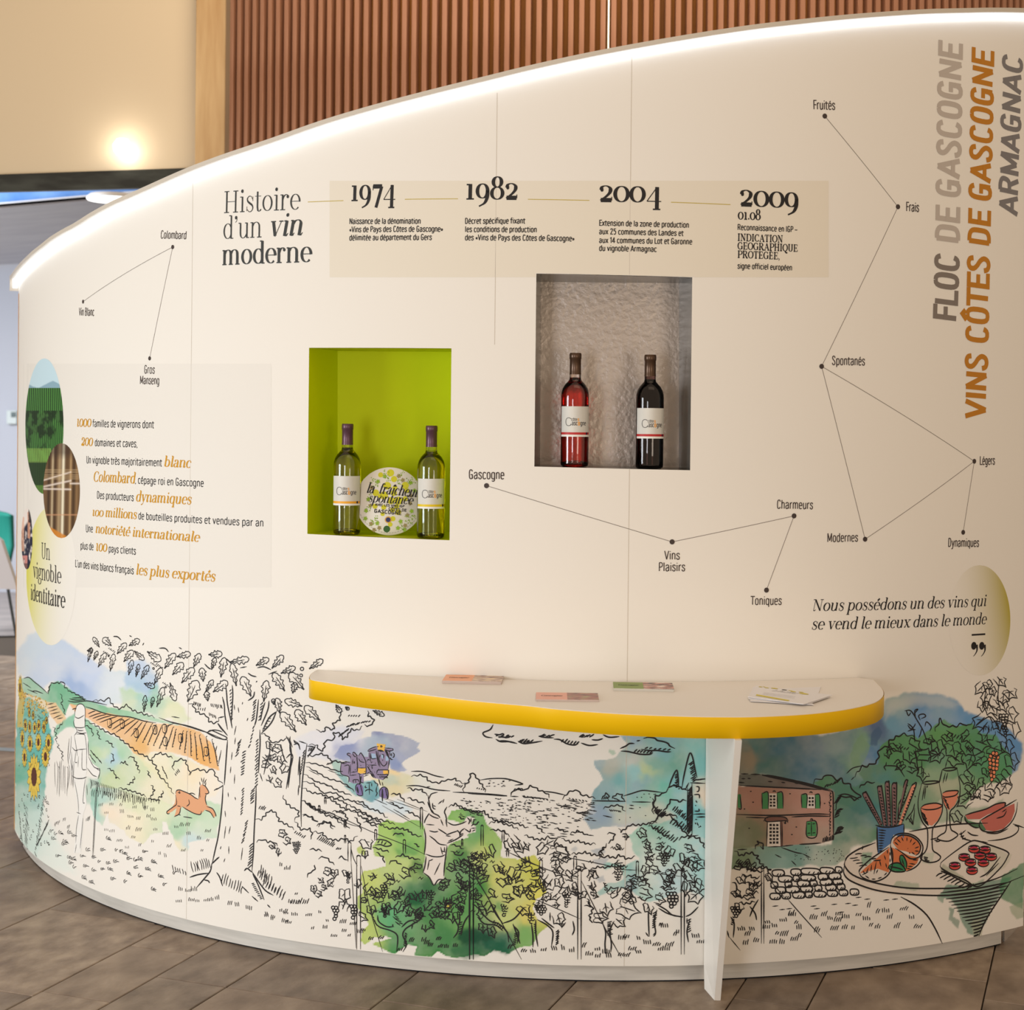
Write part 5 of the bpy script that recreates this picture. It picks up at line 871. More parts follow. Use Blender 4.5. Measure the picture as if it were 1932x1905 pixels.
# ------------------------------------------------------------------ leaflets and papers on the counter
def slab(name, Q, th, m, parent, z=0.0): 
    V = [(x, y, z) for x, y in Q] + [(x, y, z + th) for x, y in Q]; n = len(Q)
    return mesh(name, V, [tuple(range(n))[::-1], tuple(range(n, 2 * n))] + [(i, (i + 1) % n, n + (i + 1) % n, n + i) for i in range(n)], m, parent)
def photo(key, cols_):
    m = mat(key, cols_[0], .35, noise=(cols_[1], 26, (1.2, 2.6, 1))); r = [n for n in m.node_tree.nodes if n.type == 'VALTORGB'][0]; r.color_ramp.interpolation = 'CONSTANT' if False else 'LINEAR'
    for pos, c in ((.45, cols_[2]), (.55, cols_[3])): e = r.color_ramp.elements.new(pos); e.color = (*lin(c), 1)
    r.color_ramp.elements[0].position = .38; return m
def leaflets(px, py, ang, ccol, sidec, photom, label, hgt, nn_=6, wd=.152, dp=.10, seed=0):
    p = PH(px, py, HS); g = empty('leaflet_stack', (p[0], p[1], HS)); g.rotation_euler[2] = ang; tag(g, label, 'leaflets', 'small stacks of leaflets on the counter'); rs = random.Random(seed)
    a, b = wd / 2, dp / 2
    for i in range(nn_):
        dx, dy, r = rs.uniform(-.0012, .0012), rs.uniform(-.0008, .0008), rs.uniform(-.006, .006)
        c, s_ = math.cos(r), math.sin(r); Q = [(x * c - y * s_ + dx, x * s_ + y * c + dy) for x, y in ((-a, -b), (a, -b), (a, b), (-a, b))]
        slab('card', Q, hgt / nn_ * .93, sidec, g, i * hgt / nn_ + .0002)
    slab('cover', [(-a, -b), (.0, -b), (.0, b), (-a, b)], .0003, ccol, g, hgt)
    slab('cover_photograph', [(.0, -b), (a, -b), (a, b), (.0, b)], .0003, photom, g, hgt)
    k = Ink(); put_serif(k, 'les vins de Gascogne'.replace('G', 'C').replace('k', 'l') if False else 'Gascogne', None, None, .026, .11, .03, .2, frame=(np.array([-a + .012, -.006]), np.array([1., 0]), .052))
    k.build('lettering', BLK, g, hgt + .0008, lambda V, off: np.stack([V[:, 0], V[:, 1], np.full(len(V), off)], -1)); return g
cs = mat('card_edge', (214, 196, 186), .6); cs2 = mat('card_edge_white', (220, 216, 206), .6)
leaflets(893, 1284.5, -.06, mat('cover_salmon', (238, 164, 116), .4), cs, photo('photo_a', ((60, 44, 40), (226, 196, 150), (150, 96, 70), (210, 190, 170))), 'salmon pink leaflet stack furthest left on the counter', .0075, seed=1)
leaflets(1070, 1316.5, -.02, mat('cover_pink', (238, 168, 146), .4), cs, photo('photo_b', ((44, 40, 26), (150, 150, 90), (130, 50, 40), (170, 96, 80))), 'pink leaflet stack nearest the yellow edge', .0045, 4, seed=2)
leaflets(1213.5, 1298, -.05, mat('cover_green', (120, 146, 36), .4), cs2, photo('photo_c', ((40, 30, 34), (236, 226, 216), (60, 40, 44), (196, 116, 96))), 'olive green leaflet stack beside the pink one', .0065, seed=3)
pw = mat('paper_white', (236, 234, 236), .5); sh = mat('paper_shadow', (50, 50, 60), .6)
def sheet(pts, z, label, m=pw, deco=False, th=.0009):
    P = [PH(x, y, HS + z) for x, y in pts]; c = np.mean(P, 0); g = empty('paper_sheet', (c[0], c[1], HS + z)); tag(g, label, 'paper', 'printed sheets piled on the counter')
    Q = [(p[0] - c[0], p[1] - c[1]) for p in P][::-1]; slab('sheet', Q, th, m, g)
    if deco:
        o = np.array(Q[0]); e1 = np.array(Q[1]) - o; e2 = np.array(Q[3]) - o
        A = lambda u, v: o + e1 * u + e2 * v; f = lambda V, off: np.stack([V[:, 0], V[:, 1], np.full(len(V), off)], -1)
        def bl(u, v, ru, rv, k): t = np.linspace(0, 2 * np.pi, 16, endpoint=False); k.poly([A(u + ru * math.cos(a), v + rv * math.sin(a)) for a in t])
        ky = Ink(); [bl(u, v, ru, rv, ky) for u, v, ru, rv in ((.10, .93, .035, .03), (.16, .97, .02, .02), (.22, .92, .045, .03), (.36, .95, .07, .04), (.66, .93, .04, .02), (.72, .88, .05, .04), (.86, .92, .05, .025), (.92, .82, .09, .05))]
        ky.poly([A(.12, .16), A(.72, .06), A(.74, .15), A(.12, .27)]); ky.build('print_shapes', mat('sheet_yellow', (214, 196, 20), .5), g, th + .0006, f)
        kk = Ink(); bl(.55, .93, .05, .035, kk); kk.build('print_shapes', mat('sheet_grey', (96, 92, 88), .5), g, th + .0008, f)
        kk = Ink(); d = e1 / np.hypot(*e1); put_serif(kk, 'la fraîcheur', None, None, .030, .06, .03, .3, frame=(A(.33, .70), d, .45 * np.hypot(*e1)))
        for v in (.50, .44, .38, .32): kk.ribbon(np.array([A(.22, v), A(.80, v)]), .0004)
        kk.build('lettering', mat('sheet_ink', (90, 86, 84), .5), g, th + .0007, f)
sheet([(1419, 1302), (1549, 1296), (1538, 1324), (1422, 1320)], .0006, 'bottom white sheet of the pile')
sheet([(1413, 1314), (1500, 1300), (1536, 1330), (1416, 1323)], .002, 'second white sheet, poking out at the lower right of the pile')
sheet([(1421, 1296), (1567, 1314), (1526, 1328), (1412, 1318)], .0034, 'third white sheet, its corner showing at the right')
sheet([(1426, 1294), (1570, 1311.5), (1516, 1329), (1411, 1315)], .0052, 'top white flyer with yellow dots and a yellow bar', deco=True, th=.0012)
# clear acrylic stand foot beyond the right end of the wall
A = PH(1893, 1776, 0); B = PH(1919, 1749, 0); d = np.array([B[0] - A[0], B[1] - A[1], 0]); d /= np.hypot(*d[:2]); n3 = np.array([-d[1], d[0], 0]) * .003
B2 = A + d * .42; top = np.array([0, 0, .16]); V = [A, B2, B2 + top, A + top * .35]; V = [v + n3 for v in V] + [v - n3 for v in V]
mesh('acrylic_foot', V, [(0, 1, 2, 3), (7, 6, 5, 4), (0, 4, 5, 1), (1, 5, 6, 2), (2, 6, 7, 3), (3, 7, 4, 0)], mat('acrylic', (226, 232, 236), .04, trans=.9, ior=1.4), W0)['label'] = 'clear slanted acrylic plate under the right end'
# ------------------------------------------------------------------ ink line drawing printed on the film
HP = .00072                                   # half width of one photograph pixel of line, metres
def toS(k, P):
    P = np.asarray(P, float); ox, oy, q = CR[k]; s, z = SZ(ox + P[:, 0] / q, oy + P[:, 1] / q); return np.stack([s, z], 1)
def st_(ink, k, P, w=2.2, sm=True, taper=True):
    P = np.asarray(P, float)
    if sm and len(P) > 2: P = crom(P, 4)
    n = len(P); 
    if n < 2: return
    if n == 2: P = np.array([P[0], P[0] * .5 + P[1] * .5, P[1]]); n = 3
    t = np.linspace(0, 1, n); f = np.minimum(1, .35 + 4 * np.minimum(t, 1 - t)) if taper else np.ones(n)
    ink.ribbon(toS(k, P), w * HP * f)
def D(ink, k, s, w=2.2, sm=True):
    for part in s.split(';'):
        v = [float(a) for a in part.replace(',', ' ').split()]
        if len(v) >= 4: st_(ink, k, np.array(v).reshape(-1, 2), w, sm)
rk = random.Random(11)
def scal(ink, k, s, step=22, amp=9, w=2.2):   # bumpy foliage outline along a path
    v = np.array([float(a) for a in s.replace(',', ' ').split()]).reshape(-1, 2); d = np.hypot(*np.diff(v, axis=0).T); L = np.concatenate([[0], np.cumsum(d)]); n = max(3, int(L[-1] / step)); out = []
    for i in range(n + 1):
        t = L[-1] * i / n + (rk.uniform(-.25, .25) * step if 0 < i < n else 0); x, y = np.interp(t, L, v[:, 0]), np.interp(t, L, v[:, 1]); j = min(np.searchsorted(L, t, 'right'), len(v) - 1); e = v[j] - v[j - 1]; e = e / max(np.hypot(*e), 1e-6)
        a = amp * (1 if i % 2 else -.6) * rk.uniform(.5, 1.2); out.append((x + e[1] * a, y - e[0] * a))
        if i % 2 and rk.random() < .6: out.append((x + e[1] * a * .6 + e[0] * step * .35, y - e[0] * a * .6 + e[1] * step * .35))
    st_(ink, k, out, w, True)
def hat(ink, k, x0, y0, x1, y1, n, dx, dy, w=1.8, j=.25):
    for i in range(n):
        t = i / max(n - 1, 1); x, y = x0 + (x1 - x0) * t, y0 + (y1 - y0) * t; q = rk.uniform(1 - j, 1 + j); b = rk.uniform(-.1, .1); st_(ink, k, [(x, y), (x + dx * q * .5 + dy * b, y + dy * q * .5 - dx * b), (x + dx * q, y + dy * q)], w)
def grass(ink, k, x, y, n=3, h=18, w=1.8, lean=6, gap=7):
    w = w * .78; lean = lean * rk.uniform(.2, 1.5) * rk.choice([1, 1, -.6]); h = h * rk.uniform(.8, 1.25); y = y + rk.uniform(-4, 4)
    for i in range(n):
        xx = x + (i - n / 2) * gap; q = rk.uniform(.7, 1.2); st_(ink, k, [(xx, y), (xx + lean * .3 * q, y - h * .5 * q), (xx + lean * q, y - h * q)], w)
def oak(ink, k, x0, y0, x1, y1, wd, w=2.2):
    wd = wd * .86; w = w * .74; mx, my = (x0 + x1) / 2, (y0 + y1) / 2; x0, y0, x1, y1 = mx + (x0 - mx) * 1.12, my + (y0 - my) * 1.12, mx + (x1 - mx) * 1.12, my + (y1 - my) * 1.12
    a = np.array([x0, y0], float); b = np.array([x1, y1], float); e = b - a; n = np.array([-e[1], e[0]]) / max(np.hypot(*e), 1e-6); L = np.hypot(*e)
    prof = [(0, .04), (.16, .18), (.24, .50), (.31, .40), (.40, .48), (.48, .88), (.56, .58), (.64, .62), (.72, 1.0), (.80, .70), (.88, .68), (.96, .46), (1.03, 0)]
    P = [a + e * t + n * wd * v * rk.uniform(.88, 1.1) for t, v in prof] + [a + e * t - n * wd * v * rk.uniform(.88, 1.1) for t, v in prof[-2::-1]]
    st_(ink, k, P, w, True, False); st_(ink, k, [a + e * .02, a + e * .45 + n * wd * .06, a + e * .8], w * .9)
    for t in (.4, .62): st_(ink, k, [a + e * (t - .05), a + e * (t + .10) + n * wd * .5 * rk.choice([-1, 1])], w * .6)
def vine(ink, k, cx, cy, r, ang=0, w=2.0, full=True):
    r = r * 1.2; ang = ang + rk.uniform(-.4, .4); sq = rk.uniform(.7, 1.0); c, s_ = math.cos(ang), math.sin(ang)
    T = lambda t, v: (cx + r * v * math.cos(math.radians(t)) * c - r * v * sq * math.sin(math.radians(t)) * s_, cy + r * v * math.cos(math.radians(t)) * s_ + r * v * sq * math.sin(math.radians(t)) * c)
    prof = [(178, .30), (150, .66), (126, .92), (104, .74), (82, .80), (60, 1.0), (40, .72), (18, .80), (0, 1.18), (-20, .74), (-42, .70), (-62, .98), (-84, .72), (-106, .78), (-128, .86), (-154, .58), (-178, .30)]
    P = [T(t, v * rk.uniform(.92, 1.08)) for t, v in prof]; i0 = rk.choice([0, 0, 0, 2, 4]); i1 = len(P) - rk.choice([0, 0, 0, 2, 4])
    Q = []
    for i in range(i0, i1 - 1):
        a_, b_ = np.array(P[i]), np.array(P[i + 1]); Q.append(a_); e = b_ - a_; Q.append((a_ + b_) / 2 + np.array([e[1], -e[0]]) * rk.uniform(-.02, .10))
    Q.append(P[i1 - 1]); st_(ink, k, Q, w * .92, False)
    st_(ink, k, [T(180, .45), T(0, .05), T(2, .75)], w * .85)
    if rk.random() < .6: st_(ink, k, [T(180, .05), T(56, .55)], w * .7)
    if rk.random() < .6: st_(ink, k, [T(180, .05), T(-56, .50)], w * .7)
def circ(ink, k, cx, cy, rx, ry=None, w=1.8, n=12, a0=0, a1=360):
    t = np.radians(np.linspace(a0, a1, n)); st_(ink, k, np.stack([cx + rx * np.cos(t), cy + (ry or rx) * np.sin(t)], 1), w, False, False)
def bunch(ink, k, x, y, w_, h_, r=8, w=1.7, full=True):
    yy = y
    while yy < y + h_:
        f = 1 - ((yy - y) / h_) ** 1.6 * .75; n = max(1, int(w_ * f / (r * 1.8)))
        for i in range(n): circ(ink, k, x + (i - (n - 1) / 2) * r * 1.85 + rk.uniform(-1, 1) + (r * .8 if int((yy - y) / r) % 2 else 0), yy + rk.uniform(-1, 1), r, w=w, a0=0 if full else rk.uniform(-60, 60), a1=360 if full else rk.uniform(160, 260))
        yy += r * 1.7
def post(ink, k, x, y0, y1, wd=12, w=2.0): D(ink, k, '%f,%f %f,%f' % (x - wd, y1, x - wd, y0 + 8), w); D(ink, k, '%f,%f %f,%f' % (x + wd, y1, x + wd, y0 + 8), w); D(ink, k, '%f,%f %f,%f %f,%f %f,%f %f,%f' % (x - wd, y0 + 10, x - wd * .7, y0, x, y0 - 4, x + wd * .7, y0, x + wd, y0 + 10), w)
def fill(rgb, k, s, ink, x=None):
    v = np.array([float(a) for a in s.replace(',', ' ').split()]).reshape(-1, 2); P = toS(k, v)
    from mathutils.geometry import tessellate_polygon
    pts = [tuple(q) for q in P]; stack = [tuple(t) for t in tessellate_polygon([[Vector((p[0], p[1], 0)) for p in P]])]; tri = []; mid = {}
    while stack:
        a, b, c = stack.pop(); L = [(math.dist(pts[a], pts[b]), a, b, c), (math.dist(pts[b], pts[c]), b, c, a), (math.dist(pts[c], pts[a]), c, a, b)]; m = max(L)
        if m[0] < .028: tri.append((a, b, c)); continue
        _, i, j, k2 = m; key = (min(i, j), max(i, j))
        if key not in mid: mid[key] = len(pts); pts.append(((pts[i][0] + pts[j][0]) / 2, (pts[i][1] + pts[j][1]) / 2))
        n = mid[key]; stack += [(i, n, k2), (n, j, k2)]
    ink.poly(pts, tri)
INKB = mat('drawing_ink', (30, 26, 26), .6)
def done(ink, label, m=INKB, off=.0008, name='ink_drawing'):
    o = ink.build(name, m, W0, off)
    if o: o['label'] = label; o['kind'] = 'stuff'
    return o
_fcol = {}
def fl_(rgb, xpx):                            # fill material: colour as seen at that place
    c = seen(rgb, xpx)[0]; key = tuple(int(v * 255) for v in c); nm = 'fill_%d_%d_%d' % key
    if nm in _M: return _M[nm]
    m = mat(nm, (255, 255, 255), .6, spec=.3); m.node_tree.nodes['Principled BSDF'].inputs['Base Color'].default_value = (*map(float, c), 1); return m
def F1(rgb, k, s, off=.00045, label=None):
    ink = Ink(); 
    for part in s.split(';'): fill(rgb, k, part, ink)
    ox, _, q = CR[k]; o = ink.build('colour_fill', fl_(rgb, ox + float(s.replace(',', ' ').split()[0]) / q), W0, off)
    if label: o['label'] = label
# ---- left: hills, fields, hedges
I = Ink()
D(I, 'A', '165,365 200,358 240,390 290,430 330,468;160,395 215,430;190,440 260,470;220,455 250,452 300,470;335,470 345,420 352,408;500,500 560,500 590,520;470,520 520,528 600,520 660,530 740,548;480,505 530,515 580,512')
scal(I, 'A', '335,475 345,415 360,395 400,400 440,390 450,430 470,440 480,460', 16, 7)
scal(I, 'A', '470,450 520,470 560,490 590,512', 14, 6); scal(I, 'A', '640,520 680,520 735,520 750,495 775,545 830,580 880,545 905,580 950,600 1010,615 1070,635', 20, 8)
scal(I, 'A', '420,470 430,500 425,545 440,570 450,620', 16, 7); scal(I, 'A', '390,730 420,690 440,665', 14, 6)
D(I, 'A', '590,560 640,575 720,605 800,622 900,632 1000,660 1080,672;1100,636 1200,672 1290,690 1370,715 1440,742 1539,782;1140,700 1200,676;1430,740 1470,722 1510,725 1539,735')
for x0, y0, x1, y1 in ((330, 545, 372, 536), (330, 572, 392, 556), (345, 592, 400, 574), (350, 612, 415, 596), (370, 640, 425, 616), (395, 645, 435, 636)): D(I, 'A', '%d,%d %d,%d' % (x0, y0, x1, y1))
for x0, y0, x1, y1 in ((500, 580, 530, 575), (610, 610, 660, 590), (615, 632, 700, 604), (640, 642, 735, 614), (665, 655, 770, 622), (690, 670, 810, 628), (745, 700, 850, 636), (775, 720, 900, 640), (800, 740, 940, 645), (860, 750, 960, 655), (905, 765, 985, 665), (940, 800, 1010, 672), (985, 810, 1050, 680), (1020, 825, 1075, 690), (1060, 830, 1120, 690), (1100, 850, 1160, 700), (1145, 855, 1195, 705), (1190, 840, 1215, 720), (1240, 855, 1265, 730), (1275, 880, 1290, 735), (1320, 900, 1315, 735), (1360, 925, 1345, 745), (1408, 935, 1378, 760), (1450, 950, 1425, 770), (1505, 970, 1465, 790)):
    D(I, 'A', '%d,%d %d,%d %d,%d' % (x0, y0, (x0 + x1) / 2 + 4, (y0 + y1) / 2 - 4, x1, y1), 2.0)
    if x0 > 930: hat(I, 'A', x0 + 2, y0, x1, y1, 7, 7, -6, 1.4)
for x, y in ((757, 675), (845, 680), (940, 742), (1070, 720), (1137, 712), (1140, 800), (1248, 778), (1425, 870)): D(I, 'A', '%d,%d %d,%d %d,%d %d,%d %d,%d %d,%d' % (x - 14, y - 25, x, y - 30, x + 14, y - 20, x + 14, y + 22, x, y + 30, x - 12, y + 20)); D(I, 'A', '%d,%d %d,%d;%d,%d %d,%d' % (x - 14, y - 25, x - 12, y + 20, x + 4, y - 22, x + 5, y + 20), 1.4)
D(I, 'A', '1500,830 1490,870;1530,860 1510,960')
scal(I, 'A', '590,655 640,680 700,715 760,745 800,755 850,800 920,850 960,880 1010,905 1060,950 1090,1000 1100,1040 1150,1080 1180,1130 1200,1165', 20, 8, 2.4)
scal(I, 'A', '590,690 620,705 640,730 640,765', 15, 7); scal(I, 'A', '670,720 680,760 695,790', 14, 6); scal(I, 'A', '730,795 770,815 785,845', 14, 7); scal(I, 'A', '770,880 790,920 765,950', 14, 7); scal(I, 'A', '745,985 790,1010 800,1050 830,1060', 15, 7)
scal(I, 'A', '830,950 870,945 880,965', 12, 7); scal(I, 'A', '885,915 920,905 940,950 960,1000 965,1020', 16, 8); scal(I, 'A', '1055,940 1060,905 1100,880 1150,895 1195,915', 18, 8); scal(I, 'A', '1200,1000 1195,960 1230,930 1280,925 1290,960 1310,1000 1310,1035', 20, 9); scal(I, 'A', '1310,1030 1350,990 1400,1000 1440,1015 1470,990 1490,1040 1530,1090', 22, 9)
scal(I, 'A', '1020,1000 1030,1040 1045,1050', 12, 7); scal(I, 'A', '930,1040 920,1080 880,1100', 14, 7); scal(I, 'A', '820,1120 900,1140 960,1160 1010,1180', 16, 7); scal(I, 'A', '1040,1190 1070,1140 1050,1100', 14, 8); scal(I, 'A', '1090,1200 1120,1180 1130,1140', 14, 8); scal(I, 'A', '1020,1195 1060,1200 1110,1210', 14, 6)
hat(I, 'A', 1120, 970, 1150, 1030, 5, 8, 28); hat(I, 'A', 1210, 1020, 1230, 990, 4, 12, 20); hat(I, 'A', 625, 860, 690, 930, 7, 14, 22); hat(I, 'A', 620, 890, 650, 930, 4, 12, 20); hat(I, 'A', 1480, 1140, 1520, 1120, 4, 20, -14)
hat(I, 'A', 625, 1060, 1000, 1190, 34, 2, 60, 1.6, .5); hat(I, 'A', 640, 1130, 880, 1170, 18, -3, 40, 1.6, .5); hat(I, 'A', 960, 1180, 1100, 1200, 9, -2, 26, 1.6)
done(I, 'black ink hills, striped fields with barrels and hedges at the left')
I = Ink()                                      # ground tufts
for x, y in ((700, 1250), (775, 1240), (840, 1245), (935, 1260), (1010, 1270), (1060, 1280), (740, 1300), (850, 1300), (910, 1330), (960, 1340), (1030, 1330), (1070, 1345), (890, 1410), (960, 1420), (1080, 1420), (1150, 1450), (1225, 1400), (1260, 1390), (1300, 1390), (1380, 1480), (1440, 1425), (1440, 1490), (1310, 1450), (1270, 1560), (1400, 1560), (1060, 1500), (1170, 1530), (1110, 1580), (1150, 1600), (925, 1470), (885, 1540), (970, 1525), (830, 1490), (740, 1420), (780, 1430)): grass(I, 'A', x, y, rk.choice([2, 3, 3, 4]), 22, 1.4, 7, 11)
for x, y in ((350, 1430), (380, 1450), (410, 1440), (470, 1440), (360, 1480), (430, 1520), (440, 1500), (500, 1460), (390, 1600), (470, 1610), (500, 1620), (560, 1600), (600, 1560), (640, 1610), (700, 1560), (740, 1480), (800, 1560), (830, 1570), (850, 1580), (680, 1640), (740, 1650), (790, 1640), (880, 1620), (930, 1630), (990, 1570), (960, 1620), (1050, 1640), (640, 1700), (700, 1690), (750, 1690), (880, 1720), (960, 1740), (1010, 1690), (570, 1750), (620, 1780), (770, 1760), (860, 1780), (1100, 1740), (1200, 1720), (580, 1670), (510, 1680), (480, 1650), (930, 1680), (1050, 1830), (1130, 1800)):
    for i in range(rk.choice([2, 3, 4])): a_ = -1.9 + i * .62 + rk.uniform(-.15, .15); l_ = rk.uniform(18, 30); st_(I, 'A', [(x + i * 4, y), (x + i * 4 + l_ * .45 * math.cos(a_) , y + l_ * .6 * math.sin(a_)), (x + i * 4 + l_ * math.cos(a_ + .5), y + l_ * math.sin(a_ + .35))], 1.5)
for x, y in ((470, 1380), (440, 1330), (400, 1350), (380, 1360), (610, 1320), (600, 1330)): hat(I, 'A', x, y, x + 14, y - 6, 3, -4, 26, 1.2)
for x, y in ((1180, 690), (1230, 700), (1270, 690), (1170, 765), (1250, 760), (1290, 765), (1350, 760), (1380, 755), (1420, 745), (1550, 795), (1500, 780), (1620, 810), (1740, 860), (1780, 870), (1880, 900), (1860, 830), (1900, 770)): grass(I, 'C', x, y, rk.choice([3, 4]), 24, 1.9, 6, 11)
for x, y in ((60, 910), (190, 960), (230, 985), (340, 940), (410, 950), (440, 860), (420, 790), (520, 960), (610, 935), (550, 1060), (650, 1060), (670, 1000), (720, 1120), (800, 1080), (840, 1120), (870, 1030), (790, 1010), (300, 560), (350, 590), (930, 1090), (300, 920), (330, 1010)): grass(I, 'F', x, y, rk.choice([2, 3, 4]), 26, 2.0, 8, 14)
hat(I, 'C', 1130, 560, 1210, 590, 6, -8, -36); hat(I, 'C', 1260, 570, 1370, 540, 9, -14, -60); hat(I, 'C', 1440, 640, 1570, 710, 9, 14, -60); hat(I, 'C', 1690, 580, 1760, 640, 6, 10, -50); hat(I, 'C', 1710, 660, 1840, 740, 8, 20, -50); hat(I, 'F', 110, 640, 180, 720, 6, 18, -60); hat(I, 'F', 200, 740, 300, 830, 6, 16, -50); hat(I, 'F', 370, 860, 500, 860, 8, 16, -40)
hat(I, 'A', 340, 1340, 260, 1500, 16, -14, 40, 1.5, .5); hat(I, 'A', 180, 1250, 170, 1500, 16, 16, 60, 1.4, .5); hat(I, 'A', 130, 1280, 150, 1450, 9, 8, 60, 1.4, .4); hat(I, 'A', 300, 1180, 240, 1560, 22, 10, 24, 1.8, .6)
for i in range(46): x, y = rk.uniform(125, 345), rk.uniform(1150, 1540); circ(I, 'A', x, y, 5, 9, 1.4, 8, rk.uniform(0, 100), rk.uniform(220, 360))
for i in range(12): x = 380 + i * 12; D(I, 'A', '%d,%d %d,%d %d,%d' % (x, 900 + rk.randint(0, 80), x + rk.randint(-6, 10), 1000, x + rk.randint(-6, 6), 1100 + rk.randint(0, 90)), 1.5)
scal(I, 'A', '395,810 405,850 430,870 430,930', 14, 8, 1.8); scal(I, 'A', '370,700 390,760 385,800', 14, 8, 1.8)
done(I, 'black ink grass tufts and reeds along the foot of the drawing')
# ---- sunflowers
for x, y, rx, ry in ((139, 430, 13, 80), (203, 600, 9, 34), (230, 620, 9, 32), (176, 690, 13, 45), (206, 700, 12, 45), (240, 705, 13, 42), (268, 690, 13, 42), (305, 700, 13, 45), (322, 655, 10, 26), (155, 780, 14, 60), (208, 815, 18, 58), (266, 805, 20, 60), (336, 810, 22, 62), (170, 910, 17, 66), (315, 905, 26, 72), (236, 1045, 44, 150)):
    def flw(r1, r2, n=14, ph=0): return ' '.join('%f,%f' % (x + rx * (r1 if i % 2 else r2) * math.cos(2 * math.pi * i / (2 * n) + ph), y + ry * (r1 if i % 2 else r2) * math.sin(2 * math.pi * i / (2 * n) + ph)) for i in range(2 * n))
    F1((240, 206, 60), 'A', flw(1.12, .82), .0004); F1((96, 52, 40), 'A', flw(.47, .42), .0005)
    I = Ink(); P = [(x + rx * (1.12 if i % 2 else .86) * math.cos(math.pi * i / 14), y + ry * (1.12 if i % 2 else .86) * math.sin(math.pi * i / 14)) for i in range(29)]; st_(I, 'A', P, 1.2, False, False)
    for i in range(0, 28, 2): st_(I, 'A', [(x + rx * .55 * math.cos(math.pi * i / 14), y + ry * .55 * math.sin(math.pi * i / 14)), (x + rx * .9 * math.cos(math.pi * i / 14), y + ry * .9 * math.sin(math.pi * i / 14))], 1.0)
    o = I.build('ink_drawing', INKB, W0, .0008); o['kind'] = 'stuff'
I = Ink()
for i in range(90): x = rk.uniform(150, 330); y = rk.uniform(455 + (x - 150) * .35, 545 + (x - 150) * .45); I.poly(toS('A', [(x - 5, y), (x, y - 8), (x + 5, y), (x, y + 8)]))
I.build('colour_fill', fl_((226, 180, 60), 60), W0, .00045)['kind'] = 'stuff'
I = Ink()
for i in range(80): x = rk.uniform(150, 340); y = rk.uniform(460 + (x - 150) * .35, 620 + (x - 150) * .3); D(I, 'A', '%f,%f %f,%f' % (x, y, x + 5, y - 7), 1.3)
for i in range(60): x = rk.uniform(130, 340); y = rk.uniform(620, 1000); D(I, 'A', '%f,%f %f,%f %f,%f' % (x, y, x + 5, y - 6, x + 3, y - 14), 1.2)
done(I, 'fine ink marks between the sunflowers')
# ---- hiker: paper silhouette and outline
F1((246, 243, 236), 'A', '520,700 512,660 520,610 530,560 545,540 570,542 590,565 588,620 586,700 600,735 612,790 612,900 640,950 685,985 690,1020 670,1060 605,985 595,1040 590,1130 600,1230 575,1310 575,1400 560,1570 510,1570 530,1400 540,1250 515,1100 500,1050 480,980 478,860 490,760 515,730', .0005, 'plain paper silhouette of the hiker')
I = Ink()
D(I, 'A', '522,640 518,600 530,560 548,542 572,545 588,570 590,620 586,660;515,650 510,670 520,700 560,706 590,700;520,630 545,640 585,618;590,640 588,700;540,715 545,725 580,725;530,735 565,745 600,740;495,760 490,850 478,930;520,700 535,730 515,760;530,750 575,750 590,765 600,850 600,900;515,760 530,850 535,900;530,858 600,852;500,840 520,862 540,862;600,860 600,990;495,870 500,960 495,1030;495,1035 530,1055 575,1055 600,1045;525,870 520,940 535,945;570,860 568,920 570,990 600,995;545,900 540,980;610,800 612,860 615,900;612,905 650,975 690,990;605,985 640,1030 672,1045;690,985 690,1020 680,1060;670,990 688,1000;515,1065 540,1200 545,1290;590,1060 580,1150 575,1220 588,1225;600,1100 605,1170;530,1290 560,1300;545,1310 530,1400 525,1500;575,1330 565,1440 555,1540;530,1510 520,1570;480,780 470,900 475,960', 1.8)
D(I, 'A', '668,1075 655,1300 640,1600;676,1075 662,1300 645,1600', 1.5)
done(I, 'ink outline of a hiker with cap, rucksack and walking stick')
# ---- deer
F1((236, 168, 116), 'A', '1215,1165 1222,1142 1245,1136 1268,1145 1310,1162 1345,1185 1372,1198 1380,1150 1382,1110 1398,1095 1415,1105 1445,1150 1430,1165 1420,1180 1428,1240 1450,1252 1480,1275 1492,1310 1478,1330 1462,1300 1420,1270 1405,1285 1385,1305 1340,1295 1285,1272 1258,1250 1245,1275 1235,1310 1205,1322 1215,1290 1222,1260 1190,1285 1160,1300 1152,1282 1190,1255 1210,1225 1215,1195', .00045, 'orange running deer')
I = Ink(); D(I, 'A', '1215,1160 1222,1140 1240,1135 1262,1142 1315,1165 1350,1190 1372,1200;1230,1150 1245,1158 1240,1140;1375,1195 1380,1150 1382,1112;1385,1105 1380,1078;1420,1108 1424,1082;1398,1080 1392,1050;1402,1095 1412,1050;1410,1095 1428,1060;1400,1100 1420,1110 1444,1150 1432,1162 1418,1158;1425,1165 1420,1200 1430,1240;1430,1250 1470,1265 1490,1300 1495,1320;1420,1275 1455,1290 1480,1330;1215,1170 1222,1230 1195,1255 1155,1285 1160,1300 1175,1298;1250,1255 1240,1300 1205,1320;1260,1250 1300,1275 1345,1298 1385,1305 1395,1280;1290,1250 1310,1230 1305,1200;1268,1320 1300,1325 1330,1330;1235,1305 1250,1310;1310,1160 1330,1158 1350,1168;1225,1245 1250,1250', 1.9)
for i in range(6): D(I, 'A', '%d,%d %d,%d' % (1376 + i, 1130 + i * 10, 1384 + i, 1134 + i * 10), 1.3)
done(I, 'ink outline of the running deer')
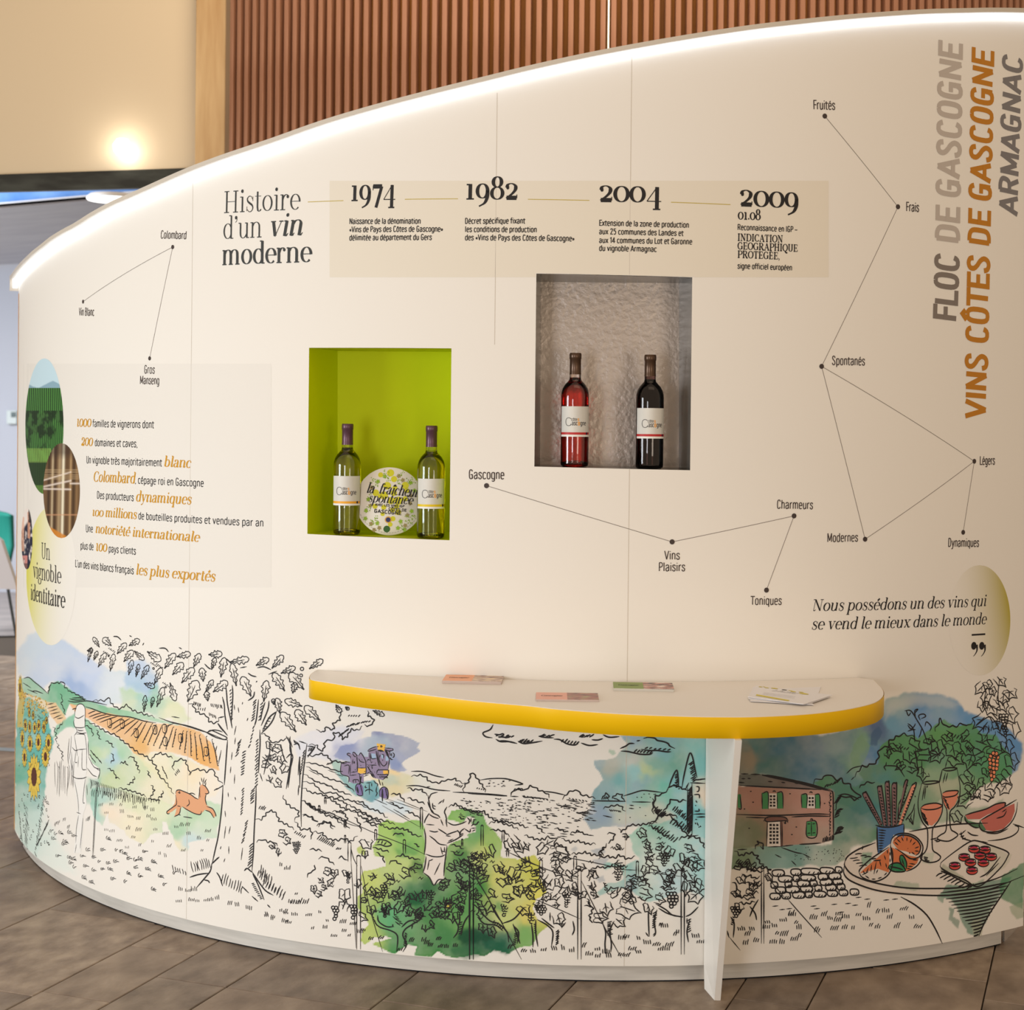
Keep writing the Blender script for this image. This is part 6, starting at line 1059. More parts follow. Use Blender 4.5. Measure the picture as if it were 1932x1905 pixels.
# ---- oak tree
I = Ink()
D(I, 'B', '1085,540 1100,600 1105,680 1125,790;1110,440 1118,520 1125,600 1150,720 1160,780;1160,450 1165,520 1160,620 1155,730;1050,740 1080,780 1125,835;1055,700 1100,690;1050,745 1090,800;1360,560 1345,700 1330,760;1410,580 1390,640 1375,720;1440,570 1430,640 1380,760;1500,650 1440,700 1390,800;1495,655 1455,740 1380,820;1370,790 1372,900 1365,1000 1360,1120;1125,870 1118,960 1108,1100 1100,1210;1330,500 1320,540 1280,570', 2.8)
D(I, 'C', '1452,0 1447,110 1435,230 1420,340 1400,430 1380,520;1668,0 1665,120 1655,300 1650,430 1640,565;1380,510 1370,560 1340,600 1280,670;1360,575 1290,585 1235,603;1330,620 1355,625 1365,640;1380,515 1405,490 1428,470;1640,565 1690,640 1730,690 1780,720;1645,580 1680,650 1720,750;1590,560 1610,545 1640,570;1410,570 1430,600 1450,660;1575,660 1620,705;1640,725 1680,760;1740,780 1760,800', 2.8)
hat(I, 'B', 1345, 560, 1330, 700, 8, -22, 22, 2.2); hat(I, 'B', 1395, 580, 1380, 700, 6, -18, 18, 2.0); hat(I, 'B', 1360, 860, 1355, 1200, 16, -22, 24, 2.0); hat(I, 'B', 1330, 760, 1300, 900, 6, -14, 24, 2.0); hat(I, 'B', 1265, 950, 1250, 1120, 9, -30, 20, 2.2); hat(I, 'B', 1230, 860, 1210, 960, 6, -24, 30, 2.0); hat(I, 'B', 1430, 700, 1390, 780, 5, 26, 6, 1.8)
hat(I, 'B', 1140, 500, 1150, 720, 10, 14, -16, 1.8); hat(I, 'C', 1590, 20, 1580, 180, 10, -14, 18, 1.9); hat(I, 'C', 1615, 230, 1590, 360, 8, -18, 22, 1.9); hat(I, 'C', 1660, 20, 1655, 100, 6, -26, 24, 2.0); hat(I, 'C', 1650, 380, 1640, 520, 9, -24, 22, 2.0); hat(I, 'C', 1655, 640, 1710, 740, 10, -18, 4, 2.0)
for k, x, y, dx, dy in (('B', 1175, 600, 4, 40), ('B', 1205, 620, 6, 40), ('B', 1190, 760, -14, 70), ('B', 1160, 960, -6, 60), ('B', 1185, 850, -6, 50), ('B', 1150, 1070, -4, 50), ('B', 1180, 1130, -4, 70), ('B', 1280, 700, -8, 24), ('B', 1240, 580, -4, 18), ('C', 1485, 50, 2, 30), ('C', 1530, 80, 4, 20), ('C', 1465, 170, 4, 40), ('C', 1470, 270, -10, 80), ('C', 1500, 270, -10, 50), ('C', 1490, 400, 0, 50), ('C', 1580, 410, -10, 80), ('C', 1465, 480, -8, 24), ('C', 1440, 400, -6, 20)): D(I, k, '%d,%d %d,%d' % (x, y, x + dx, y + dy), 2.0)
scal(I, 'B', '830,590 860,600 880,650 920,670 960,680 985,730 1030,745 1050,735 1060,700', 22, 9, 2.4); hat(I, 'B', 870, 575, 920, 590, 6, -4, 26); hat(I, 'B', 900, 640, 950, 650, 4, 6, -24); hat(I, 'B', 1000, 590, 1080, 600, 7, 6, 34); hat(I, 'B', 985, 660, 1030, 680, 5, 5, 24)
D(I, 'B', '970,810 1000,795 1060,820 1120,850 1100,865 1040,850;700,730 840,770 960,810;960,810 1040,850 1128,870;700,690 760,700')
for q in ((150, 160, 110, 95, 22), (240, 150, 185, 100, 34), (60, 190, 100, 185, 0), (380, 150, 450, 110, 30), (290, 210, 350, 140, 32), (65, 270, 90, 175, 18), (110, 260, 135, 200, 16), (145, 310, 195, 215, 26), (235, 340, 260, 225, 26), (340, 270, 400, 195, 34), (420, 195, 485, 255, 26), (375, 370, 400, 270, 24), (430, 385, 450, 300, 18), (470, 400, 520, 310, 26), (520, 200, 610, 260, 40), (650, 320, 720, 220, 36), (745, 235, 835, 215, 34), (710, 370, 780, 290, 38), (570, 440, 620, 330, 30), (495, 440, 565, 465, 28), (490, 650, 500, 540, 20), (545, 620, 560, 550, 16), (590, 610, 635, 480, 30), (690, 440, 725, 560, 32), (870, 310, 910, 220, 32), (780, 430, 860, 330, 42), (940, 420, 930, 330, 34), (985, 220, 1075, 215, 36), (1005, 330, 1030, 250, 24), (1075, 385, 1100, 255, 38), (1190, 450, 1160, 300, 36), (1150, 275, 1275, 255, 38), (1020, 500, 1115, 430, 44), (960, 500, 1010, 420, 24), (825, 570, 890, 430, 56), (975, 570, 965, 505, 28), (1345, 300, 1430, 255, 32), (1465, 320, 1540, 235, 34), (1535, 360, 1630, 320, 32), (1555, 490, 1480, 370, 44), (1700, 480, 1605, 370, 48), (1620, 510, 1640, 440, 34), (1300, 530, 1240, 400, 46), (1400, 570, 1420, 430, 38), (1520, 660, 1500, 560, 36), (1685, 610, 1570, 570, 38), (1640, 800, 1540, 670, 46), (1720, 750, 1650, 650, 46), (1820, 715, 1720, 620, 44), (1750, 325, 1840, 265, 32), (1480, 600, 1470, 560, 20)): oak(I, 'B', q[0], q[1], q[2], q[3], max(q[4], 18), 2.5)
D(I, 'B', '258,82 290,85 318,110;605,172 650,172 678,200;380,75 398,85;755,165 778,178;480,150 490,130;950,290 980,320 1000,330;1350,320 1400,312 1455,335;1280,360 1310,380 1345,388;1220,320 1270,312;1690,275 1735,278;1435,370 1500,345;1155,290 1130,265 1110,250;1340,430 1350,420', 2.6)
for x, y, r in ((222, 230, 5), (563, 325, 7), (655, 467, 6), (1690, 328, 13), (1683, 378, 11)): circ(I, 'B', x, y, r, r, 2.0)
for x, y in ((200, 215), (560, 300), (650, 450), (600, 310), (240, 190)): hat(I, 'B', x - 20, y - 14, x + 20, y + 14, 5, 12, -8, 1.6)
done(I, 'large ink oak tree with lobed leaves and a hatched trunk')
# ---- second tree, bushes left of the vines
I = Ink()
D(I, 'D', '0,965 40,940 20,1100 0,1210;45,965 30,1080 15,1200;165,850 150,960 135,1080 125,1200 118,1350 120,1510;0,790 30,850 45,950;20,800 50,880;100,830 160,850;165,870 220,880 190,930 170,950;230,870 220,890 170,960;105,960 95,1100;60,860 95,850 110,900;100,1180 95,1260', 2.5)
hat(I, 'D', 150, 900, 120, 1080, 9, -16, 26); hat(I, 'D', 185, 880, 210, 880, 3, -10, 30); hat(I, 'D', 60, 820, 90, 840, 4, 10, 26)
scal(I, 'D', '240,735 255,755 300,760 320,715 345,740 380,735 375,690 430,660 430,610 450,590', 20, 8, 2.4); scal(I, 'D', '180,860 240,860 265,905 300,905 310,830 380,815 380,765 430,770 450,820 490,790 510,740 570,745 600,720', 22, 9, 2.4)
scal(I, 'D', '650,590 645,630 690,650 695,680 655,712 620,700', 20, 8, 2.4); hat(I, 'D', 415, 800, 480, 750, 6, 20, -24, 2.4); hat(I, 'D', 475, 720, 560, 700, 6, 26, -20, 2.2); hat(I, 'D', 490, 635, 570, 640, 5, 14, -16, 1.8); hat(I, 'D', 590, 690, 650, 680, 4, 20, -14, 2)
for q in ((395, 545, 430, 600, 26), (470, 560, 495, 580, 16), (690, 590, 770, 625, 24)): oak(I, 'D', *q[:4], q[4], 2.4)
scal(I, 'D', '165,945 220,950 270,930 330,950 350,985 400,990 430,1000 500,995', 22, 8, 2.4)
for s in ('150,1000 200,1005 300,1030 360,1055 440,1075', '160,1030 260,1085 330,1130 420,1150 500,1190 540,1230', '140,1090 230,1150 330,1180 420,1230 520,1260', '130,1150 220,1170 290,1240 390,1240 460,1290 540,1310 640,1360'): scal(I, 'D', s, 26, 6, 2.2)
for s in ('180,1060 260,1100', '200,1130 250,1160', '290,1160 350,1190', '330,1060 400,1085', '390,1090 450,1110', '460,1180 520,1210', '700,1290 800,1335', '790,1310 880,1350', '850,1370 920,1410', '900,1400 980,1450'): D(I, 'D', s, 1.6)
for s in ('130,1200 200,1240 260,1245 330,1270 400,1290 470,1320 480,1370 440,1400', '125,1300 200,1340 240,1370 310,1400 370,1400 400,1460 450,1490', '480,1330 560,1370 620,1400 700,1450 780,1500', '540,1310 600,1310 650,1360 740,1390 800,1440', '830,1250 900,1255 940,1310', '820,1310 880,1350 920,1365', '960,1200 1010,1220 1060,1210 1120,1260', '960,1280 1020,1300 1100,1330', '940,1380 990,1400 1060,1440', '240,1500 300,1470 350,1480 380,1510', '130,1410 190,1430 230,1470', '610,1470 700,1480 760,1500'): scal(I, 'D', s, 22, 8, 2.3)
hat(I, 'D', 320, 1020, 360, 1010, 4, 12, -16, 1.8); hat(I, 'D', 180, 1330, 220, 1360, 5, 10, 26, 1.8); hat(I, 'D', 370, 1300, 420, 1280, 4, 14, -16, 1.8); hat(I, 'D', 390, 1380, 440, 1390, 5, 12, 18, 1.8)
post(I, 'D', 262, 1345, 1400, 7); post(I, 'D', 310, 1280, 1330, 6); post(I, 'D', 465, 1460, 1512, 7); post(I, 'D', 1071, 1360, 1512, 9); post(I, 'D', 108, 960, 1200, 1)
D(I, 'D', '270,1370 480,1480 600,1512;800,1290 1070,1380;880,1290 1120,1390;760,1340 1060,1512', 1.2)
for x, y, r, a in ((1450, 900, 40, 1.2), (1500, 930, 34, .4), (1420, 990, 30, .8), (1480, 1000, 32, 2.2), (1530, 1010, 34, 1.0), (1410, 1050, 34, .3), (1560, 1080, 36, 1.8), (1470, 1090, 30, .9), (1440, 1150, 34, 1.5), (1500, 1190, 36, .5)): vine(I, 'B', x, y, r, a, 2.2)
scal(I, 'B', '1380,820 1430,835 1450,880 1490,890 1540,870 1570,860', 20, 8); D(I, 'B', '1440,880 1445,960 1420,1040 1400,1130;1530,900 1540,960 1560,1020 1580,1040;1600,840 1600,950 1620,1000 1590,1130;1370,1120 1390,1180', 2.2)
for x, y, r, a in ((60, 40, 26, 1.4), (130, 20, 30, .4), (40, 120, 22, 2.0), (1740, 60, 30, 0)): pass
done(I, 'ink second tree, hedge rows and sloping vine rows')
I = Ink()
for s in ('95,185 130,200 180,150 205,115 260,145 280,210 340,230 400,270', '400,200 440,160 430,110 380,100 330,50 310,0', '405,205 440,260 470,280 520,260 545,310 530,340', '550,290 620,300 640,330 690,350 740,360 790,340 850,370 900,320', '590,250 620,220 680,215 700,270', '700,130 790,130 820,190 800,220 830,260', '620,0 720,50 780,100 850,120 930,140 980,160 1020,180 1100,200 1200,230', '460,40 560,100 610,140 680,170 760,180 820,220', '470,160 530,170 580,210', '100,370 150,350 190,370 240,370 270,400', '520,430 560,430 620,440', '590,500 640,490 680,520 720,550', '500,650 520,610 560,600 565,560', '750,500 780,490 820,520', '870,130 930,170 990,200 1040,200', '880,170 920,230 930,290', '950,170 1000,230 1060,250'): scal(I, 'F', s, 22, 9, 2.3)
for x, y, r, a in ((300, 300, 34, .4), (340, 360, 30, 1.0), (280, 440, 30, 2.0), (225, 400, 26, .3), (660, 600, 36, .5), (720, 610, 34, 1.5), (600, 665, 34, .4), (700, 690, 38, 2.5), (555, 735, 34, 1.5), (590, 780, 26, .5), (630, 730, 24, 0), (815, 610, 36, 1.2), (970, 370, 52, .6), (800, 780, 60, 1.6), (790, 880, 46, -1.2), (960, 460, 30, 1.4), (900, 690, 36, 1.6), (1000, 640, 36, .4), (1000, 740, 52, 1.9), (950, 830, 26, 0), (1010, 900, 42, 1.8), (930, 960, 44, .9)): vine(I, 'F', x, y, r, a, 2.3)
bunch(I, 'F', 415, 370, 70, 90, 8, 1.8, False); bunch(I, 'F', 720, 890, 60, 90, 13, 2.2); bunch(I, 'F', 865, 880, 70, 90, 13, 2.2); bunch(I, 'F', 825, 610, 40, 80, 9, 1.8, False)
hat(I, 'F', 580, 350, 700, 410, 10, 28, -32); hat(I, 'F', 400, 300, 470, 340, 6, 18, -20); hat(I, 'F', 120, 110, 160, 120, 4, 18, -30); hat(I, 'F', 500, 60, 540, 80, 5, 12, 26); hat(I, 'F', 730, 430, 760, 430, 3, 14, -16)
post(I, 'F', 645, 20, 55, 6); post(I, 'F', 597, 85, 140, 6); post(I, 'F', 804, 200, 260, 5); post(I, 'F', 803, 320, 380, 5); post(I, 'F', 1045, 275, 360, 8); post(I, 'F', 838, 375, 525, 12); post(I, 'F', 910, 480, 1220, 15, 2.4)
D(I, 'F', '610,110 800,190 1040,300 1270,390 1440,470;850,420 870,500 900,560;850,520 870,850 890,1210;930,560 1000,900 1100,1240', 1.3)
done(I, 'ink vine leaves, grape bunches and first vineyard post')
# ---- picker and green vines
I = Ink()
D(I, 'F', '1460,0 1470,60 1490,130 1540,160 1555,180;1495,60 1500,100 1520,110;1575,40 1540,70;1610,90 1590,130 1600,160 1610,210;1470,140 1440,190 1430,220;1430,265 1440,330 1438,400 1430,470;1445,230 1510,235;1470,150 1500,170 1545,185;1560,190 1580,240;1600,190 1610,250;1470,280 1510,290 1540,285;1540,265 1580,290 1610,310;1605,315 1640,300 1700,280;1600,320 1640,325;1610,210 1660,235 1720,225 1765,205;1470,320 1510,350 1550,385 1610,395;1610,380 1680,350 1740,310;1620,365 1660,345;1690,275 1710,300 1712,330;1750,260 1720,285 1715,310 1740,300;1750,265 1790,290 1795,265;1770,175 1790,200 1780,230;1800,180 1800,215;1826,190 1815,225;1800,262 1840,258;1810,285 1835,272;1440,465 1500,485 1560,485 1595,470;1610,400 1600,480 1590,560 1585,640;1445,485 1435,560 1420,610;1470,510 1455,590;1500,505 1470,520;1555,535 1510,630;1560,410 1575,470;1590,410 1590,450;1565,440 1600,450;1420,610 1470,650 1505,712 1540,670 1585,665', 2.2)
D(I, 'D', '1130,1290 1150,1250 1200,1235;1250,1290 1240,1320;1165,1340 1185,1350;1120,1310 1140,1360 1170,1400', 2.0)
done(I, 'ink outline of a grape picker seen half turned')
I = Ink()
for s in ('1080,235 1150,265 1220,260 1290,275 1340,310 1400,330', '1180,315 1230,300 1270,320', '1350,380 1390,410', '1640,390 1700,400 1740,430', '1150,545 1190,510 1240,550', '1200,490 1260,470 1320,500 1400,510', '1020,410 1080,430 1150,450', '1050,450 1100,490 1110,530', '1620,90 1680,70 1760,110 1830,130 1900,140', '1700,170 1740,190', '1800,240 1860,220', '1640,440 1700,480 1740,460', '1700,590 1780,620'): scal(I, 'F', s, 20, 8, 2.3)
for x, y, r, a in ((1150, 630, 42, .9), (1270, 610, 46, .6), (1250, 760, 40, 1.9), (1190, 790, 44, .2), (1340, 790, 38, 1.2), (1240, 880, 46, 1.7), (1290, 930, 30, .6), (1130, 880, 46, 1.5), (1560, 850, 40, .8), (1620, 860, 36, .2), (1590, 930, 44, 2.2), (1690, 820, 50, 2.4), (1690, 650, 44, 1.1), (1770, 560, 46, .5), (1640, 570, 40, .4), (1760, 700, 44, 1.8), (1570, 720, 34, .3), (1380, 580, 44, 3.0), (1840, 460, 44, 2.2), (1890, 590, 40, 1), (1500, 940, 30, .5), (1390, 940, 38, 2.6), (1440, 1040, 30, 1.8), (1480, 1020, 34, 1.2)): vine(I, 'F', x, y, r, a, 2.4)
D(I, 'F', '1040,350 1080,350 1130,360 1170,390 1130,405 1080,390 1040,395;1060,380 1075,355;1090,385 1100,360;1110,395 1130,370', 2.4)
bunch(I, 'F', 1105, 720, 60, 90, 12, 2.0); bunch(I, 'F', 1475, 760, 70, 100, 11, 2.0, False); bunch(I, 'F', 1710, 880, 60, 70, 11, 2.0, False); bunch(I, 'F', 1110, 900, 40, 60, 11, 2.0)
D(I, 'F', '1060,950 1070,1000 1130,1040 1190,1040;1040,1010 1080,1045 1160,1070 1210,1100 1220,1150 1210,1240;1260,1240 1290,1180 1260,1110 1280,1060 1340,1020 1400,980 1420,930;1180,1040 1180,1020;1250,1045 1300,1000 1360,985;1200,1000 1240,1030;1180,960 1230,1000;1650,940 1680,1000 1700,1040 1690,1090 1660,1130;1710,930 1710,1000 1700,1030;1790,940 1750,1000 1730,1060 1720,1110;1340,1010 1330,1060', 2.6)
hat(I, 'F', 1275, 1090, 1265, 1180, 8, 22, 16, 2.2); hat(I, 'F', 1710, 1010, 1700, 1100, 6, 30, -12, 2); hat(I, 'F', 1190, 940, 1230, 1010, 5, 24, 8, 2); hat(I, 'F', 1370, 940, 1340, 1000, 5, 34, 10, 2); hat(I, 'F', 1020, 960, 1040, 1010, 4, 14, 20, 2)
for x, y in ((1010, 1150), (950, 1080), (1090, 1140), (1330, 1160), (1450, 1180), (1480, 1200), (1560, 1210), (1610, 1210), (1680, 1200), (1545, 1150), (1430, 1160), (1240, 1230)): grass(I, 'F', x, y, 3, 28, 2.2, 12, 14)
post(I, 'F', 1272, 355, 460, 9); post(I, 'F', 1408, 100, 270, 8); post(I, 'F', 1730, 350, 405, 5); post(I, 'F', 1888, 240, 400, 9); post(I, 'F', 1803, 550, 1300, 16, 2.6); D(I, 'F', '1640,560 1800,610;1830,640 1900,760', 1.4)
for x, y, r, a in ((300, 60, 0, 0),): pass
for x, y, r, a in ((150, 410, 40, .6), (240, 380, 46, 1.4), (60, 480, 34, 0), (180, 490, 40, 2.0), (300, 500, 40, .8), (400, 320, 54, 1.0), (440, 350, 48, 1.3), (330, 590, 46, .9), (410, 540, 48, 1.6), (440, 660, 44, 1.4), (350, 720, 42, .5), (500, 500, 44, 2.6), (540, 630, 50, .2), (520, 700, 34, .5), (470, 790, 50, 1.0), (240, 780, 40, 2.2), (580, 750, 36, 1.8), (190, 920, 34, 1.5), (250, 950, 40, .8), (640, 340, 60, -.9), (610, 370, 44, 2.6), (730, 400, 56, .3), (700, 480, 40, 1.2), (660, 610, 60, 2.4), (780, 560, 44, .8), (820, 640, 40, 1.0), (690, 770, 30, 0), (720, 860, 46, 1.2), (30, 620, 36, .4), (40, 720, 36, 1.2), (120, 560, 34, .7)): vine(I, 'G', x, y, r, a, 2.3)
bunch(I, 'G', 775, 690, 60, 90, 10, 1.9, False); bunch(I, 'G', 590, 780, 80, 60, 10, 1.9); bunch(I, 'G', 520, 830, 60, 70, 11, 1.9, False); bunch(I, 'G', 335, 770, 50, 80, 10, 1.9, False); bunch(I, 'G', 30, 770, 50, 50, 10, 1.9, False)
D(I, 'G', '155,760 180,820 240,880 300,900 360,960 370,1030;150,850 200,900 280,910 330,950;320,900 400,870 450,820 470,790;400,910 440,960 430,1040;400,900 430,980 450,1040;530,900 540,980 540,1065;560,870 560,960 575,1060;570,870 640,910 680,960 670,1060;600,860 650,900 690,930;660,820 660,880;720,940 710,1040;740,930 770,890;820,880 830,940 815,980;240,750 280,830 330,900;700,900 760,900', 2.6)
hat(I, 'G', 700, 960, 700, 1050, 7, 22, -18, 2.2); hat(I, 'G', 440, 960, 420, 1040, 7, -26, 10, 2.0); hat(I, 'G', 545, 900, 550, 960, 5, 16, 10); hat(I, 'G', 260, 900, 320, 940, 6, 12, -22)
for s in ('0,75 60,100 130,120 190,110 230,150 300,190 380,210 440,240', '230,200 300,180 370,190 430,200 500,230', '240,240 330,250 380,290', '370,300 330,340 360,380', '480,280 560,310 620,310 640,300', '690,230 730,240 780,260', '800,270 860,250 920,280', '740,300 800,330 860,320 920,345 980,340', '540,210 590,230 620,270', '660,370 700,340 760,360 790,400', '810,410 860,410 900,400 960,420 1010,420 1040,440', '930,540 980,520 960,560 930,590', '940,520 1000,500 1060,510 1100,490', '920,630 960,660 990,680', '920,720 940,780 900,770', '930,840 950,890', '1040,360 1010,400 1040,420', '1060,270 1110,260 1110,300 1070,330', '1140,230 1160,260 1220,210 1280,210 1350,200 1410,190'): scal(I, 'G', s, 18, 8, 2.3)
post(I, 'G', 331, 250, 330, 7); post(I, 'G', 362, 380, 430, 7); post(I, 'G', 110, 490, 1150, 12, 2.6); post(I, 'G', 596, 455, 570, 10); post(I, 'G', 836, 430, 525, 10); post(I, 'G', 866, 520, 1150, 12, 2.6)
D(I, 'G', '120,540 260,780 460,1150;350,390 480,450 640,520 860,590;750,430 960,470 1100,500;560,730 700,790 870,865;880,600 960,760 1060,960 1160,1140;690,440 660,480;410,390 470,450 560,490', 1.6)
for x, y in ((480, 1100), (550, 1105), (620, 1090), (700, 1090), (760, 1085), (820, 1100), (900, 1070), (940, 1120), (1000, 1090), (1060, 1110), (1080, 1140), (1160, 1130), (1200, 1130), (1240, 1090), (1290, 1110), (1170, 1010), (1200, 1000), (1290, 1010), (380, 1075), (1350, 1040), (1410, 1060), (1440, 1090), (1480, 1090), (1500, 1060), (1440, 920), (1470, 930), (1540, 980), (1690, 1000), (1560, 970), (1000, 1140), (1720, 1040)): grass(I, 'G', x, y, rk.choice([2, 3, 4]), 30, 2.3, 12, 15)
def scatter(I, k, poly, n, r0, r1, w, avoid, seed):
    rs = np.random.default_rng(seed); P = np.array(poly, float).reshape(-1, 2); lo, hi = P.min(0), P.max(0); pts = []; t = 0
    while len(pts) < n and t < 4000:
        t += 1; q = lo + (hi - lo) * rs.random(2)
        if sdf(P, np.array([q[0]]), np.array([q[1]]))[0] < 4: continue
        if avoid and sdf(avoid, np.array([q[0]]), np.array([q[1]]))[0] > -8: continue
        if any(math.hypot(q[0] - a, q[1] - b) < r0 * 1.05 for a, b in pts): continue
        pts.append(tuple(q)); m = rs.random()
        if m < .6: vine(I, k, q[0], q[1], rs.uniform(r0, r1) * .8, rs.uniform(0, 6.3), w)
        else: st_(I, k, [(q[0] - r0 * .5, q[1]), (q[0] - r0 * .1, q[1] - r0 * .35), (q[0] + r0 * .1, q[1] + r0 * .1), (q[0] + r0 * .5, q[1] - r0 * .3)], w, False)
AV = [tuple(q) for q in np.array(PICK, float).reshape(-1, 2)]
scatter(I, 'F', (940, 600, 1120, 560, 1420, 600, 1500, 700, 1600, 600, 1640, 420, 1900, 420, 1920, 960, 1700, 980, 1500, 980, 1300, 960, 1040, 930, 930, 880), 46, 40, 56, 2.3, AV, 4)
scatter(I, 'G', (60, 460, 300, 330, 640, 330, 1000, 430, 1020, 700, 900, 760, 700, 740, 560, 760, 300, 740, 60, 760), 42, 36, 50, 2.3, None, 5)
scatter(I, 'G', (1060, 330, 1400, 250, 1700, 330, 1740, 760, 1500, 700, 1200, 760, 1060, 700), 34, 36, 50, 2.3, None, 6)
done(I, 'ink vines, trunks, grapes and posts over the green wash')
I = Ink()                                     # right hand vines up to the leg
for x, y, r, a in ((1300, 260, 36, .4), (1330, 370, 40, .5), (1420, 360, 30, 0), (1500, 390, 40, 2.0), (1620, 370, 40, .4), (1600, 430, 44, 1.0), (1700, 480, 46, .3), (1380, 420, 38, 2.2), (1560, 490, 40, .6), (1640, 560, 46, 1.2), (1480, 560, 50, .7), (1470, 630, 40, .4), (1310, 690, 50, .5), (1680, 700, 54, 2.4), (1620, 640, 48, 1.7), (1720, 620, 50, 1.6), (1180, 700, 60, -.6), (1190, 790, 80, .7), (1050, 780, 50, 1.7), (1000, 860, 50, .4), (960, 700, 30, .3), (1140, 880, 46, .8), (1350, 780, 46, 1.4), (1420, 730, 40, .2), (1180, 290, 26, .2), (1130, 360, 24, .4)): vine(I, 'G', x, y, r, a, 2.4)
for s in ('1350,210 1410,240 1440,270 1500,300', '1060,340 1020,380 1000,420', '1000,440 1060,430 1110,440 1150,420 1200,450 1250,430', '1190,570 1250,560 1290,580 1340,610 1370,660', '1640,290 1700,300 1730,340 1745,380', '1560,310 1600,290 1650,290', '1430,640 1480,650', '920,740 960,790 930,860'): scal(I, 'G', s, 20, 10, 2.4)
bunch(I, 'G', 1135, 490, 80, 100, 11, 2.0, False); bunch(I, 'G', 1460, 400, 80, 90, 10, 2.0, False); bunch(I, 'G', 1510, 690, 90, 110, 13, 2.4); bunch(I, 'G', 1045, 610, 20, 60, 9, 1.9, False)
D(I, 'G', '1030,900 1050,960 1045,1040 1050,1110;1110,880 1080,950 1090,1040 1085,1100;1350,800 1350,880 1355,990;1410,800 1390,880 1400,960 1385,990;1400,760 1470,800 1520,840 1590,850;1420,790 1490,830 1590,855;1640,870 1620,950 1630,1030;1620,860 1620,900;1700,780 1650,830 1610,850;1350,990 1330,960', 2.6)
hat(I, 'G', 1380, 830, 1375, 930, 8, 30, -20, 2.2); hat(I, 'G', 1060, 890, 1060, 980, 9, 34, -8, 2.2); hat(I, 'G', 1625, 880, 1620, 960, 6, 24, -14, 2); hat(I, 'G', 1380, 240, 1520, 330, 10, 34, -34, 2.2)
post(I, 'G', 1272, 465, 565, 8); post(I, 'G', 1590, 515, 1115, 11, 2.6); D(I, 'G', '1170,520 1270,525;1280,530 1590,570;1380,980 1400,960;1100,500 1170,515', 1.6)
done(I, 'ink vines and grapes at the right, up to the table leg')
# ---- middle distance: hills, dashes, clouds, cypress
I = Ink()
D(I, 'D', '990,1070 1080,1072 1180,1105 1250,1118;1530,1140 1620,1128 1730,1128 1820,1150 1875,1170 1850,1172;950,1185 1050,1185 1180,1215 1300,1225;1100,1200 1140,1190;1320,1235 1450,1240 1600,1250 1750,1262', 2.3)
D(I, 'D', '1440,1245 1600,1252 1750,1266', 3.4)
scal(I, 'D', '990,1110 1050,1100 1100,1110 1130,1150 1200,1165 1270,1140 1330,1130 1390,1165 1420,1165', 24, 8); scal(I, 'D', '1405,1235 1410,1190 1450,1150 1460,1100 1478,1082 1500,1110 1520,1140 1560,1190 1580,1235', 22, 8, 2.4); scal(I, 'D', '1780,1260 1800,1220 1850,1210 1880,1215', 20, 7)
hat(I, 'D', 1330, 1180, 1380, 1200, 5, 16, -16, 1.8); hat(I, 'D', 1510, 1210, 1560, 1220, 4, 10, -14, 1.8)
for i in range(16): x = rk.uniform(1580, 1800); y = rk.uniform(1145, 1200); D(I, 'D', '%f,%f %f,%f' % (x, y, x + 18, y - 3), 1.6)
D(I, 'E', '0,1125 80,1132 190,1168 130,1180;360,1228 440,1238 530,1258;990,1266 1060,1245 1140,1222 1220,1228 1300,1238;740,1303 900,1305 1010,1308;1060,1312 1210,1314', 2.4)
scal(I, 'E', '95,1260 130,1220 165,1210 200,1225 260,1185 330,1225 390,1245 405,1280', 26, 8, 2.4); D(I, 'E', '95,1268 160,1270;190,1262 210,1275 250,1275 300,1280 395,1290', 2.4); hat(I, 'E', 200, 1260, 380, 1285, 7, 18, 18, 1.8)
scal(I, 'E', '505,1290 540,1255 575,1225 640,1225 650,1255 700,1265 770,1285', 26, 8, 2.4); scal(I, 'E', '820,1290 850,1248 875,1250 870,1300', 18, 7); scal(I, 'E', '900,1285 940,1250 975,1250 985,1290 1005,1305', 18, 7); scal(I, 'E', '830,1365 890,1345 970,1340 985,1370 1005,1390', 22, 8); hat(I, 'E', 880, 1370, 960, 1380, 6, 14, 14, 1.8); hat(I, 'E', 820, 1295, 860, 1290, 4, 10, -22, 1.8); hat(I, 'E', 900, 1275, 940, 1290, 4, 18, 8, 1.8); hat(I, 'E', 560, 1280, 690, 1300, 6, 14, 12)
for i in range(170):
    x = rk.uniform(0, 760) ; y = rk.uniform(1290, 1480); 
    if x + (y - 1290) * 1.2 > 1000: continue
    l = rk.choice([6, 12, 22, 40]); D(I, 'E', '%f,%f %f,%f' % (x, y, x + l, y + l * .13), 2.0)
for i in range(70):
    x = rk.uniform(1360, 1920); y = rk.uniform(1280, 1460); l = rk.choice([8, 16, 30]); D(I, 'D', '%f,%f %f,%f' % (x, y, x + l, y + l * .12), 2.0)
for i in range(40):
    x = rk.uniform(560, 960); y = rk.uniform(90, 300); l = rk.choice([14, 30, 50]); D(I, 'G', '%f,%f %f,%f' % (x, y, x + l, y + l * .1), 2.0)
D(I, 'E', '470,1340 620,1362;700,1330 765,1333;620,1395 750,1410;1040,1338 1075,1342;1035,1362 1075,1366;740,1380 780,1386;830,1420 900,1435;560,1305 640,1310', 2.3)
for x, y in ((1150, 1250), (1190, 1248), (1230, 1252), (1130, 1275), (1200, 1275), (1240, 1250), (1095, 1275), (1118, 1356), (1040, 1435), (955, 1452), (1162, 1420)): D(I, 'E', '%d,%d %d,%d' % (x, y, x + 10, y + 1), 2.0)
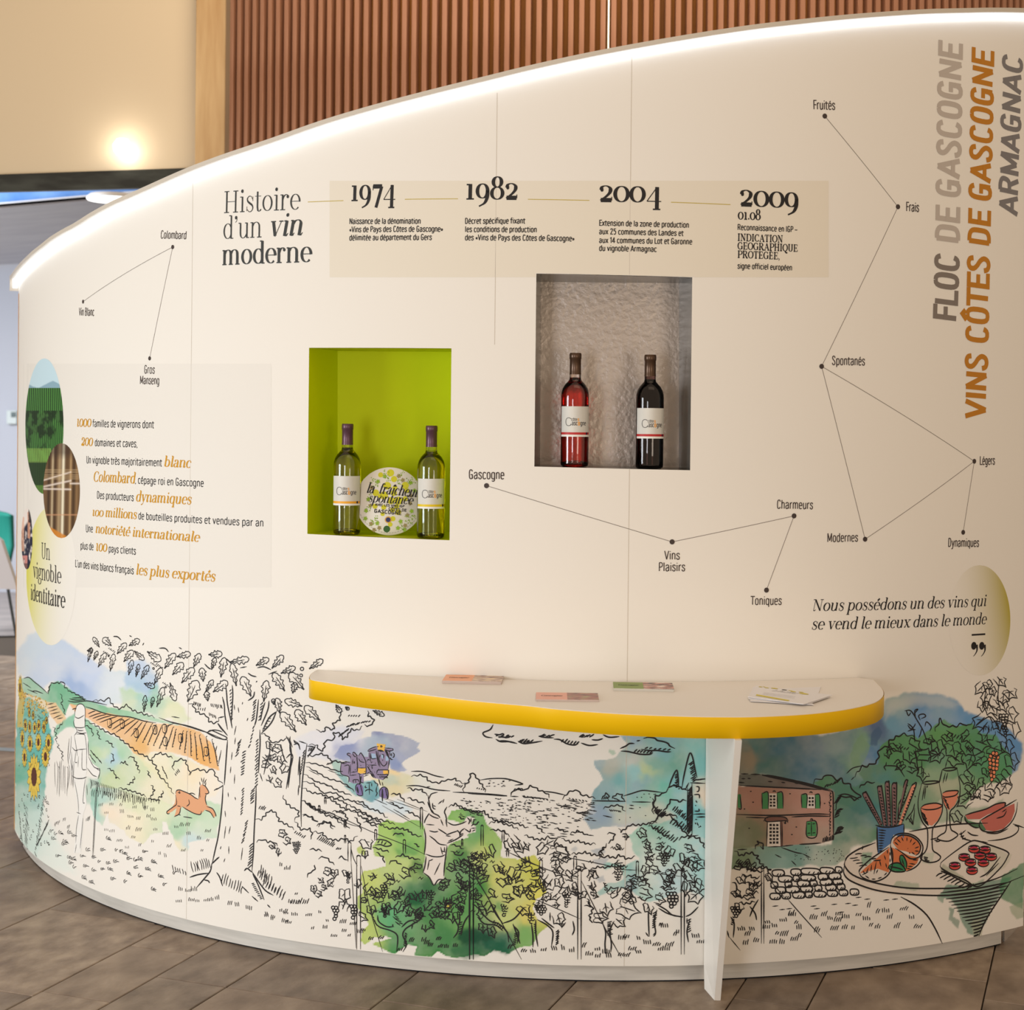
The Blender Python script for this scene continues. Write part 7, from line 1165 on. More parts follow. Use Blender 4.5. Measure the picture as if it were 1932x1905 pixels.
# clouds
D(I, 'D', '1640,700 1615,740 1560,765 1580,795 1635,805;1660,815 1700,835 1770,835 1830,850;1650,775 1690,780 1720,768;1680,795 1740,800 1780,790', 2.8)
D(I, 'E', '0,830 60,830 150,850;155,830 200,850 260,845 350,830;230,840 255,835;320,790 360,800 440,805;440,815 490,820 540,850 600,862 635,850;655,845 720,865 790,858;640,795 680,800;740,820 790,822 830,810;0,800 30,795 45,770;50,805 80,800 100,790;830,780 880,800 960,795;965,890 1010,870 1040,850 1080,850;970,910 1020,912 1080,925 1130,935 1200,935 1225,920;1095,830 1125,825;1150,810 1190,800 1240,808 1260,825 1310,835 1345,850 1360,870 1400,890;1130,895 1200,905 1260,905 1330,915 1370,915', 2.9)
hat(I, 'E', 170, 840, 250, 845, 4, 30, -26, 2.6); hat(I, 'E', 320, 795, 400, 800, 4, 40, -18, 2.6); hat(I, 'E', 500, 840, 620, 860, 6, 22, -26, 2.6); hat(I, 'E', 640, 800, 720, 800, 5, 32, -20, 2.6); hat(I, 'E', 1075, 920, 1200, 930, 6, 24, -22, 2.6); hat(I, 'E', 1160, 890, 1340, 905, 6, 26, -12, 2.4); hat(I, 'D', 1840, 840, 1900, 850, 4, 24, -24, 2.6); hat(I, 'D', 1660, 790, 1780, 800, 4, 30, -16, 2.6)
# cypresses and farmhouse corner
D(I, 'E', '1455,1200 1470,1110 1500,980 1520,925 1540,960 1560,1060 1575,1120;1350,1200 1375,1130 1413,1060 1425,1120 1430,1190;1530,1140 1640,1132;1520,1160 1640,1166;1510,1160 1480,1220;1535,1165 1535,1512;1500,1200 1500,1512;1640,1128 1570,1140', 2.8)
hat(I, 'E', 1545, 990, 1570, 1130, 10, -36, 26, 2.4); hat(I, 'E', 1420, 1090, 1430, 1180, 8, -26, 18, 2.2); hat(I, 'E', 1536, 1190, 1534, 1512, 17, -34, 40, 3.4, .1); hat(I, 'E', 1390, 1190, 1425, 1210, 3, 18, -10)
scal(I, 'E', '1340,1215 1380,1180 1430,1190 1460,1210 1500,1220', 22, 8, 2.6); scal(I, 'E', '1230,1410 1225,1360 1245,1270 1310,1245 1345,1215', 26, 8, 2.6); scal(I, 'E', '1310,1410 1320,1370 1350,1340 1360,1300 1400,1290 1420,1310 1490,1300', 26, 8, 2.6); scal(I, 'E', '1260,1450 1275,1420 1310,1420 1380,1410 1420,1440', 22, 8, 2.4); hat(I, 'E', 1230, 1390, 1290, 1440, 7, 30, -34, 2.4); hat(I, 'E', 1380, 1380, 1480, 1460, 9, 26, -34, 2.4)
D(I, 'E', '1565,1190 1590,1195 1588,1225 1570,1232;1550,1255 1590,1255 1595,1285;1565,1300 1575,1320;1560,1340 1568,1342;1588,1365 1590,1385 1555,1385;1545,1410 1640,1408;1570,1432 1640,1432;1560,1450 1575,1452;1560,1475 1565,1490;1600,1500 1605,1512', 2.4)
scal(I, 'G', '1380,20 1395,90 1420,160 1350,205', 24, 8, 2.6); scal(I, 'G', '1480,130 1520,160 1560,210 1600,260 1650,290', 24, 8, 2.6); hat(I, 'G', 1400, 130, 1450, 150, 5, 30, -34, 2.4); hat(I, 'G', 1500, 200, 1620, 260, 8, 30, -36, 2.4); D(I, 'G', '1660,0 1655,280;1625,0 1620,260', 2.6); hat(I, 'G', 1658, 10, 1655, 270, 9, -30, 36, 3.2, .1); D(I, 'G', '1680,130 1745,130;1700,150 1745,150;1690,190 1700,215;1710,220 1700,225;1640,290 1700,280', 2.3)
done(I, 'ink clouds, distant hills, field dashes, cypresses and farmhouse corner')
# ---- harvester
for c, s in (((150, 132, 158), '250,725 440,712 432,600 372,560 395,532 440,535 470,570 478,540 505,512 560,560 600,580 640,530 665,545 700,605 790,610 805,500 790,475 960,398 1160,430 1285,442 1290,480 1230,505 1215,620 1190,870 1198,960 1080,1072 990,1045 900,1030 850,960 750,935 700,965 700,1130 500,1142 400,1100 395,1000 250,945'), ((130, 110, 160), '540,1300 545,1190 580,1150 650,1150 690,1210 690,1370 620,1380 560,1350;1015,1400 1020,1280 1060,1225 1110,1210 1160,1240 1190,1320 1180,1430 1110,1440')): F1(c, 'K', s, .00045, 'purple harvester')
F1((246, 186, 50), 'K', '960,340 1140,360 1110,500 985,480;585,830 740,830 745,930 640,945 585,920;1090,880 1190,880 1195,950 1150,970 1090,940', .0005, 'orange lamps of the harvester'); F1((160, 184, 206), 'K', '848,540 930,545 955,635 870,655;1050,560 1100,575 1095,640 1060,640;1140,590 1190,600 1200,680 1140,690', .0005, 'pale blue cab windows')
I = Ink()
D(I, 'K', '250,715 440,712;250,740 370,742;250,720 250,945 400,1005 400,1120;440,640 430,600 380,570 375,545 400,535 440,545;478,540 505,515 560,570 570,600;478,545 520,600 550,600;600,590 640,530 670,560 700,610 740,700 745,810;310,790 410,780 400,950;420,980 560,965;440,760 430,980;445,920 560,905;470,760 490,650;560,600 580,760 580,900;600,640 640,700 720,720;520,740 512,700 505,745;590,830 740,830;745,700 745,930 690,945;585,940 650,960;500,1130 495,1070 590,1065 600,1110;540,1070 545,1130;620,960 640,1100 700,1130;790,470 870,430 960,400;795,500 870,480 960,450;790,475 790,505;805,520 850,720;840,530 860,640 960,635;945,490 1000,780;960,490 1010,800;985,480 1030,820;970,405 1000,400;1030,400 1050,385 1070,400 1050,412 1030,405;1110,430 1280,440;1130,460 1200,490 1290,480;1280,440 1290,480;1120,460 1170,560 1220,650;1150,470 1200,570;1220,620 1190,850;1060,560 1100,570 1095,640;1030,560 1020,620;1020,680 1060,760 1110,790 1160,740 1160,700;800,770 960,775;860,780 870,850;770,680 800,660 820,680;960,950 970,900 1000,870 1180,870 1195,900 1195,960;960,960 1080,965 1190,960 1080,1070;700,1000 800,960;740,960 840,900;860,900 940,1040;1000,1050 1020,1120 1040,1180;1070,1110 1085,1190;540,1290 545,1190 580,1150 650,1150;560,1350 620,1385 690,1380;575,1200 600,1340;1020,1400 1018,1290 1060,1225 1120,1210 1170,1250 1190,1330 1180,1440 1110,1450;1060,1260 1090,1300;810,1130 815,1360;750,1130 860,1120;740,1180 730,1220 770,1220;860,1130 860,1200;730,1300 760,1270 830,1260 890,1300;960,1200 950,1300 970,1330 940,1400;900,1080 940,1130 980,1150 970,1200;1220,520 1240,590;1255,530 1260,600;1280,520 1310,560 1300,610 1275,620;1230,620 1250,660 1280,660;1200,500 1230,510', 1.7)
D(I, 'K', '1075,1250 1075,1500;1140,480 1210,640;985,475 1100,495;570,1210 590,1330;840,930 900,1020', 4.0)
hat(I, 'K', 580, 620, 575, 890, 12, -14, 6, 1.4); hat(I, 'K', 660, 1000, 640, 1140, 10, -26, 22, 1.6); hat(I, 'K', 650, 1170, 690, 1350, 10, -18, 14, 1.6); hat(I, 'K', 1150, 1240, 1185, 1420, 10, -20, 14, 1.6); hat(I, 'K', 800, 820, 860, 920, 8, -26, -20, 1.6); hat(I, 'K', 1020, 990, 1160, 990, 7, 20, 40, 1.4)
for i in range(26): x, y = rk.uniform(450, 1100), rk.uniform(640, 960); D(I, 'K', '%f,%f %f,%f' % (x, y, x + rk.uniform(-20, 20), y + rk.uniform(10, 30)), 1.4)
done(I, 'ink outline of a tall vineyard harvester')
# ---- right: farmhouse, trees, still life
SHG, WIN = (66, 128, 70), (206, 176, 150)
F1(SHG, 'I', '108,872 128,872 130,958 108,958;260,862 300,860 302,965 262,965;356,860 392,862 396,962 358,962;512,872 548,874 546,960 514,958;598,872 626,874 630,962 600,962;546,1045 606,1045 608,1138 546,1138', .0006, 'green shutters')
F1((214, 190, 166), 'I', '302,866 356,866 357,962 303,962;549,878 598,878 599,960 548,960;300,1046 376,1046 380,1204 294,1204', .0006, 'pale window and door openings')
F1((120, 76, 60), 'I', '378,1040 390,1040 392,1202 380,1204;278,1020 310,1014 410,1018 430,1040 410,1044 280,1044', .0006, 'brown door frame')
I = Ink()
for x0, x1, y0, y1, nx, ny in ((308, 350, 874, 954, 2, 4), (556, 594, 884, 950, 2, 3), (306, 370, 1056, 1190, 3, 6)):
    for i in range(nx):
        for j in range(ny):
            cx, cy = x0 + (x1 - x0) * (i + .5) / nx, y0 + (y1 - y0) * (j + .5) / ny; a, b = (x1 - x0) / nx * .34, (y1 - y0) / ny * .32; I.poly(toS('I', [(cx - a, cy - b), (cx + a, cy - b * rk.uniform(.7, 1.2)), (cx + a, cy + b), (cx - a, cy + b)]))
I.build('ink_drawing', INKB, W0, .0009)['label'] = 'black window panes of the farmhouse'
I = Ink()
D(I, 'I', '125,742 175,742;190,744 250,745;262,748 330,755 450,780 560,805 700,845;120,815 300,825 450,832 640,842;700,848 714,870 716,1000 718,1160;500,1190 560,1188 640,1182;100,1000 300,1006 450,1003 600,997 700,1000;160,1018 300,1022;450,1016 560,1010 700,1012;130,772 155,772;170,770 190,772;300,790 330,792;470,800 500,803;110,795 150,798;385,795 410,798;105,1225 165,1222;380,1204 460,1195', 2.6)
D(I, 'I', '262,750 460,790 700,852', 3.6)
D(I, 'I', '262,868 300,860 302,966;262,868 264,965;356,862 392,862 396,962;358,866 360,962;512,874 548,874 546,962;512,874 516,958;598,874 628,876 632,962;600,876 602,962;632,905 634,945;546,1045 606,1045 608,1140 548,1140 546,1045;576,1045 577,1138;550,1060 570,1060;582,1060 600,1058;550,1120 572,1118;582,1118 602,1116;120,870 130,960 110,962;330,855 340,850 350,856;564,862 574,856 584,864;568,1034 578,1028 588,1036;272,1044 300,1016 400,1016 430,1040;278,1030 300,1046 410,1040 428,1052;296,1046 292,1204;378,1044 384,1204;390,1046 392,1200;300,1206 390,1204;400,1050 412,1058 410,1040', 2.2)
for x, y in ((190, 853), (205, 922), (150, 965), (440, 868), (452, 1128), (180, 1088), (480, 1080), (660, 930)): D(I, 'I', '%d,%d %d,%d' % (x - 5, y, x + 6, y), 2.4)
for i in range(14): D(I, 'I', '%d,%d %d,%d %d,%d' % (690 + rk.randint(-4, 4), 860 + i * 20, 698 + rk.randint(-4, 4), 866 + i * 20, 692, 876 + i * 20), 2.0)
hat(I, 'I', 650, 1178, 715, 1165, 8, 4, -32, 2.4); hat(I, 'I', 660, 830, 740, 800, 6, 20, -22, 2.4); hat(I, 'I', 720, 930, 740, 900, 4, 36, -26, 2.6); hat(I, 'I', 722, 1020, 735, 980, 5, 40, -22, 2.6); hat(I, 'I', 720, 1130, 740, 1090, 6, 44, -14, 2.8)
scal(I, 'I', '585,805 610,780 650,770 680,742 700,760 740,780 770,775 790,805 830,810 825,840 870,860 890,895 860,905 800,885 750,890 740,940 725,960', 30, 10, 2.6); D(I, 'I', '745,880 790,870 840,885 880,905', 2.4)
scal(I, 'I', '850,760 880,720 900,700 950,690 1000,660 1015,580 1060,570 1080,530 1150,490 1200,495 1240,520', 26, 10, 2.8); scal(I, 'I', '880,830 920,800 960,795 980,800', 22, 8, 2.4)
D(I, 'I', '800,740 840,705 900,690;850,760 830,780', 2.0)
scal(I, 'I', '215,1220 240,1180 235,1165 260,1190 275,1215 250,1205', 18, 8, 2.4); D(I, 'I', '385,1210 470,1240 520,1250;345,1255 385,1275;450,1295 480,1325;520,1250 570,1275', 2.2)
for i in range(46): x, y = rk.uniform(470, 780), rk.uniform(1205, 1300); D(I, 'I', '%f,%f %f,%f' % (x, y, x + 4, y + 2), 2.2)
done(I, 'ink farmhouse with shuttered windows, panelled door and round trees')
I = Ink()                                      # arbour of vine leaves
for x, y, r, a in ((1110, 560, 44, .6), (1060, 600, 34, 1.2), (1220, 560, 52, .8), (1290, 620, 56, .4), (1200, 620, 44, 1.8), (1290, 730, 44, 1.4), (1210, 700, 36, .3), (1380, 560, 50, 1.0), (1380, 620, 48, 2.0), (1480, 580, 56, 1.5), (1490, 640, 50, .3), (1570, 580, 46, .9), (1590, 650, 50, 1.5), (1650, 540, 56, .6), (1660, 640, 50, 2.4), (1740, 580, 60, .5), (1820, 560, 50, 1.4), (1850, 650, 56, 1.2), (1570, 500, 40, 2.6), (1440, 500, 40, 1.0), (1320, 520, 34, .4), (1700, 480, 50, 1.7), (1560, 760, 46, 1.0), (1640, 790, 44, 1.4), (1570, 850, 50, .5), (1620, 860, 44, 1.8), (1720, 800, 46, 2.0), (1800, 760, 52, 1.0), (1810, 820, 52, 1.7), (1560, 910, 50, 2.2), (1690, 880, 36, .5), (1500, 1010, 44, 1.0), (1150, 690, 34, 2.3), (1690, 720, 30, 1.5)): vine(I, 'I', x, y, r, a, 2.5)
for x, y, r, a in ((1775, 140, 50, 1.1), (1660, 190, 48, 2.2), (1700, 170, 34, 1.2), (1730, 210, 34, 1.6), (1840, 220, 54, .5), (1800, 250, 50, 1.6), (1690, 250, 44, 2.0), (1720, 310, 60, 1.2), (1670, 300, 40, 1.8), (1800, 300, 44, 1.3), (1840, 360, 56, 1.3), (1740, 370, 50, .9), (1660, 400, 60, 2.0), (1860, 450, 60, 1.5), (1760, 420, 44, 1.3)): vine(I, 'I', x, y, r * .9, a, 2.5)
D(I, 'I', '1770,300 1765,230 1775,150;1700,340 1680,280 1690,200;1170,340 1210,340 1250,400 1290,470 1320,560;1180,335 1195,370 1210,350;1240,380 1235,340 1255,330 1230,360;1270,400 1260,370 1290,360 1305,375 1275,390;1300,440 1310,410 1340,440 1330,470;1235,540 1230,470 1215,440 1190,420;1190,430 1210,455 1230,440 1240,420;1190,470 1220,460 1240,460;1280,450 1270,490 1260,510;1040,690 1090,690 1130,700 1170,760;1100,680 1130,650 1150,690;1240,580 1250,680 1260,740;1280,650 1280,760;1440,660 1430,700;1760,470 1820,520 1810,600;1620,440 1700,380 1740,400 1790,500;1670,480 1680,440 1700,410;1710,480 1705,430', 2.3)
scal(I, 'I', '1360,470 1380,430 1400,400 1430,440 1500,440 1540,420 1560,440 1610,410', 24, 9, 2.6); scal(I, 'I', '1060,610 1080,580 1120,590', 16, 7); scal(I, 'I', '1050,720 1045,690 1060,670', 14, 6)
hat(I, 'I', 1440, 500, 1540, 530, 6, 18, -22, 2.4); hat(I, 'I', 1560, 580, 1590, 600, 4, 20, -20, 2.4); hat(I, 'I', 1130, 580, 1180, 590, 4, 16, -16, 2.2); hat(I, 'I', 1700, 300, 1760, 330, 5, 30, 14, 2.0); hat(I, 'I', 1670, 460, 1720, 470, 4, 8, -30, 2)
bunch(I, 'I', 1800, 370, 60, 80, 11, 2.2); bunch(I, 'I', 1805, 450, 40, 60, 9, 2.2)
scal(I, 'I', '1640,860 1660,900 1620,880 1600,910', 14, 8); scal(I, 'I', '1700,880 1720,910 1750,870 1740,850', 14, 8); D(I, 'I', '1235,930 1220,980 1175,1035;1200,1000 1180,1040;1215,1000 1200,1050;1235,960 1225,1060;1235,880 1240,890;1210,1020 1225,1065 1190,1020', 2.2)
done(I, 'ink vine arbour with grape bunches and curling shoots')
for i, (x, y) in enumerate(((1735, 610), (1755, 612), (1720, 625), (1742, 632), (1762, 635), (1718, 650), (1738, 655), (1760, 658), (1712, 672), (1732, 680), (1752, 684), (1768, 672), (1716, 700), (1736, 706), (1756, 708), (1718, 728), (1738, 732), (1752, 740), (1722, 752), (1740, 758), (1725, 775))): pass
I = Ink(); J = Ink()
for x, y in ((1735, 610), (1755, 612), (1718, 628), (1742, 632), (1764, 636), (1712, 650), (1736, 655), (1760, 660), (1716, 674), (1738, 680), (1760, 684), (1714, 700), (1736, 706), (1756, 708), (1718, 728), (1740, 732), (1722, 752), (1740, 758), (1726, 778)): I.poly(toS('I', [(x + 11 * math.cos(t), y + 13 * math.sin(t)) for t in np.linspace(0, 6.28, 12, endpoint=False)])); circ(J, 'I', x, y, 11, 13, 1.6)
I.build('colour_fill', fl_((230, 116, 66), 1870), W0, .0006); done(J, 'ink outlines of the orange grape bunch')
# still life fills
F1((122, 84, 76), 'I', '905,875 915,862 928,864 1030,1060 1015,1072 1000,1055;998,832 1010,820 1024,828 1058,1070 1036,1074;1045,805 1058,790 1070,800 1085,1074 1064,1074;1088,812 1105,798 1118,812 1112,1072 1092,1074;1172,790 1182,778 1188,792 1160,920 1120,1070 1114,1062', .0006, 'brown bread sticks')
F1((206, 120, 84), 'I', '1216,815 1228,806 1242,816 1150,1064 1128,1072', .0006, 'orange bread stick')
F1((64, 98, 130), 'I', '994,1078 1165,1062 1166,1150 1100,1128 1080,1185 1000,1250', .0006, 'blue beaker')
F1((196, 96, 42), 'I', '1095,1180 1105,1150 1140,1132 1200,1130 1250,1160 1278,1200 1270,1240 1240,1258 1180,1235 1130,1225;885,1375 920,1340 1075,1210 1070,1370 1000,1345;1090,1210 1130,1230 1200,1262 1262,1275 1250,1310 1200,1355 1160,1362 1110,1350 1090,1300', .0006, 'orange halves')
F1((36, 110, 62), 'I', '1065,1330 1090,1315 1130,1310 1170,1330 1176,1358 1130,1362 1080,1355;1140,1265 1150,1255 1180,1300 1180,1345 1165,1325 1145,1300', .0007, 'green leaves')
F1((206, 112, 76), 'I', '1272,955 1300,940 1360,932 1408,935 1404,990 1380,1040 1345,1072 1312,1062 1285,1020;1412,862 1450,850 1508,848 1512,890 1490,940 1455,972 1432,955 1412,900', .0006, 'rose wine in the glasses')
F1((180, 84, 64), 'I', '1556,1005 1600,990 1700,960 1760,930 1810,925 1808,960 1700,1000 1650,1030 1570,1030;1655,1035 1700,1005 1800,960 1870,930 1872,980 1850,1040 1800,1090 1740,1108 1690,1100', .0006, 'red watermelon flesh')
F1((74, 100, 62), 'I', '1552,1008 1575,1040 1640,1055 1645,1085 1600,1075 1562,1045;1650,1036 1665,1060 1690,1100 1670,1105 1648,1075', .0006, 'green watermelon rind')
I = Ink(); J = Ink(); M2 = Ink()
for x, y in ((1612, 1212), (1682, 1218), (1550, 1265), (1650, 1255), (1722, 1262), (1590, 1298), (1672, 1300), (1490, 1320), (1600, 1350)):
    e = lambda cx, cy, rx, ry: toS('I', [(cx + rx * math.cos(t), cy + ry * math.sin(t)) for t in np.linspace(0, 6.28, 16, endpoint=False)])
    I.poly(e(x, y + 12, 32, 20)); M2.poly(e(x - 2, y - 8, 26, 11)); circ(J, 'I', x, y + 10, 35, 23, 2.0, 16, -20, 200); circ(J, 'I', x, y - 2, 34, 14, 2.0, 16); D(J, 'I', '%d,%d %d,%d %d,%d' % (x - 26, y - 4, x, y - 12, x + 24, y - 6), 2.0); D(J, 'I', '%d,%d %d,%d;%d,%d %d,%d' % (x - 20, y + 8, x + 18, y + 6, x - 14, y + 14, x + 20, y + 12), 1.8)
I.build('colour_fill', fl_((190, 48, 34), 1850), W0, .0006); M2.build('colour_fill', fl_((170, 20, 60), 1850), W0, .0007); done(J, 'ink outlines of the small red sweets')
I = Ink()
D(I, 'I', '905,880 905,865 920,860 932,870 1030,1060;905,880 1010,1068;998,840 1000,822 1018,822 1026,836 1058,1072;998,840 1036,1074;1045,810 1052,792 1066,794 1072,808 1084,1074;1045,810 1064,1074;1088,818 1098,800 1114,802 1120,818 1114,1072;1088,818 1092,1074;1160,830 1176,784 1188,782 1184,810 1120,1066;1150,900 1130,940;1214,820 1228,806 1242,818 1150,1062;1214,820 1132,1010;1130,940 1128,1060', 2.8)
for x0, y0, x1, y1 in ((918, 890, 1015, 1060), (1006, 850, 1046, 1065), (1054, 820, 1074, 1065), (1098, 830, 1102, 1065), (1178, 810, 1126, 1040), (1228, 830, 1150, 1030)): hat(I, 'I', x0, y0, x1, y1, 12, 12, 8, 2.6)
D(I, 'I', '985,1068 1030,1080 1100,1078 1165,1060;995,1080 996,1160 1000,1240;1166,1062 1166,1120', 3.0)
for i in range(9): D(I, 'I', '%d,%d %d,%d' % (1004, 1098 + i * 17, 1052 - i * 3, 1103 + i * 16), 2.8)
D(I, 'I', '1080,1190 1092,1150 1130,1124 1190,1122 1245,1145 1282,1190 1285,1230 1262,1270 1210,1282 1150,1240 1110,1215;1100,1170 1140,1135 1200,1136 1250,1165 1272,1205 1262,1245 1240,1262;1285,1230 1275,1290 1240,1335 1180,1364;1080,1190 1090,1300;880,1370 900,1400 960,1425 1010,1420 1060,1390 1088,1340 1095,1270 1088,1220 1078,1206;880,1370 890,1345 960,1280 1070,1208;1066,1330 1095,1312 1140,1312 1176,1358 1120,1366 1080,1354 1066,1330;1075,1332 1120,1340 1160,1352;1140,1262 1160,1262 1182,1305 1182,1350;1140,1262 1142,1300 1176,1352;1152,1280 1168,1330', 2.8)
D(I, 'I', '900,1385 940,1365;1060,1225 1062,1250;1076,1240 1078,1262;1078,1280 1078,1305;1070,1330 1062,1350;920,1390 945,1408;960,1412 985,1412;1000,1408 1025,1400;1040,1388 1058,1370', 2.6)
for x0, y0, x1, y1 in ((940, 1340, 925, 1375), (960, 1320, 955, 1365), (990, 1300, 975, 1380), (1010, 1290, 1020, 1330), (1040, 1260, 1050, 1290), (1000, 1350, 990, 1375), (1050, 1310, 1056, 1340), (905, 1360, 915, 1375), (1105, 1175, 1130, 1195), (1120, 1155, 1145, 1180), (1150, 1145, 1162, 1170), (1185, 1145, 1185, 1170), (1215, 1155, 1205, 1180), (1240, 1175, 1220, 1195), (1262, 1205, 1235, 1215), (1262, 1235, 1235, 1232), (1235, 1255, 1215, 1240), (1205, 1250, 1200, 1240), (1190, 1215, 1192, 1218), (1222, 1290, 1256, 1290), (1200, 1312, 1240, 1318), (1190, 1330, 1222, 1332), (1185, 1345, 1205, 1345)): D(I, 'I', '%d,%d %d,%d' % (x0, y0, x1, y1), 2.6)
# glasses
D(I, 'I', '1280,800 1268,850 1256,920 1262,990 1285,1050 1312,1085 1318,1130 1315,1200 1300,1240 1270,1270 1290,1295 1335,1306 1380,1296 1400,1272 1380,1250 1352,1230 1346,1190 1346,1130 1352,1085 1385,1040 1410,980 1410,900 1398,840 1390,795;1280,800 1310,808 1360,802 1390,792 1360,787 1310,790 1280,800;1272,960 1310,970 1370,965 1410,945 1370,928 1300,938 1272,960;1298,815 1282,910;1318,815 1312,830;1306,815 1296,900;1272,965 1290,1030 1322,1068', 2.6)
D(I, 'I', '1410,715 1395,780 1390,800;1415,880 1420,930 1440,975 1438,1060 1430,1110 1400,1130 1378,1150 1400,1165 1450,1170 1490,1150 1510,1130 1490,1112 1468,1098 1460,1060 1460,985 1490,950 1518,900 1524,830 1516,770 1505,710;1410,715 1440,722 1480,718 1505,706 1470,702 1430,706 1410,715;1412,865 1440,852 1500,848 1512,856 1490,880 1430,890 1412,880;1430,735 1415,800;1445,735 1432,790', 2.6)
hat(I, 'I', 1278, 985, 1300, 1050, 7, 22, 20, 2.4); hat(I, 'I', 1418, 895, 1440, 950, 5, 18, 18, 2.4); hat(I, 'I', 1290, 1270, 1300, 1300, 4, 30, 6, 2.4); hat(I, 'I', 1375, 1150, 1400, 1165, 3, -34, 8, 2.4)
# melon, plate, tray, table
D(I, 'I', '1555,1005 1600,990 1690,965 1750,935 1810,925 1810,950;1810,925 1808,955;1655,1036 1720,1000 1800,955 1885,905;1655,1036 1645,1070 1670,1105 1740,1112 1800,1095 1850,1050 1880,990 1890,920;1755,1025 1800,1010 1820,975;1790,985 1820,965;1552,1010 1562,1045 1610,1080 1645,1085', 2.8)
D(I, 'I', '1870,1070 1895,1080 1890,1110 1850,1140 1780,1160 1700,1168;1530,1110 1540,1150 1600,1170;1560,1100 1530,1125;1570,1110 1600,1130 1640,1135;1690,1118 1760,1120 1830,1090;1640,1170 1700,1180', 2.6)
D(I, 'I', '1400,1320 1410,1300 1500,1230 1590,1172 1640,1170 1700,1190 1800,1225 1832,1245 1830,1262 1790,1330 1700,1420 1650,1455 1610,1455 1560,1420 1470,1380 1402,1338 1400,1320;1402,1345 1480,1395 1590,1450 1610,1440;1780,1270 1700,1370 1650,1400;1770,1310 1690,1390', 2.8)
D(I, 'I', '1200,1110 1350,1082 1500,1062 1700,1055;1860,1060 1932,1085;790,1300 790,1330 840,1385 960,1430 1150,1465 1350,1472 1550,1462 1750,1410 1890,1345;790,1300 810,1265 880,1220 985,1180;785,1330 785,1380 830,1425 960,1475 1100,1500 1300,1515 1500,1512 1700,1480 1932,1390;900,1225 905,1200', 3.0)
hat(I, 'I', 1370, 1395, 1560, 1480, 9, 46, -24, 2.8); hat(I, 'I', 1400, 1360, 1440, 1380, 4, 40, 6, 2.6); hat(I, 'I', 900, 1250, 1020, 1290, 5, -44, 4, 2.4); hat(I, 'I', 820, 1280, 880, 1330, 4, 50, -6, 2); hat(I, 'I', 1540, 1120, 1560, 1150, 3, -28, 8, 2.6)
D(I, 'H', '1220,585 1300,630 1370,690 1420,770 1460,855', 3.0); D(I, 'H', '1860,490 1800,580 1740,670 1700,740 1670,812', 3.6)
for i in range(15):
    t = i / 14; x1, y1 = 1850 - 180 * t, 500 + 300 * t; x0 = 1450 + 190 * min(1, t * 1.15); D(I, 'H', '%f,%f %f,%f %f,%f' % (x0, y1 + 62 - 50 * t, (x0 + x1) / 2, y1 + 38 - 30 * t, x1, y1), 3.2)
done(I, 'ink still life with bread sticks, oranges, glasses, melon and a round table')
# dry stone wall, grass and vines between leg and table
I = Ink()
row = [(290, 1385), (300, 1440), (310, 1500)]
st_rows = ((1375, [(365, 70), (478, 60), (570, 110), (675, 80), (750, 40)]), (1415, [(410, 80), (480, 35), (555, 85), (650, 55), (725, 70)]), (1450, [(340, 40), (430, 40), (525, 70), (590, 40), (670, 70), (745, 55)]), (1485, [(380, 60), (455, 80), (545, 70), (620, 40), (700, 60), (765, 45)]), (1522, [(345, 60), (415, 50), (495, 70), (560, 40), (630, 70), (710, 60), (780, 50), (850, 50)]))
for y, q in st_rows:
    for x, w_ in q:
        sl = -(x - 340) * .055; h_ = 36; w_ = w_ * 1.14; P = [(x - w_ / 2, y + sl + rk.uniform(-4, 4)), (x - w_ * .36, y + sl - h_ / 2), (x + w_ * .3, y + sl - h_ / 2 + rk.uniform(-3, 3)), (x + w_ / 2, y + sl), (x + w_ * .38, y + sl + h_ / 2), (x - w_ * .3, y + sl + h_ / 2), (x - w_ / 2, y + sl)]
        st_(I, 'I', P, 2.6, True, False); hat(I, 'I', x - w_ * .1, y + sl + h_ * .42, x + w_ * .35, y + sl + h_ * .42, 3, 10, -12, 2.0)
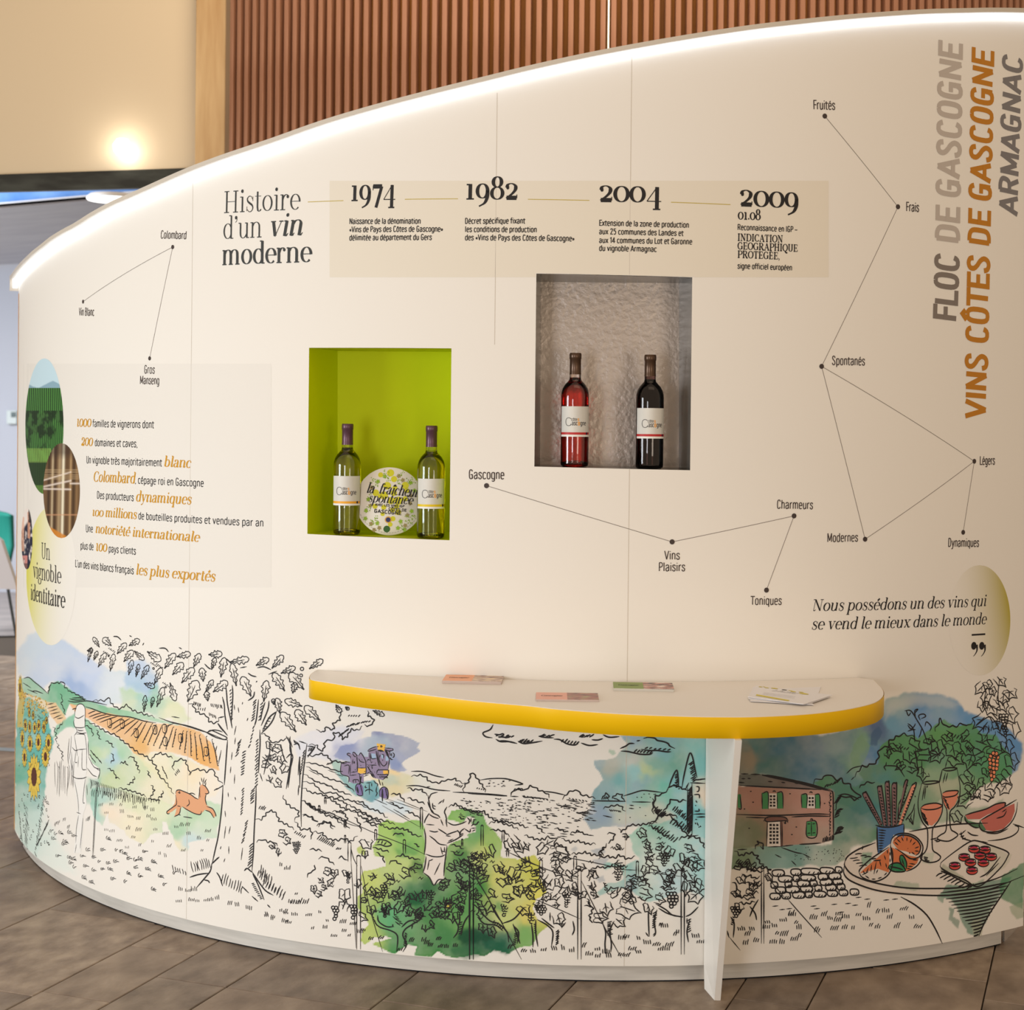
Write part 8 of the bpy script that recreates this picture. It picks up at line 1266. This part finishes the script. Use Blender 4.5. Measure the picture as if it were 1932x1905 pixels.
post(I, 'H', 424, 408, 855, 7, 2.6)
D(I, 'H', '570,600 640,680 765,820;230,815 295,893;440,460 560,600', 1.8)
for x, y in ((480, 640), (520, 660), (700, 640), (720, 655), (820, 630), (900, 625), (940, 635), (960, 590), (1010, 600), (1120, 605), (1170, 600), (560, 655), (860, 675)): D(I, 'H', '%d,%d %d,%d' % (x, y, x + 34, y - 3), 2.2)
for x, y in ((460, 740), (500, 765), (550, 730), (600, 700), (620, 745), (640, 770), (720, 720), (740, 790), (780, 700), (820, 720), (860, 725), (870, 690), (840, 780), (910, 710), (900, 770), (950, 770), (980, 700), (1030, 720), (1050, 760), (1090, 680), (1140, 680), (1160, 710), (1090, 770), (1200, 770), (1240, 665), (1290, 715), (1320, 765), (1040, 650), (590, 695), (510, 800), (550, 810), (640, 820), (450, 770), (340, 810), (310, 780), (370, 780), (490, 855), (540, 855), (330, 860), (610, 840), (390, 850)): grass(I, 'H', x, y, rk.choice([2, 3, 3, 4]), 26, 2.4, 10, 12)
for s in ('262,320 300,350 340,330 385,340 400,380 425,400', '250,420 300,400 340,430 400,440 425,440', '250,500 280,530 260,560', '300,470 340,460 380,480 410,470', '250,560 300,590 350,570 400,560', '280,620 330,630 380,610', '330,440 380,420 470,420 440,460', '320,500 360,520 400,510'): scal(I, 'H', s, 16, 9, 2.6)
for x, y, r, a in ((280, 410, 26, .4), (330, 390, 28, 1.2), (380, 410, 28, 2), (300, 480, 30, .6), (370, 520, 28, 1.4), (270, 560, 30, 1), (340, 570, 30, .2), (400, 500, 26, 2.4), (460, 470, 26, 1), (290, 640, 30, 1.2)): vine(I, 'H', x, y, r, a, 2.5)
bunch(I, 'H', 265, 650, 60, 60, 9, 2.2); D(I, 'H', '240,700 260,740 255,820;350,640 380,680 390,720;400,600 370,650 350,700;220,780 230,820', 2.8); hat(I, 'H', 250, 700, 240, 740, 5, 16, 10, 2.2); hat(I, 'H', 270, 390, 330, 410, 6, 22, -24, 2.4)
done(I, 'ink dry stone wall, vines and meadow grass right of the table leg')
